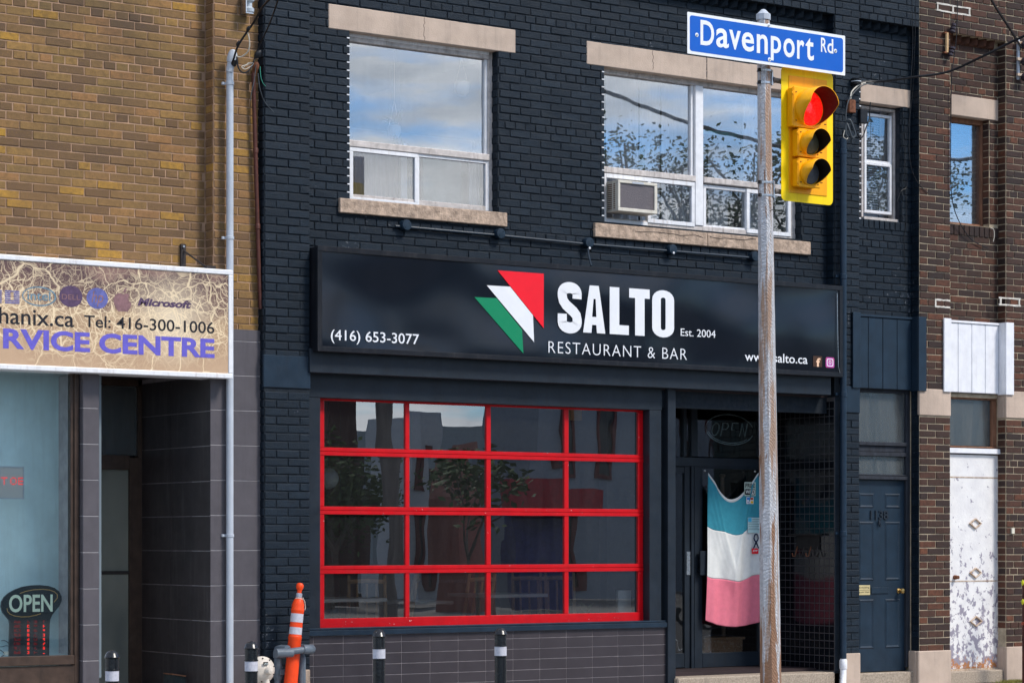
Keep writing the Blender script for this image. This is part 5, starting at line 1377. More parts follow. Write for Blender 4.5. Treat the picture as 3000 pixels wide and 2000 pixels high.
def insulator(label, x, y, Y, mat, h=.16, n=2, metal='steel'):
    X, Z = W(x, y, Y); t = thing('insulator', label, 'insulator', (X, Y, Z - h / 2))
    d = MB(); d.box(X - .045, X - .035, Y - .05, Y + .05, Z - h / 2, Z + h / 2); d.box(X - .035, X + .03, Y - .05, Y + .05, Z - h / 2, Z - h / 2 + .008); d.box(X - .035, X + .03, Y - .05, Y + .05, Z + h / 2 - .008, Z + h / 2)
    obj('bracket', d, metal, t)
    obj('spool', MB().lathe([(.03, -h * .44), (.045, -h * .36), (.047, -h * .2), (.028, -h * .1), (.028, h * .1), (.047, h * .2), (.045, h * .36), (.03, h * .44)], (X + .012, Y, Z), n=16), mat, t, smooth=True)
    return t
insulator('grey porcelain insulator on the yellow brick at the very top', 726, 15, YPIL - .07, 'porcelain', .17)
# rack with brown insulators on the brown pilaster
X, Z = W(2772, 125, PIL - .03); t = thing('insulator_rack', 'rusty iron rack with two brown insulators on the brown brick', 'insulator', (X, PIL, Z - .2))
obj('rod', MB().tube([(X, PIL - .04, Z - .11), (X, PIL - .04, Z + .10)], .018, 8), surf('rusty_cream_rod', (.5, .33, .17), .4), t, smooth=True)
for (dx, dz) in ((.055, .20), (.055, -.07)):
    for k in range(3): obj('insulator_disc', MB().lathe([(.015, -.01), (.036 - .004 * k, 0), (.034 - .004 * k, .022), (.015, .032)], (X + dx - .012 * k * (-1 if dz > 0 else 1), PIL - .06, Z + dz - .035 * k * (1 if dz < 0 else -1) - (0 if dz < 0 else .09)), (.2, 0, 1), n=12), 'brown_porcelain', t, smooth=True)
for dz in (-.11, .10): d = MB(); d.box(X - .04, X + .07, PIL - .05, PIL - .012, Z + dz - .008, Z + dz + .008); obj('arm', d, 'iron_rust', t)
X, Z = W(2984, 180, PIL - .03); t = thing('insulator_rack', 'pale rusty rack with insulators at the right edge of the brown wall', 'insulator', (X, PIL, Z - .25))
d = MB(); d.box(X - .012, X + .014, PIL - .035, PIL - .012, Z - .2, Z + .24); obj('strap', d, 'grey_pipe', t)
for k, dz in enumerate((-.15, .02, .2)):
    obj('insulator_disc', MB().lathe([(.02, -.04), (.045, -.02), (.05, .01), (.03, .04)], (X + .045, PIL - .08, Z + dz - .03), (0, -.2, 1), n=12), 'brown_porcelain', t, smooth=True)
    d = MB(); d.box(X - .04, X + .06, PIL - .06, PIL - .036, Z + dz - .014, Z + dz + .014); obj('arm', d, 'rust_edge', t)
cable('heavy black cable running up to the right from above the narrow window', [(2500, 243, -.16), (2560, 240, -.2), (2600, 237, -.3), (2680, 226, -.55), (2780, 210, -.8), (2880, 165, -1.2), (2960, 125, -1.5), (3060, 80, -2.0)], .013)
cable('black cable slanting down to the rack at the upper right', [(2880, -60, -1.2), (2907, 5, -.9), (2950, 72, -.6), (2980, 120, -.3), (2992, 140, -.2)], .014)
cable('thin wire hanging down the left edge of the brown window', [(2806, -20, PIL - .02), (2804, 60, PIL - .03), (2800, 130, PIL - .03), (2788, 225, PIL - .03), (2786, 330, PIL - .03), (2785, 450, PIL - .03), (2787, 560, PIL - .03), (2798, 620, -.09), (2822, 670, -.05), (2850, 705, -.03), (2895, 728, -.03)], .005)
cable('thin dark wire down the painted corner beside the narrow window', [(2671, -20, PIL - .05), (2674, 120, PIL - .05), (2668, 260, PIL - .05), (2664, 400, PIL - .05), (2664, 450, PIL - .05), (2672, 500, PIL - .05), (2692, 540, PIL - .02), (2718, 566, PIL - .015)], .004)
cable('second thin dark wire down the painted corner, ending by the blue box', [(2684, -20, PIL - .05), (2680, 130, PIL - .05), (2672, 290, -.08), (2656, 400, -.04), (2650, 500, -.02), (2656, 620, -.02), (2648, 720, -.02), (2654, 780, -.02)], .0035)
cable('thin wire hanging from the narrow window reveal', [(2652, 350, -.02), (2650, 450, -.02), (2658, 540, -.02), (2640, 560, -.02), (2628, 590, -.02)], .003)
cable('short white cord hanging below the brown window', [(2902, 668, -.03), (2911, 672, -.04), (2913, 690, -.04), (2910, 708, -.03)], .004, 'string')
cable('white wire bend beside the narrow window lintel', [(2536, 243, -.2), (2520, 247, -.2), (2505, 258, -.2), (2494, 272, -.2), (2492, 290, -.2)], .007, 'string')
cable('grey cable bend above the drainpipe top', [(2560, 244, -.2), (2530, 249, -.2), (2505, 268, -.2), (2484, 300, -.2), (2478, 345, -.2), (2482, 375, -.2)], .008, 'cable_grey')
cable('grey cable coil hung over the drainpipe top', [(2476, 355, -.2), (2490, 352, -.24), (2500, 375, -.24), (2506, 395, -.24), (2497, 403, -.24), (2488, 380, -.24), (2480, 362, -.22), (2478, 392, -.22), (2484, 402, -.22)], .011, 'cable_grey')
cable('black cable loop hung between drainpipe and narrow window', [(2496, 352, -.22), (2506, 380, -.24), (2520, 405, -.24), (2530, 395, -.22), (2538, 372, -.2), (2546, 350, -.16), (2550, 300, -.14)], .007)
cable('white wire tail at the drainpipe top', [(2475, 382, -.26), (2471, 400, -.26), (2480, 408, -.26), (2484, 404, -.26)], .003, 'string')
for lab, xa, xb, yt, yb, mt in (('brown rusty box on the wall left of the narrow window', 2489, 2508, 291, 329, 'iron_rust'), ('black cable box at the top left of the narrow window', 2522, 2543, 318, 360, 'cable')):
    d = MB(); x0, x1, z0, z1 = R(xa, xb, yt, yb, -.17); d.box(x0, x1, -.17, -.12, z0, z1); tag(obj('cable_box', d, mt, bevel=.006), lab, 'box')
X, Z = W(2506, 240, -.16); t = thing('insulator', 'dark spool insulator above the drainpipe, left of the narrow lintel', 'insulator', (X, -.15, Z))
for k in range(3): obj('insulator_disc', MB().lathe([(.02, -.006), (.055, 0), (.055, .008), (.02, .014)], (X, -.17, Z - .03 + .026 * k), n=16), ('cable', 'porcelain', 'cable')[k], t, smooth=True)
tag(obj('wall_plate', MB().box(*[PX(2931 + 28, PIL), PX(2931 + 36, PIL)], PIL - .03, PIL - .012, PZ(2960, 1562, PIL), PZ(2960, 1546, PIL)), 'pot', None), 'small cream plate on the brown brick right of the white door', 'plate')

# ================================================================== gas pipes, meter and the orange post
GX = -.20
gp = thing('gas_pipe', 'grey gas pipe bent over the orange post beside the dark brick corner', 'pipe', (PX(845, GX), GX, 0))
def gpx(x, y, Y=GX): X, Z = W(x, y, Y); return (X, Y, Z)
Yf = -.44
a0 = gpx(814, 2060, -.25); a1 = gpx(812, 1912, -.25)
obj('riser', MB().tube([a0, (a1[0], -.25, a1[2] - .02)], .028, 14), 'gas_pipe', gp, smooth=True)
obj('elbow', MB().tube([(a1[0], -.25, a1[2] - .04), (a1[0], -.25, a1[2] + .0), (a1[0], -.27, a1[2] + .03), (a1[0], -.33, a1[2] + .04), (a1[0] + .01, -.42, a1[2] + .04)], [.036, .038, .040, .038, .036], 14), 'gas_pipe', gp, smooth=True)
b0, b1 = gpx(818, 1912, Yf), gpx(897, 1901, Yf)
obj('cross_pipe', MB().tube([b0, b1], .030, 14), 'gas_pipe', gp, smooth=True)
obj('elbow', MB().tube([(b0[0] - .035, Yf, b0[2]), (b0[0] + .05, Yf, b0[2])], .041, 14), 'gas_pipe', gp, smooth=True)
obj('coupling', MB().tube([(b0[0] + .05, Yf, b0[2]), (b0[0] + .13, Yf, b0[2])], .038, 14), 'gas_pipe', gp, smooth=True)
obj('elbow', MB().tube([(b1[0] - .03, Yf, b1[2]), (b1[0] + .03, Yf, b1[2]), (b1[0] + .06, Yf + .02, b1[2]), (b1[0] + .07, Yf + .08, b1[2]), (b1[0] + .07, -.06, b1[2])], [.038, .042, .042, .040, .036], 14), 'gas_pipe', gp, smooth=True)
c0 = gpx(884, 1925, -.27); obj('riser', MB().tube([(c0[0], -.27, 0), (c0[0], -.27, c0[2]), (c0[0], -.22, c0[2] + .04)], .036, 14), 'gas_pipe', gp, smooth=True)
vx = gpx(814, 1962, -.25); obj('valve', MB().lathe([(.03, -.09), (.044, -.06), (.05, -.02), (.046, .03), (.036, .06), (.036, .10)], vx, n=8), 'gas_pipe', gp)
d = MB(); d.box(vx[0] - .01, vx[0] + .06, -.31, -.29, vx[2] - .04, vx[2] + .01); obj('valve_lever', d, 'gas_pipe', gp, bevel=.004)
mx_, mz_ = W(768, 1961, -.42); gm = thing('gas_meter', 'round beige gas meter half hidden by a black bollard', 'meter', (mx_, -.42, mz_ - .14))
obj('cover', MB().lathe([(.0, .075), (.04, .07), (.085, .05), (.105, .02), (.118, .01), (.118, -.03), (.09, -.05)][::-1], (mx_, -.42, mz_), (0, -1, 0), n=28), 'meter', gm, smooth=True)
for k in range(9):
    a = k * .698 + .3; obj('bolt', MB().lathe([(.007, 0), (.006, .008)], (mx_ + math.cos(a) * .103, -.452, mz_ + math.sin(a) * .103), (0, -1, 0), n=6), 'iron_dark', gm)
obj('regulator', MB().lathe([(.034, 0), (.034, .04), (.024, .06), (.0, .065)], (mx_ + .015, -.48, mz_ - .005), (.1, -1, 0), n=16), 'meter', gm, smooth=True)
obj('outlet', MB().lathe([(.03, 0), (.03, .08), (.045, .085), (.045, .12)], (mx_ + .02, -.44, mz_ - .06), (.15, -.1, -1), n=16), 'meter', gm, smooth=True)
d = MB(); d.box(mx_ - .03, mx_ + .015, -.502, -.494, mz_ + .045, mz_ + .072); pl = obj('data_plate', d, 'black', gm)
rng = random.Random(4)
for k in range(5): d = MB(); q = mx_ - .026 + .008 * k; d.box(q, q + .005, -.5035, -.502, mz_ + .049 + .006 * (k % 2), mz_ + .058 + .004 * (k % 3)); obj('plate_mark', d, 'paper', pl)
OY = -.35
top = Vector((W(879.5, 1706, OY)[0], OY, W(879.5, 1706, OY)[1])); bot = Vector((W(851, 2005, OY)[0], OY, W(851, 2005, OY)[1])); ax = (top - bot).normalized()
bot = bot - ax * (bot.z / ax.z); Lp = (top - bot).length
op = thing('delineator_post', 'leaning orange plastic post with two silver bands and a knob top, behind the gas pipe', 'post', tuple(bot))
def pr(name, prof, mat, n=24): return obj(name, MB().lathe(prof, bot, ax, n=n), mat, op, smooth=True)
s = Lp
pr('body', [(.062, 0), (.060, s - .86), (.058, s - .62), (.0575, s - .50), (.060, s - .495), (.060, s - .475), (.056, s - .470), (.0555, s - .455), (.0555, s - .39), (.0555, s - .37), (.054, s - .36), (.0555, s - .35), (.0555, s - .255), (.0575, s - .250), (.0575, s - .235), (.054, s - .228), (.054, s - .195), (.042, s - .155), (.024, s - .125), (.024, s - .10)], 'orange')
pr('knob', [(.020, s - .101), (.019, s - .075), (.026, s - .058), (.034, s - .038), (.033, s - .020), (.022, s - .004), (.004, s)], 'orange', 20)
pr('band', [(.0562, s - .455), (.0562, s - .392)], 'reflective'); pr('band', [(.0562, s - .348), (.0562, s - .272)], 'reflective')
pr('tape', [(.029, s - .135), (.0275, s - .12), (.0285, s - .105), (.026, s - .092)], 'tape', 14)
kk = bot + ax * (s - .14)
obj('string', MB().tube([kk + Vector((.034 * math.cos(t), .034 * math.sin(t), .006 * math.sin(2 * t))) for t in [i * .45 for i in range(15)]], .0035, 5), 'string', op)
obj('string', MB().tube([kk + Vector((.03, -.02, .01)), kk + Vector((.05, -.02, -.03)), kk + Vector((.056, -.02, -.08)), kk + Vector((.050, -.02, -.10))], .0035, 5), 'string', op)

# ================================================================== black bollards
BOLL = [(328.5, 1903, 1.0), (736, 1877, 1.0), (1110.5, 1843, 1.0), (1466.5, 1837.5, 1.0)]
BL_LAB = ['leftmost black bollard, in front of the recessed ribbed glass door', 'black bollard in front of the gas meter',
          'black bollard in front of the tiled base, below the first red window column', 'black bollard in front of the tiled base, under the second red mullion']
BYs = -4.75
proto = None
for (x, y, k), lab in zip(BOLL, BL_LAB):
    X, Z = W(x, y, BYs); h = Z + .12; sc_ = h
    t = thing('bollard', lab, 'bollard', (X, BYs, -.12), 'black bollards along the kerb')
    b = Vector((X, BYs, -.12)); r = .0425
    def q(name, prof, mat): return obj(name, MB().lathe(prof, b, n=24), mat, t, smooth=True)
    q('base', [(.11, 0), (.10, .03), (.05, .05)], 'black_gloss')
    q('tube', [(r, .04), (r, h - .050)], 'black_gloss')
    q('collar', [(r + .001, h - .132), (r + .0045, h - .130), (r + .0045, h - .124), (r + .001, h - .122)], 'black_gloss')
    q('collar', [(r + .001, h - .208), (r + .0045, h - .206), (r + .0045, h - .201), (r + .001, h - .199)], 'black_gloss')
    q('reflective_band', [(r + .0012, h - .198), (r + .0012, h - .134)], 'reflective')
    q('cap', [(r + .006, h - .052), (r + .008, h - .046), (r + .004, h - .040), (r - .002, h - .022), (r - .016, h - .006), (.004, h)], 'black_gloss')

# ================================================================== signal pole, street name blade, traffic light
PYl = -3.69
pb = W(2258, 2000, PYl); pt = W(2236.5, 60, PYl)
ptop = Vector((pt[0], PYl, pt[1])); pbt = Vector((pb[0], PYl, pb[1])); pax = (ptop - pbt).normalized(); pbt = pbt - pax * (pbt.z / pax.z); PL = (ptop - pbt).length
sp = thing('signal_pole', 'tall galvanised eight-sided steel pole with rust streaks, carrying the street sign and traffic light', 'pole', tuple(pbt))
def prad(h): return .0905 + (.052 - .0905) * h / PL
prof = [(prad(PL * i / 12), PL * i / 12) for i in range(13)]
obj('shaft', MB().lathe(prof, pbt, pax, n=8, twist=.2), 'galv', sp)
obj('pole_cap', MB().lathe([(.060, PL), (.061, PL + .05), (.050, PL + .056), (.018, PL + .088), (.004, PL + .09)], pbt, pax, n=8, twist=.2), 'grey_pipe', sp, bevel=.002)
def pole_at(y): # point of the pole axis at pixel row y
    z = W(2245, y, PYl)[1]; return pbt + pax * ((z - pbt.z) / pax.z)
for y in (209, 245, 536, 574):
    p = pole_at(y); r = prad((p - pbt).length) + .003
    obj('clamp_band', MB().lathe([(r, -.009), (r + .002, -.008), (r + .002, .008), (r, .009)], p, pax, n=8, twist=.2), 'steel', sp)
    for s_ in (-1, 1): obj('buckle', MB().box(p.x + s_ * (r + .004) - .008, p.x + s_ * (r + .004) + .008, PYl - .025, PYl + .0, p.z - .013, p.z + .013), 'iron_dark', sp)
for (ya, yb2, ym) in ((205, 250, 233), (531, 580, 558)):
    a, b = pole_at(ya), pole_at(yb2); r = prad((a - pbt).length)
    obj('clamp_bracket', MB().box(a.x + r + .006, a.x + r + .022, PYl - .03, PYl + .02, b.z, a.z), 'steel', sp, bevel=.002)
    c_ = pole_at(ym); x2 = PX(2290, PYl - .05) + .05
    obj('arm', MB().tube([(c_.x + r + .02, PYl - .01, c_.z), (c_.x + r + .06, PYl - .01, c_.z), (x2, PYl - .01, c_.z - .003)], [.03, .022, .022], 12), surf('arm_metal', (.16, .14, .13), .3, .6), sp, smooth=True)
cable('thin black wire coming out of the signal pole beside the lower clamp', [(2262, 575, PYl - .08), (2271, 600, PYl - .1), (2266, 612, PYl - .1), (2256, 618, PYl - .09)], .003)
# seams and drips of paint
tag(obj('street_sign', MB().box(0, 1, 0, 1, 0, 1), 'sign_blue'), 'x') if False else None
NY = -3.83
nx0, nx1 = PX(2014, NY), PX(2476, NY)
zt0, zb0 = PZ(2014, 35, NY), PZ(2014, 157, NY)
ns = thing('street_sign', 'blue and white street name sign reading Davenport Rd on the pole top', 'street sign', ((nx0 + nx1) / 2, NY, zb0))
def yawed(o_): return o_
d = MB(); d.prism(rrect(nx0, nx1, zb0, zt0, .008), NY, NY + .004); ns_b = obj('border', d, 'sign_white', ns)
bw_ = .024
d = MB(); d.prism(rrect(nx0 + bw_, nx1 - bw_, zb0 + bw_, zt0 - bw_, .022), NY - .0012, NY - .0001); obj('panel', d, 'sign_blue', ns)
d = MB(); d.box(nx0 + .3, nx1 - .3, NY + .005, NY + .03, zb0 + .1, zb0 + .14); obj('back_channel', d, 'grey_pipe', ns)
NL = NY - .0013
def nsT(body, xa, xb, zb__, zt__, **kw): return obj('lettering', text_mb(body, PX(xa, NL), PX(xb, NL), zb__, zt__, NL, th=.0012, **kw), 'sign_white', ns)
H_ = zt0 - zb0
cap_b = PZ(2052, 131.5, NL); cap_t = PZ(2052, 58.5, NL)
# letters set one by one so that they keep the photograph's widths; p descends
xh = cap_b + (cap_t - cap_b) * .78
Lz = dict(bold=.016)
for ch, xa, xb, z0q, z1q in (('D', 2052, 2092, cap_b, cap_t), ('a', 2098, 2135, cap_b, xh), ('v', 2136, 2170, cap_b, xh), ('e', 2173, 2209, cap_b, xh), ('n', 2217, 2249, cap_b, xh),
                             ('p', 2258, 2288, cap_b - (cap_t - cap_b) * .22, xh), ('o', 2295, 2328, cap_b, xh), ('r', 2335, 2356, cap_b, xh), ('t', 2360, 2384, cap_b, cap_b + (cap_t - cap_b) * .93)):
    nsT(ch, xa, xb, z0q, z1q, **Lz)
nsT('R', 2405, 2422, cap_b + H_ * .255, cap_t + .005, bold=.012); nsT('d', 2424, 2441, cap_b + H_ * .255, cap_t + .005, bold=.012)
for (x, y) in ((2041, 103), (2447, 150), (2252, 75), (2254, 175)):
    X, Z = W(x, y, NY); w_ = obj('washer', MB().lathe([(.017, 0), (.017, .002), (.009, .003)], (X, NY - .001, Z), (0, -1, 0), n=14), 'sign_white', ns)
    obj('rivet', MB().lathe([(.008, 0), (.007, .006), (.001, .007)], (X, NY - .0045, Z), (0, -1, 0), n=10), 'steel', w_, smooth=True)
# traffic light
TYb = -3.74
tl = thing('traffic_light', 'yellow traffic light on a yellow backplate, its top lamp lit red', 'traffic light', (PX(2365, TYb), TYb, PZ(2290, 585, TYb)))
x0, x1 = PX(2289, TYb), PX(2440, TYb); z0, z1 = PZ(2289, 587, TYb), PZ(2289, 193, TYb)
bp = obj('backplate', MB().prism(rrect(x0, x1, z0, z1, .045, 6), TYb, TYb + .004), 'yellow_plate', tl)
hx0, hx1, hz0, hz1 = PX(2311, TYb - .05), PX(2417, TYb - .05), PZ(2311, 563, TYb - .05), PZ(2311, 222, TYb - .05)
ax0, ax1 = PX(2310, TYb), PX(2422, TYb)
obj('inner_plate', MB().box(ax0, ax1, TYb - .006, TYb - .001, PZ(2310, 564, TYb), PZ(2310, 221, TYb)), 'amber_plate', tl, bevel=.002)
def zz_(v, y0=180, k=3.563): return y0 + v / k
secs = [(620, 945, 255, 680,   .150, 'lens_red', .195, 'housing'), (672, 902, 690, 990, .098, 'lens_off', .152, 'housing'), (672, 905, 1000, 1305, .098, 'lens_off2', .152, 'housing')]
DYf = TYb - .10
for (xa, xb, ya, yb2, rl, lm, vis, _) in secs:
    xa, xb = 2150 + xa / 3.563, 2150 + xb / 3.563; ya, yb2 = zz_(ya), zz_(yb2)
    X0, X1 = PX(xa, DYf), PX(xb, DYf); Z0, Z1 = PZ(xa, yb2, DYf), PZ(xa, ya, DYf)
    ho = obj('housing', MB().box(X0 + .012, X1 - .01, DYf + .022, TYb - .0062, Z0 + .008, Z1 - .006), 'amber_plate', tl, bevel=.006)
    do = obj('lamp_door', MB().box(X0 + .006, X1, DYf, DYf + .02, Z0 + .002, Z1 - .001), 'amber_plate', tl, bevel=.005)
    cx, cz = (X0 + X1) / 2 + .004, (Z0 + Z1) / 2
    if rl > .12: rl = min(rl, (X1 - X0) / 2 - .008)
    rl = min(rl, (X1 - X0) / 2 - .006)
    obj('lens', MB().lathe([(rl * .96, 0), (rl * .9, .014), (rl * .6, .028), (rl * .3, .034), (.002, .036)], (cx, DYf - .001, cz), (0, -1, 0), n=32), lm, do, smooth=True)
    # tunnel visor: full length above, cut away towards the bottom
    n = 48; m_o = MB(); r_o = rl + .006; ring = []
    for i in range(n + 1):
        a = math.radians(-90 + 360 * i / n); s2 = math.sin(a)
        Lv = vis if s2 > .15 else vis * max(.03, (1 + s2) / 1.15) ** .9
        ring.append((a, Lv))
    k0 = 0
    for (a, Lv) in ring:
        for (rr_, ll) in ((r_o, 0), (r_o, Lv), (r_o - .004, Lv - .001), (r_o - .004, 0)):
            dz_ = 0
            m_o.v.append((cx + math.cos(a) * rr_, DYf - .0005 - ll, cz + math.sin(a) * rr_ + dz_))
    for i in range(n):
        for j in (0, 1): q = i * 4 + j; m_o.f.append((q, q + 1, q + 5, q + 4)); m_o.r.append(.5)
    vo_ = obj('visor', m_o, 'amber_plate', do, recalc=False, smooth=False)
    for p_ in vo_.data.polygons: p_.use_smooth = True
    m_i = MB(); m_i.v = [(v[0], v[1], v[2]) for v in m_o.v]
    for i in range(n): q = i * 4 + 2; m_i.f.append((q, q + 1, q + 5, q + 4)); m_i.r.append(.5)
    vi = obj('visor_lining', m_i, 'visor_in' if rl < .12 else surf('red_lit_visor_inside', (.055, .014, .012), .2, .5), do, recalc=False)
    for p_ in vi.data.polygons: p_.use_smooth = True
    for zq in (Z0 + (Z1 - Z0) * .16, Z0 + (Z1 - Z0) * .84):
        obj('hinge', MB().tube([(X0 + .0, DYf + .004, zq - .016), (X0 + .0, DYf + .004, zq + .016)], .007, 8), 'amber_plate', do)
        obj('hinge_lug', MB().box(X0 - .014, X0 + .006, DYf, DYf + .01, zq - .006, zq + .006), 'amber_plate', do)
    obj('hinge_rod', MB().tube([(X0 + .001, DYf + .008, Z0 + .01), (X0 + .001, DYf + .008, Z1 - .01)], .004, 6), 'amber_plate', do)
    obj('latch', MB().tube([(X1 + .002, DYf + .006, Z0 + .05), (X1 + .018, DYf - .004, Z0 + .05)], .005, 6), 'iron_rust', do)
    for (sx_, sz_) in ((.03, .86), (.03, .16), (.80, .14), (.34, .93)):
        X, Z = X0 + (X1 - X0) * sx_ + .02, Z0 + (Z1 - Z0) * sz_; obj('screw', MB().lathe([(.006, 0), (.005, .005)], (X, DYf - .001, Z), (0, -1, 0), n=7), 'iron_rust', do)

# ================================================================== things in the entrance
FLY = EY - .03
# the hung cloth: pinned at both corners, drooping in the middle; three bands
def cloth():
    nx, ny = 56, 90
    def hem(u):        # top edge, pixels
        L = (2069, 1383); Rr = (2216, 1385); x = L[0] + (Rr[0] - L[0]) * u
        y = 1384 + 78 * (math.sin(math.pi * u ** .92)) ** 1.15; return x, y
    m = {'blue': MB(), 'white': MB(), 'pink': MB(), 'hem': MB()}
    def pt(u, v):
        xt, yt = hem(u); xb = 2061 + (2225 - 2061) * u; yb3 = 1816 + 19 * math.sin(math.pi * u) ** .8
        x = xt + (xb - xt) * v; y = yt + (yb3 - yt) * (v ** (1 - .10 * math.sin(math.pi * u))); X, Z = W(x, y, FLY)
        k = 1 - abs(2 * u - 1)
        vfold = sum(a * math.exp(-((v - c0 - .55 * k ** 1.3 * (1 - c0)) / w) ** 2) * k ** .6 for a, c0, w in ((.030, -.08, .05), (.022, .05, .045), (.018, .17, .05), (.012, .30, .06)))
        fold = .012 * math.sin(u * 13 + 1.2 * math.sin(v * 2.1)) * (.3 + .7 * v) + vfold + .008 * math.sin(u * 31 + v * 4) * v + .006 * math.sin(u * 9 - v * 7)
        return (X, FLY - .032 - fold, Z)
    def bands(u):
        q = math.sin(math.pi * u); sk = .025 * math.sin(u * 11 + 1)
        return [0, .016, .355 - .115 * q + sk * .5, .695 - .085 * q + sk * .4, 1.0]
    for bi, (k, n_) in enumerate((('hem', 2), ('blue', 34), ('white', 34), ('pink', 30))):
        for i in range(nx):
            u0, u1 = i / nx, (i + 1) / nx; b0, b1 = bands(u0), bands(u1)
            for j in range(n_):
                t0, t1 = j / n_, (j + 1) / n_
                f = lambda u, bb_, t: pt(u, bb_[bi] + (bb_[bi + 1] - bb_[bi]) * t)
                m[k].quad(f(u0, b0, t1), f(u1, b1, t1), f(u1, b1, t0), f(u0, b0, t0))
    return m
cl = cloth(); t = thing('hanging_flag', 'faded blue, white and pink flag hung inside the entrance door glass', 'flag', (PX(2140, FLY), FLY, PZ(2140, 1834, FLY)))
for k, mt in (('blue', 'blue_cloth'), ('white', 'white_cloth'), ('pink', 'pink_cloth'), ('hem', 'white_cloth')):
    o = obj(k + '_band', cl[k], mt, t, recalc=False)
    bm = bmesh.new(); bm.from_mesh(o.data); bmesh.ops.remove_doubles(bm, verts=bm.verts, dist=1e-5)
    for f in bm.faces: f.smooth = True
    bm.to_mesh(o.data); bm.free(); so = o.modifiers.new('thick', 'SOLIDIFY'); so.thickness = .0015
for (x, y) in ((2069, 1378), (2216, 1380)): X, Z = W(x, y, FLY - .05); obj('hook', MB().lathe([(.010, 0), (.012, .012), (.004, .02)], (X, FLY - .02, Z), (0, -1, 0), n=10), 'steel', t)
def sticker(name, label, cat, xa, xb, yt, yb, mat, Y=EY - .075, w=None):
    x0, x1, z0, z1 = R(xa, xb, yt, yb, Y); return tag(obj(name, MB().prism(rrect(x0, x1, z0, z1, .004, 3), Y, Y + .0015), mat), label, cat), (x0, x1, z0, z1, Y)
s, (x0, x1, z0, z1, Y) = sticker('sticker', 'FREE WiFi sticker at the upper right of the hung flag', 'sticker', 2181, 2214, 1411, 1452, surf('sage_sticker', (.42, .52, .46), .05))
H_ = z1 - z0; Ws = x1 - x0
obj('lettering', text_mb('FREE', x0 + Ws * .08, x1 - Ws * .08, z0 + H_ * .60, z0 + H_ * .90, Y - .0001, .0006, bold=.03), 'lettering_black', s)
obj('logo', MB().prism(rrect(x0 + Ws * .05, x1 - Ws * .05, z0 + H_ * .08, z0 + H_ * .5, .012), Y - .0008, Y - .0001), 'lettering_black', s)
obj('lettering', text_mb('Wi', x0 + Ws * .10, x0 + Ws * .47, z0 + H_ * .17, z0 + H_ * .42, Y - .0009, .0006, bold=.03), 'paper', s)
obj('logo', MB().prism(rrect(x0 + Ws * .52, x1 - Ws * .09, z0 + H_ * .12, z0 + H_ * .46, .012), Y - .0014, Y - .0009), 'paper', s)
obj('lettering', text_mb('Fi', x0 + Ws * .60, x0 + Ws * .84, z0 + H_ * .17, z0 + H_ * .42, Y - .0015, .0006, bold=.03), 'lettering_black', s)
s, (x0, x1, z0, z1, Y) = sticker('sticker', 'small white sticker of four payment card marks below the WiFi sticker', 'sticker', 2187, 2208, 1455, 1475, 'white_print')
ww, hh_ = (x1 - x0) / 2, (z1 - z0) / 2
for i, j, cc in ((0, 1, (.03, .2, .6)), (1, 1, (.5, .06, .02)), (0, 0, (.6, .65, .75)), (1, 0, (.75, .45, .02))):
    obj('card_mark', MB().box(x0 + ww * (i + .12), x0 + ww * (i + .88), Y - .0012, Y - .0001, z0 + hh_ * (j + .15), z0 + hh_ * (j + .85)), surf('card_print', cc, .1), s)
obj('lettering', text_mb('VISA', x0 + ww * .17, x0 + ww * .84, z0 + hh_ * .35, z0 + hh_ * .65, Y - .0013, .0004, bold=.03), 'logo_blue', s)
s, (x0, x1, z0, z1, Y) = sticker('notice', 'pale blue printed notice taped on the right of the door glass', 'notice', 2191, 2227, 1515, 1560, surf('pale_blue_paper', (.42, .62, .66), .06))
obj('print_block', MB().box(x0 + .004, x0 + .05, Y - .001, Y - .0001, z1 - .045, z1 - .004), surf('sky_print', (.05, .38, .62)), s)
for k in range(7): obj('print_line', MB().box(x0 + .008 + (.05 if k < 2 else 0), x1 - .012 - .01 * (k % 3), Y - .001, Y - .0001, z1 - .02 - .018 * k, z1 - .016 - .018 * k), 'cable_grey', s)
X, Z = W(2215, 1590, EY - .078); Y = EY - .078
rbn = [(X + .026 * math.sin(t), Y - .002, Z + .045 + .04 * math.cos(t)) for t in [i * .5 for i in range(-5, 6)]]
m = MB()
def flat(pts, w, m):
    for a, b in zip(pts[:-1], pts[1:]):
        a, b = Vector(a), Vector(b); dd = (b - a).normalized(); nn = Vector((-dd.z, 0, dd.x)) * w / 2
        m.quad(a - nn, b - nn, b + nn, a + nn)
P_ = [(X - .034, Y, Z - .055)] + [(X - .012, Y, Z - .01)] + [(X + .030, Y, Z + .045), (X + .022, Y, Z + .085), (X, Y, Z + .097), (X - .022, Y, Z + .085), (X - .030, Y, Z + .045)] + [(X + .012, Y, Z - .01), (X + .034, Y, Z - .055)]
flat(P_, .028, m); rs = tag(obj('sticker', m, 'sign_white', recalc=False), 'awareness ribbon sticker, dark blue edged white, on the door glass', 'sticker')
m = MB(); flat([(a, b - .001, c_) for a, b, c_ in P_], .019, m); obj('ribbon', m, surf('ribbon_navy', (.010, .022, .07)), rs, recalc=False)
s, (x0, x1, z0, z1, Y) = sticker('sticker', 'small red sticker with white letters below the ribbon sticker', 'sticker', 2203, 2222, 1605, 1621, 'red_print')
obj('lettering', text_mb('STP', x0 + .010, x1 - .012, z0 + .02, z1 - .018, Y - .0001, .0006, bold=.03, shear=.2), 'white_print', s)
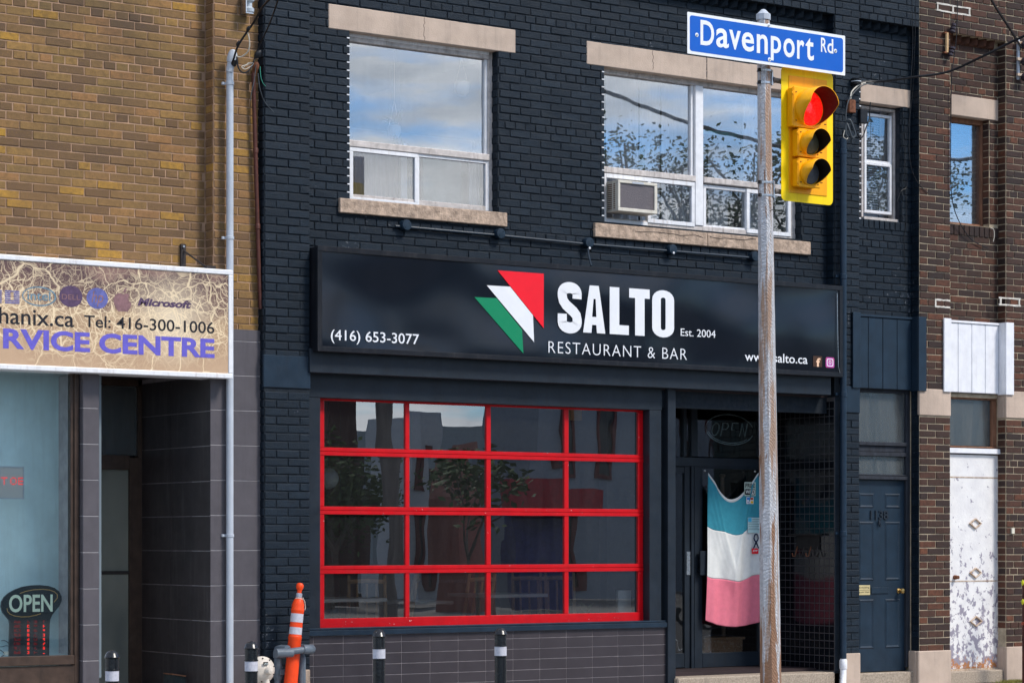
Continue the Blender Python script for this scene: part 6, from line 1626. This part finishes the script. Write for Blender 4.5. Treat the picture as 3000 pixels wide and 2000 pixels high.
# unlit neon in the transom
nYn = EY + .06; X, Z = W(2138, 1258, nYn); k = F / 26.6
nt_ = thing('neon_sign', 'unlit oval neon OPEN sign behind the entrance transom', 'sign', (X, nYn, Z - .2))
rx, rz = 68 / k / .78, 43 / k
def el(rx, rz, a0, a1, dy=0, n=30): return [(X + rx * math.cos(math.radians(a0 + (a1 - a0) * i / n)), nYn - dy, Z + rz * math.sin(math.radians(a0 + (a1 - a0) * i / n)) - (rx * math.cos(math.radians(a0 + (a1 - a0) * i / n))) * .04) for i in range(n + 1)]
obj('neon_tube', MB().tube(el(rx, rz, 15, 345), .006, 7), 'neon_off', nt_, smooth=True); obj('neon_tube', MB().tube(el(rx * .93, rz * .88, 195, 320), .005, 7), 'neon_off', nt_, smooth=True)
lw = rx * .32; lh = rz * .44
def lt(pts, cx): return [(X + cx + a * lw / 2 + b * lh * .25, nYn, Z + b * lh) for a, b in pts]
for pts, cx in (([(.9 * math.cos(t), .95 * math.sin(t)) for t in [i * .52 for i in range(13)]], -rx * .60), ([(-.7, -1), (-.7, 1), (.5, .95), (.85, .5), (.5, .05), (-.7, 0)], -rx * .22), ([(.8, 1), (-.7, 1), (-.7, 0), (.5, 0), (-.7, 0), (-.7, -1), (.8, -1)], rx * .18), ([(-.7, -1), (-.7, 1), (.7, -1), (.7, 1)], rx * .58)):
    obj('neon_letter', MB().tube(lt(pts, cx), .006, 7), 'neon_off', nt_, smooth=True)
# crate behind the door glass, pillar, rack on the mosaic wall
d = MB(); x0, x1, z0, z1 = R(2064, 2176, 1874, 1922, EY + .15); d.box(x0, x1, EY + .15, EY + .5, ZF + .04, z1); d.box(x0 - .02, x1 + .02, EY + .13, EY + .52, z1, z1 + .025)
tag(obj('planter_box', d, surf('peeling_floral_wood', (.34, .20, .11), .3, chips=((.42, .33, .24), .56)), bevel=.004), 'worn wooden planter box on the floor behind the flag', 'box')
t = thing('umbrella_stand', 'tan wooden post standing in the planter box behind the flag', 'post', (PX(2118, EY + .3), EY + .3, z1 + .026))
obj('pole', MB().tube([(PX(2120, EY + .3), EY + .3, z1 + .026), (PX(2116, EY + .3), EY + .3, PZ(2116, 1398, EY + .3))], .022, 10), surf('tan_post', (.33, .22, .15)), t, smooth=True)
obj('knob', MB().lathe([(.022, 0), (.034, .01), (.034, .03), (.01, .04)], (PX(2116, EY + .3), EY + .3, PZ(2116, 1398, EY + .3)), n=12), surf('tan_post', (.33, .22, .15)), t, smooth=True)
Xw = XR0 - .008
def onside(px, y): Yq = px_side(px, Xw); return Yq, EYE + (HOR - y) / depth_px(Xw, Yq)
ya_, za_ = onside(2408, 1562); yb4, zb4 = onside(2330, 1560); _, zc_ = onside(2370, 1608)
hk = thing('hook_rack', 'small dark wall rack with hooks on the black mosaic wall of the entrance', 'rack', (Xw - .03, (ya_ + yb4) / 2, zc_))
d = MB(); d.box(Xw - .10, Xw, ya_, yb4, za_ - .018, za_); obj('shelf', d, 'black', hk, bevel=.003)
d = MB(); d.box(Xw - .012, Xw, ya_ + .03, yb4 - .03, zc_, za_ - .019); obj('board', d, 'black', hk)
for i in range(4):
    y = ya_ + .05 + (yb4 - ya_ - .1) * i / 3; obj('hook', MB().tube([(Xw - .012, y, zc_ + .03), (Xw - .03, y, zc_ - .02), (Xw - .045, y, zc_ - .07), (Xw - .075, y, zc_ - .075), (Xw - .085, y, zc_ - .04)], .006, 6), 'iron_rust' if i % 2 else 'iron_dark', hk, smooth=True)

# ================================================================== things in the shop windows
def chair(px, Y, rz, label, pxy=1750):
    X = PX(px, Y); z0 = .24; t = thing('wooden_chair', label, 'chair', (X, Y, z0), 'wooden chairs in the restaurant')
    cs_, sn = math.cos(rz), math.sin(rz)
    def P(x, y, z): return (X + x * cs_ - y * sn, Y + x * sn + y * cs_, z0 + z)
    for sx_ in (-1, 1):
        obj('leg', MB().tube([P(.19 * sx_, -.19, 0), P(.18 * sx_, -.18, .44)], .018, 6), 'pine', t)
        obj('leg', MB().tube([P(.19 * sx_, .20, 0), P(.18 * sx_, .18, .45), P(.17 * sx_, .22, .75), P(.17 * sx_, .27, .98)], [.018, .019, .018, .014], 6), 'pine', t)
    m = MB(); a, b, c_, e = P(-.2, -.2, .44), P(.2, -.2, .44), P(.2, .2, .44), P(-.2, .2, .44); up = Vector((0, 0, .03))
    m.v = [a, b, c_, e] + [tuple(Vector(q) + up) for q in (a, b, c_, e)]; m.f = [(0, 3, 2, 1), (4, 5, 6, 7), (0, 1, 5, 4), (1, 2, 6, 5), (2, 3, 7, 6), (3, 0, 4, 7)]; m.r = [.5] * 6; obj('seat', m, 'pine', t, bevel=.005)
    obj('back_rail', MB().tube([P(-.17, .265, .92), P(0, .285, .93), P(.17, .265, .92)], .022, 6), 'pine', t, smooth=True)
    for k in range(3): obj('back_slat', MB().tube([P(-.09 + .09 * k, .20, .47), P(-.09 + .09 * k, .27, .9)], .011, 5), 'pine', t)
chair(1075, .9, 2.6, 'wooden chair behind the lower left red-framed panes'); chair(1140, 1.2, -2.2, 'wooden chair at the right end of the left table')
chair(1360, 1.3, 3.3, 'wooden chair behind the second column of red-framed panes'); chair(1560, 1.5, 2.4, 'wooden chair beside the table in the third column of panes'); chair(1640, 1.0, -.5, 'wooden chair with a slanting back at the right end of the table')
def table(xa, xb, Y, y, label):
    x0, x1, z = PX(xa, Y), PX(xb, Y), PZ((xa + xb) / 2, y, Y); t = thing('table', label, 'table', ((x0 + x1) / 2, Y, .24))
    obj('top', MB().box(x0, x1, Y, Y + .7, z - .035, z), 'table_white', t, bevel=.006)
    obj('leg', MB().tube([((x0 + x1) / 2, Y + .35, .26), ((x0 + x1) / 2, Y + .35, z - .035)], .035, 10), 'black', t, smooth=True)
    obj('foot', MB().lathe([(.22, 0), (.2, .02), (.04, .04)], ((x0 + x1) / 2, Y + .35, .24), n=16), 'black', t)
table(935, 1135, .35, 1752, 'pale table edge behind the lower left red-framed pane'); table(1425, 1606, .45, 1739, 'pale table edge behind the third lower red-framed pane'); table(1170, 1330, 1.6, 1760, 'table deeper inside behind the second column of panes')
for px, y, Y, lab in ((962, 1401, 2.2, 'opal globe lamp behind the left column of panes'), (1562, 1374, 2.6, 'opal globe lamp behind the third column of panes'), (1694, 1372, 2.4, 'opal globe lamp behind the right column of panes')):
    X, Z = W(px, y, Y); t = thing('globe_lamp', lab, 'lamp', (X, Y, Z - .1), 'unlit globe lamps inside the restaurant')
    obj('globe', MB().lathe([(.02, -.105)] + [(.105 * math.sin(math.radians(a)), -.105 * math.cos(math.radians(a))) for a in range(15, 170, 15)] + [(.03, .105)], (X, Y, Z), n=22), 'globe', t, smooth=True)
    obj('stem', MB().tube([(X, Y, Z + .1), (X, Y, 3.4)], .008, 6), 'black', t)
X, Z = W(1866, 1840, .35); d = MB(); x0, x1, z0, z1 = R(1812, 1850, 1728, 1800, .3); d.box(x0, x1, .3, .34, z0, z1); tag(obj('menu_card', d, 'paper', bevel=.002), 'pale menu card standing inside the lower right red-framed pane', 'card')
for (px, Y, lab) in ((1718, .35, 'small green plant at the foot of the lower right pane'), (1868, .6, 'leafy plant at the right edge of the restaurant window')):
    X = PX(px, Y); zb5 = PZ(px, 1800 if px < 1800 else 1500, Y); t = thing('pot_plant', lab, 'plant', (X, Y, zb5 - .1))
    obj('pot', MB().lathe([(.04, -.1), (.06, 0)], (X, Y, zb5), n=14), 'pot', t); rng = random.Random(px)
    for k in range(14):
        a = rng.uniform(0, 6.28); l = rng.uniform(.06, .16) * (1 if px < 1800 else 1.8); m = MB()
        p0 = Vector((X, Y, zb5)); p1 = p0 + Vector((math.cos(a) * l * .5, math.sin(a) * l * .4, l * .7)); p2 = p0 + Vector((math.cos(a) * l, math.sin(a) * l * .8, l * .9)); sd_ = Vector((-math.sin(a), math.cos(a), 0)) * .018
        m.quad(p0, p1 - sd_, p2, p1 + sd_); obj('leaf', m, 'plant', t, recalc=False)
    if px > 1800: obj('stand', MB().tube([(X, Y, .24), (X, Y, zb5 - .1)], .02, 8), 'black', t)
d = MB(); x0, x1, z0, z1 = R(1665, 1705, 1200, 1230, .5); d.box(x0, x1, .5, .55, z0, z1 + .02); tag(obj('hanging_banner', d, surf('golden_cloth', (.55, .30, .02))), 'small golden banner behind the top right red-framed pane', 'banner')
# open-hours board of the left shop
OYp = .12
def op(v): return (v[0] / 4.48, 1650 + v[1] / 4.48)
ol = [(18, 560), (25, 500), (60, 440), (120, 385), (200, 340), (300, 303), (420, 284), (530, 280), (640, 292), (720, 318), (780, 365), (812, 430), (812, 490), (780, 560), (730, 620), (690, 670), (665, 730), (655, 800), (648, 1205), (122, 1215), (132, 800), (125, 745), (90, 700), (40, 640)]
q = [W(*op(v), OYp) for v in ol]
ob = tag(obj('open_board', MB().prism(q[::-1], OYp, OYp + .03), 'blue_paint' if False else surf('dark_board_plastic', (.012, .020, .026), .15, .35), bevel=.003), 'dark OPEN board with red LED opening hours in the left shop window', 'sign')
a, b = op((118, 640)), op((118, 408)); obj('lettering', text_px('OPEN', a[0], op((690, 0))[0], a[1], b[1], OYp - .0005, th=.002, bold=.02), 'cream_print', ob)
def opline(pts, r, mat): return obj('swoosh', MB().tube([(W(*op(p), OYp - .004)[0], OYp - .004, W(*op(p), OYp - .004)[1]) for p in pts], r, 5), mat, ob, smooth=True)
opline([(92, 585), (98, 625), (130, 660), (190, 685), (280, 698), (380, 695), (470, 676), (535, 655)], .0032, 'gold_print')
opline([(262, 390), (340, 362), (440, 342), (560, 336), (650, 345), (715, 368), (752, 405), (752, 450), (708, 505)], .0032, 'gold_print')
m = MB(); m2 = MB(); rng = random.Random(3)
for r_ in range(8):
    y = 762 + r_ * 57.5
    for (xa, xb, bright) in ((180, 270, 0), (355, 385, 1), (440, 490, 0), (562, 590, 1)):
        nd = max(2, int((xb - xa) / 14))
        for i in range(nd):
            for j in range(3):
                if rng.random() < .25: continue
                px, py = op((xa + (xb - xa) * (i + .5) / nd, y + (j - 1) * 13)); X, Z = W(px, py, OYp); (m if bright and r_ else m2).box(X - .0035, X + .0035, OYp - .002, OYp - .0002, Z - .0035, Z + .0035)
obj('led_dots', m, 'led_red', ob, kind='stuff'); obj('led_dots', m2, 'led_dim', ob, kind='stuff')
for nm, s_ in (('left', [(20, 1010), (60, 1008), (100, 1030), (125, 1070)]), ('mid', [(0, 1090), (40, 1085), (80, 1075), (126, 1085)]), ('low', [(0, 1130), (30, 1150), (60, 1190), (20, 1215)])):
    cable({'left': 'black wire loop left of the OPEN board', 'mid': 'grey wire running behind the OPEN board foot', 'low': 'black wire lying at the bottom left of the shop window'}[nm], [(op(p)[0], op(p)[1], .14) for p in s_], .003, 'cable_grey' if nm == 'mid' else 'cable')
x0, z0 = W(*op((62, 1200)), .13); tag(obj('plug_adapter', MB().box(x0, x0 + .036, .13, .16, z0, z0 + .03), 'pot', bevel=.003), 'small cream plug adapter beside the OPEN board', 'plug')
d = MB(); x0, x1, z0, z1 = R(-30, 69, 1366, 1459, .10, 0); d.box(x0, x1, .10, .14, z0, z1); tk = tag(obj('led_ticker', d, 'led_case', bevel=.003), 'grey LED ticker panel showing red dots at the left edge', 'sign')
obj('rim', MB().frame(x0 - .004, x1 + .004, z0 - .004, z1 + .004, .010, .094, .0995), 'grey_pipe', tk)
m = MB(); zc5 = PZ(0, 1407, .10)
pat = ["111110 01110 1111", "001000 10001 1000", "001000 10001 1111", "001000 10001 1000", "001000 01110 1111"]
for j, row in enumerate(pat):
    for i, ch in enumerate(row):
        if ch == '1': X = PX(3 + i * 3.9, .10); m.box(X, X + .008, .0975, .0995, zc5 + .02 - j * .013, zc5 + .028 - j * .013)
obj('led_dots', m, 'led_red', tk, kind='stuff')
# tipped box in the alcove
bxX, bxZ = W(533, 1972, .45); cb = thing('wooden_box', 'old dark box with a wooden edge leaning in the alcove corner', 'box', (bxX, .45, .06))
def tilt(pts, a=-.13): return [(bxX + (x * math.cos(a) - z * math.sin(a)), bxZ - .02 + (x * math.sin(a) + z * math.cos(a))) for x, z in pts]
obj('box_body', MB().prism(tilt([(-.10, -.32), (.13, -.32), (.13, -.01), (-.10, .0)]), .42, .60), surf('scuffed_dark_card', (.02, .028, .03), .4, chips=((.3, .3, .3), .70)), cb, bevel=.003)
obj('edge_lath', MB().prism(tilt([(.131, -.32), (.150, -.32), (.150, .005), (.131, .0)]), .41, .60), 'wood_old', cb)
obj('rim_lath', MB().prism(tilt([(-.11, .001), (.13, -.009), (.13, .006), (-.11, .012)]), .41, .60), 'wood_old', cb)
# grass tuft and rusty post at the right edge
m = MB(); rng = random.Random(9); gx, gz = W(2965, 1990, -.16)
for k in range(900):
    x = gx + rng.gauss(0, .12); y = -.17 + rng.uniform(-.10, .04); h = rng.uniform(.01, .045); a = rng.uniform(0, 6.28); w = .003
    m.quad((x - w, y, 0), (x + w, y, 0), (x + math.cos(a) * h + w * .3, y + math.sin(a) * h * .6, h), (x + math.cos(a) * h, y + math.sin(a) * h * .6, h))
tag(obj('grass', m, 'grass', recalc=False, kind='stuff'), 'dry grass and weeds at the foot of the wall, lower right corner', 'grass')
RXp = PX(3006, -.5); rpz = thing('rusty_post', 'dark red rusty post cut by the right edge, with yellow marks', 'post', (RXp, -.5, 0))
obj('shaft', MB().tube([(RXp, -.5, 0), (RXp, -.5, PZ(3000, 1690, -.5))], .042, 14), surf('dark_red_rust', (.06, .012, .008), .5, .6), rpz, smooth=True)
obj('collar', MB().lathe([(.043, 0), (.052, .005), (.052, .03), (.043, .035)], (RXp, -.5, PZ(3000, 1830, -.5)), n=14), surf('orange_rust', (.3, .06, .03), .4), rpz)
for y in (1706, 1762): X, Z = W(2996, y, -.545); obj('yellow_mark', MB().lathe([(.004, -.03), (.014, -.01), (.016, .012), (.004, .032)], (X, -.545, Z), (.1, 0, 1), n=8), surf('acid_yellow', (.55, .55, .02)), rpz, smooth=True)

# ================================================================== across the street (seen in the glass)
def MXp(px, Ym): return PX(px, Ym + .1)
def MZp(px, y, Ym): return PZ(px, y, Ym + .1)
M['far_trim'] = surf('far_red_brown_trim', (.10, .03, .028), .2, .8)
def house(label, xa, xb, Ym, ytop, mat, dep=6, windows=(), name='far_building', ref=None, zmax=None):
    x0, x1 = MXp(xa, Ym), MXp(xb, Ym); z = zmax or MZp(ref or xa, ytop, Ym)
    t = thing(name, label, 'building', ((x0 + x1) / 2, -Ym, 0)); obj('wall', MB().box(x0, x1, -Ym - dep, -Ym, 0, z), mat, t)
    for (u0, u1, v0, v1) in windows:
        f = obj('window', MB().frame(x0 + (x1 - x0) * u0, x0 + (x1 - x0) * u1, v0, v1, .10, -Ym + .001, -Ym + .06), M['far_trim'], t)
        obj('pane', MB().box(x0 + (x1 - x0) * u0 + .1, x0 + (x1 - x0) * u1 - .1, -Ym + .002, -Ym + .02, v0 + .1, v1 - .1), surf('dark_far_glass', (.02, .025, .03), rough=.1), f)
    return t, x0, x1, z
FYm = 32
house('narrow white house with a brown door mirrored in the second column of panes', 1228, 1286, 38, 0, surf('white_far_render', (.42, .45, .48), .08, .9), dep=2.5, zmax=4.9, windows=((.25, .7, .3, 2.3), (.3, .65, 3.0, 4.0)))
house('long grey building added across the street for an even reflection in the left shop window', -260, 600, 31, 0, surf('grey_far_render', (.16, .19, .20), .1, .9), zmax=7.5)  # added building, keeps the open horizon out of the left shop glass
house('pale rendered two-storey building across the street, mirrored in the red-framed window', 1570, 2300, 31, 0, surf('pale_render', (.20, .23, .27), .08, .9), windows=((.10, .16, 3.2, 5), (.24, .3, 3.2, 5), (.45, .52, 3.4, 5.4), (.7, .78, 3.4, 5.4), (.04, .20, .2, 2.4)), dep=2.2, zmax=7.6)
house('low pale building with a flat roof mirrored in the upper panes', 1075, 1452, 46, 1268, surf('pale_grey_render', (.24, .28, .31), .08, .9), ref=1300, windows=((.15, .32, .4, 3.0), (.5, .6, 2.6, 3.9)))
t, x0, x1, z = house('dark brown brick building mirrored at the left of the red-framed window', 640, 1072, 31, 0, surf('dark_far_brick', (.05, .025, .022), .3, .9), windows=((.1, .3, 2.8, 4.6), (.5, .8, 2.8, 4.6)), zmax=6.4)
t, x0, x1, z = house('pink-brown gabled house mirrored in the second column of panes', 1372, 1440, 27, 0, surf('pink_brown_render', (.22, .085, .07), .15, .9), dep=1.3, zmax=2.6)
obj('gable', MB().prism([(x0, z), (x1, z), ((x0 + x1) / 2, z + 1.0)], -27.001, -28.29), surf('gable_pink', (.25, .11, .09), .15, .9), t)
t, x0, x1, z = house('red shop awning with a blue board below, mirrored in the third column of panes', 1500, 1705, 30.5, 0, surf('blue_board', (.03, .035, .12), .3, .7), dep=.4, zmax=2.2, name='shop_awning')
obj('awning', MB().box(x0 - .2, x1 + .2, -30.4, -29.9, 2.2, 2.9), surf('red_awning', (.25, .012, .02), .2), t)
# wooden utility pole
X = MXp(1147, 24); t = thing('utility_pole', 'tall wooden utility pole across the street, mirrored in the left panes', 'pole', (X, -24, 0))
obj('shaft', MB().tube([(X, -24, 0), (X, -24, 6.4)], [.20, .17], 12), surf('grey_pole_wood', (.13, .11, .10), .3, .9, stretch=(1, 1, .1)), t, smooth=True)


def span(label, a, b, sag, r=.02):
    pts = [tuple(Vector(a).lerp(Vector(b), i / 16) - Vector((0, 0, sag * 4 * (i / 16) * (1 - i / 16)))) for i in range(17)]
    tag(obj('overhead_cable', MB().tube(pts, r, 5), 'cable'), label, 'cable')
span('overhead cable along the far side of the street, mirrored in the upstairs panes', (X + 1, -23, 12.4), (X + 24, -23, 13.2), 2.4, .045)
def tree(px, Ym, h, label, seed, spread=1.0, trunk=.15, leafc=(.045, .075, .02), dens=3600):
    X = MXp(px, Ym); y0 = -Ym; rng = random.Random(seed); t = thing('street_tree', label, 'tree', (X, y0, 0)); m = MB(); tips = []
    def grow(p, d, l, r, lv):
        q = p + d * l; mid = (p + q) / 2 + Vector((rng.uniform(-1, 1), rng.uniform(-1, 1), 0)) * l * .06
        m.tube([p, mid, q], [r, r * .85, r * .68], 7 if lv < 2 else 5, caps=False)
        if lv >= 3: tips.append(q); return
        for k in range(3 if lv < 2 else 4):
            a = rng.uniform(0, 6.28); nd = (d * .75 + Vector((math.cos(a), math.sin(a), .25)) * .62).normalized(); grow(q, nd, l * rng.uniform(.6, .78), r * .62, lv + 1)
        if lv > 0: tips.append(q)
    grow(Vector((X, y0, 0)), Vector((0, 0, 1)), h * .36, trunk, 0)
    obj('trunk', m, surf('tree_bark', (.10, .08, .065), .3, .95), t, smooth=True)
    c = MB(); 
    for k in range(dens):
        p = rng.choice(tips) + Vector((rng.gauss(0, .42), rng.gauss(0, .42), rng.gauss(0, .38))) * spread; s_ = rng.uniform(.05, .11)
        a = Vector((rng.uniform(-1, 1), rng.uniform(-1, 1), rng.uniform(-.6, .6))).normalized(); b = a.orthogonal().normalized()
        c.quad(p - a * s_, p + b * s_ * .5, p + a * s_, p - b * s_ * .5)
    obj('crown', c, surf('tree_leaves', leafc, .4, .7), t, recalc=False, kind='stuff')
tree(1400, 15, 3.3, 'slender street tree mirrored between the second and third columns of panes', 3, .28, .04, dens=500)
tree(960, 29, 3.6, 'dark leafy tree mirrored at the left of the red-framed window', 5)
tree(2130, 38, 16.0, 'tall tree mirrored in the right upstairs window', 8, 1.2, .2, dens=5000)
tree(2290, 40, 14.5, 'tree mirrored at the right of the right upstairs window', 12, 1.2, .2, dens=4500)
tree(1930, 42, 13.5, 'tree mirrored low in the left light of the right upstairs window', 15, 1.1, .2, dens=4000)
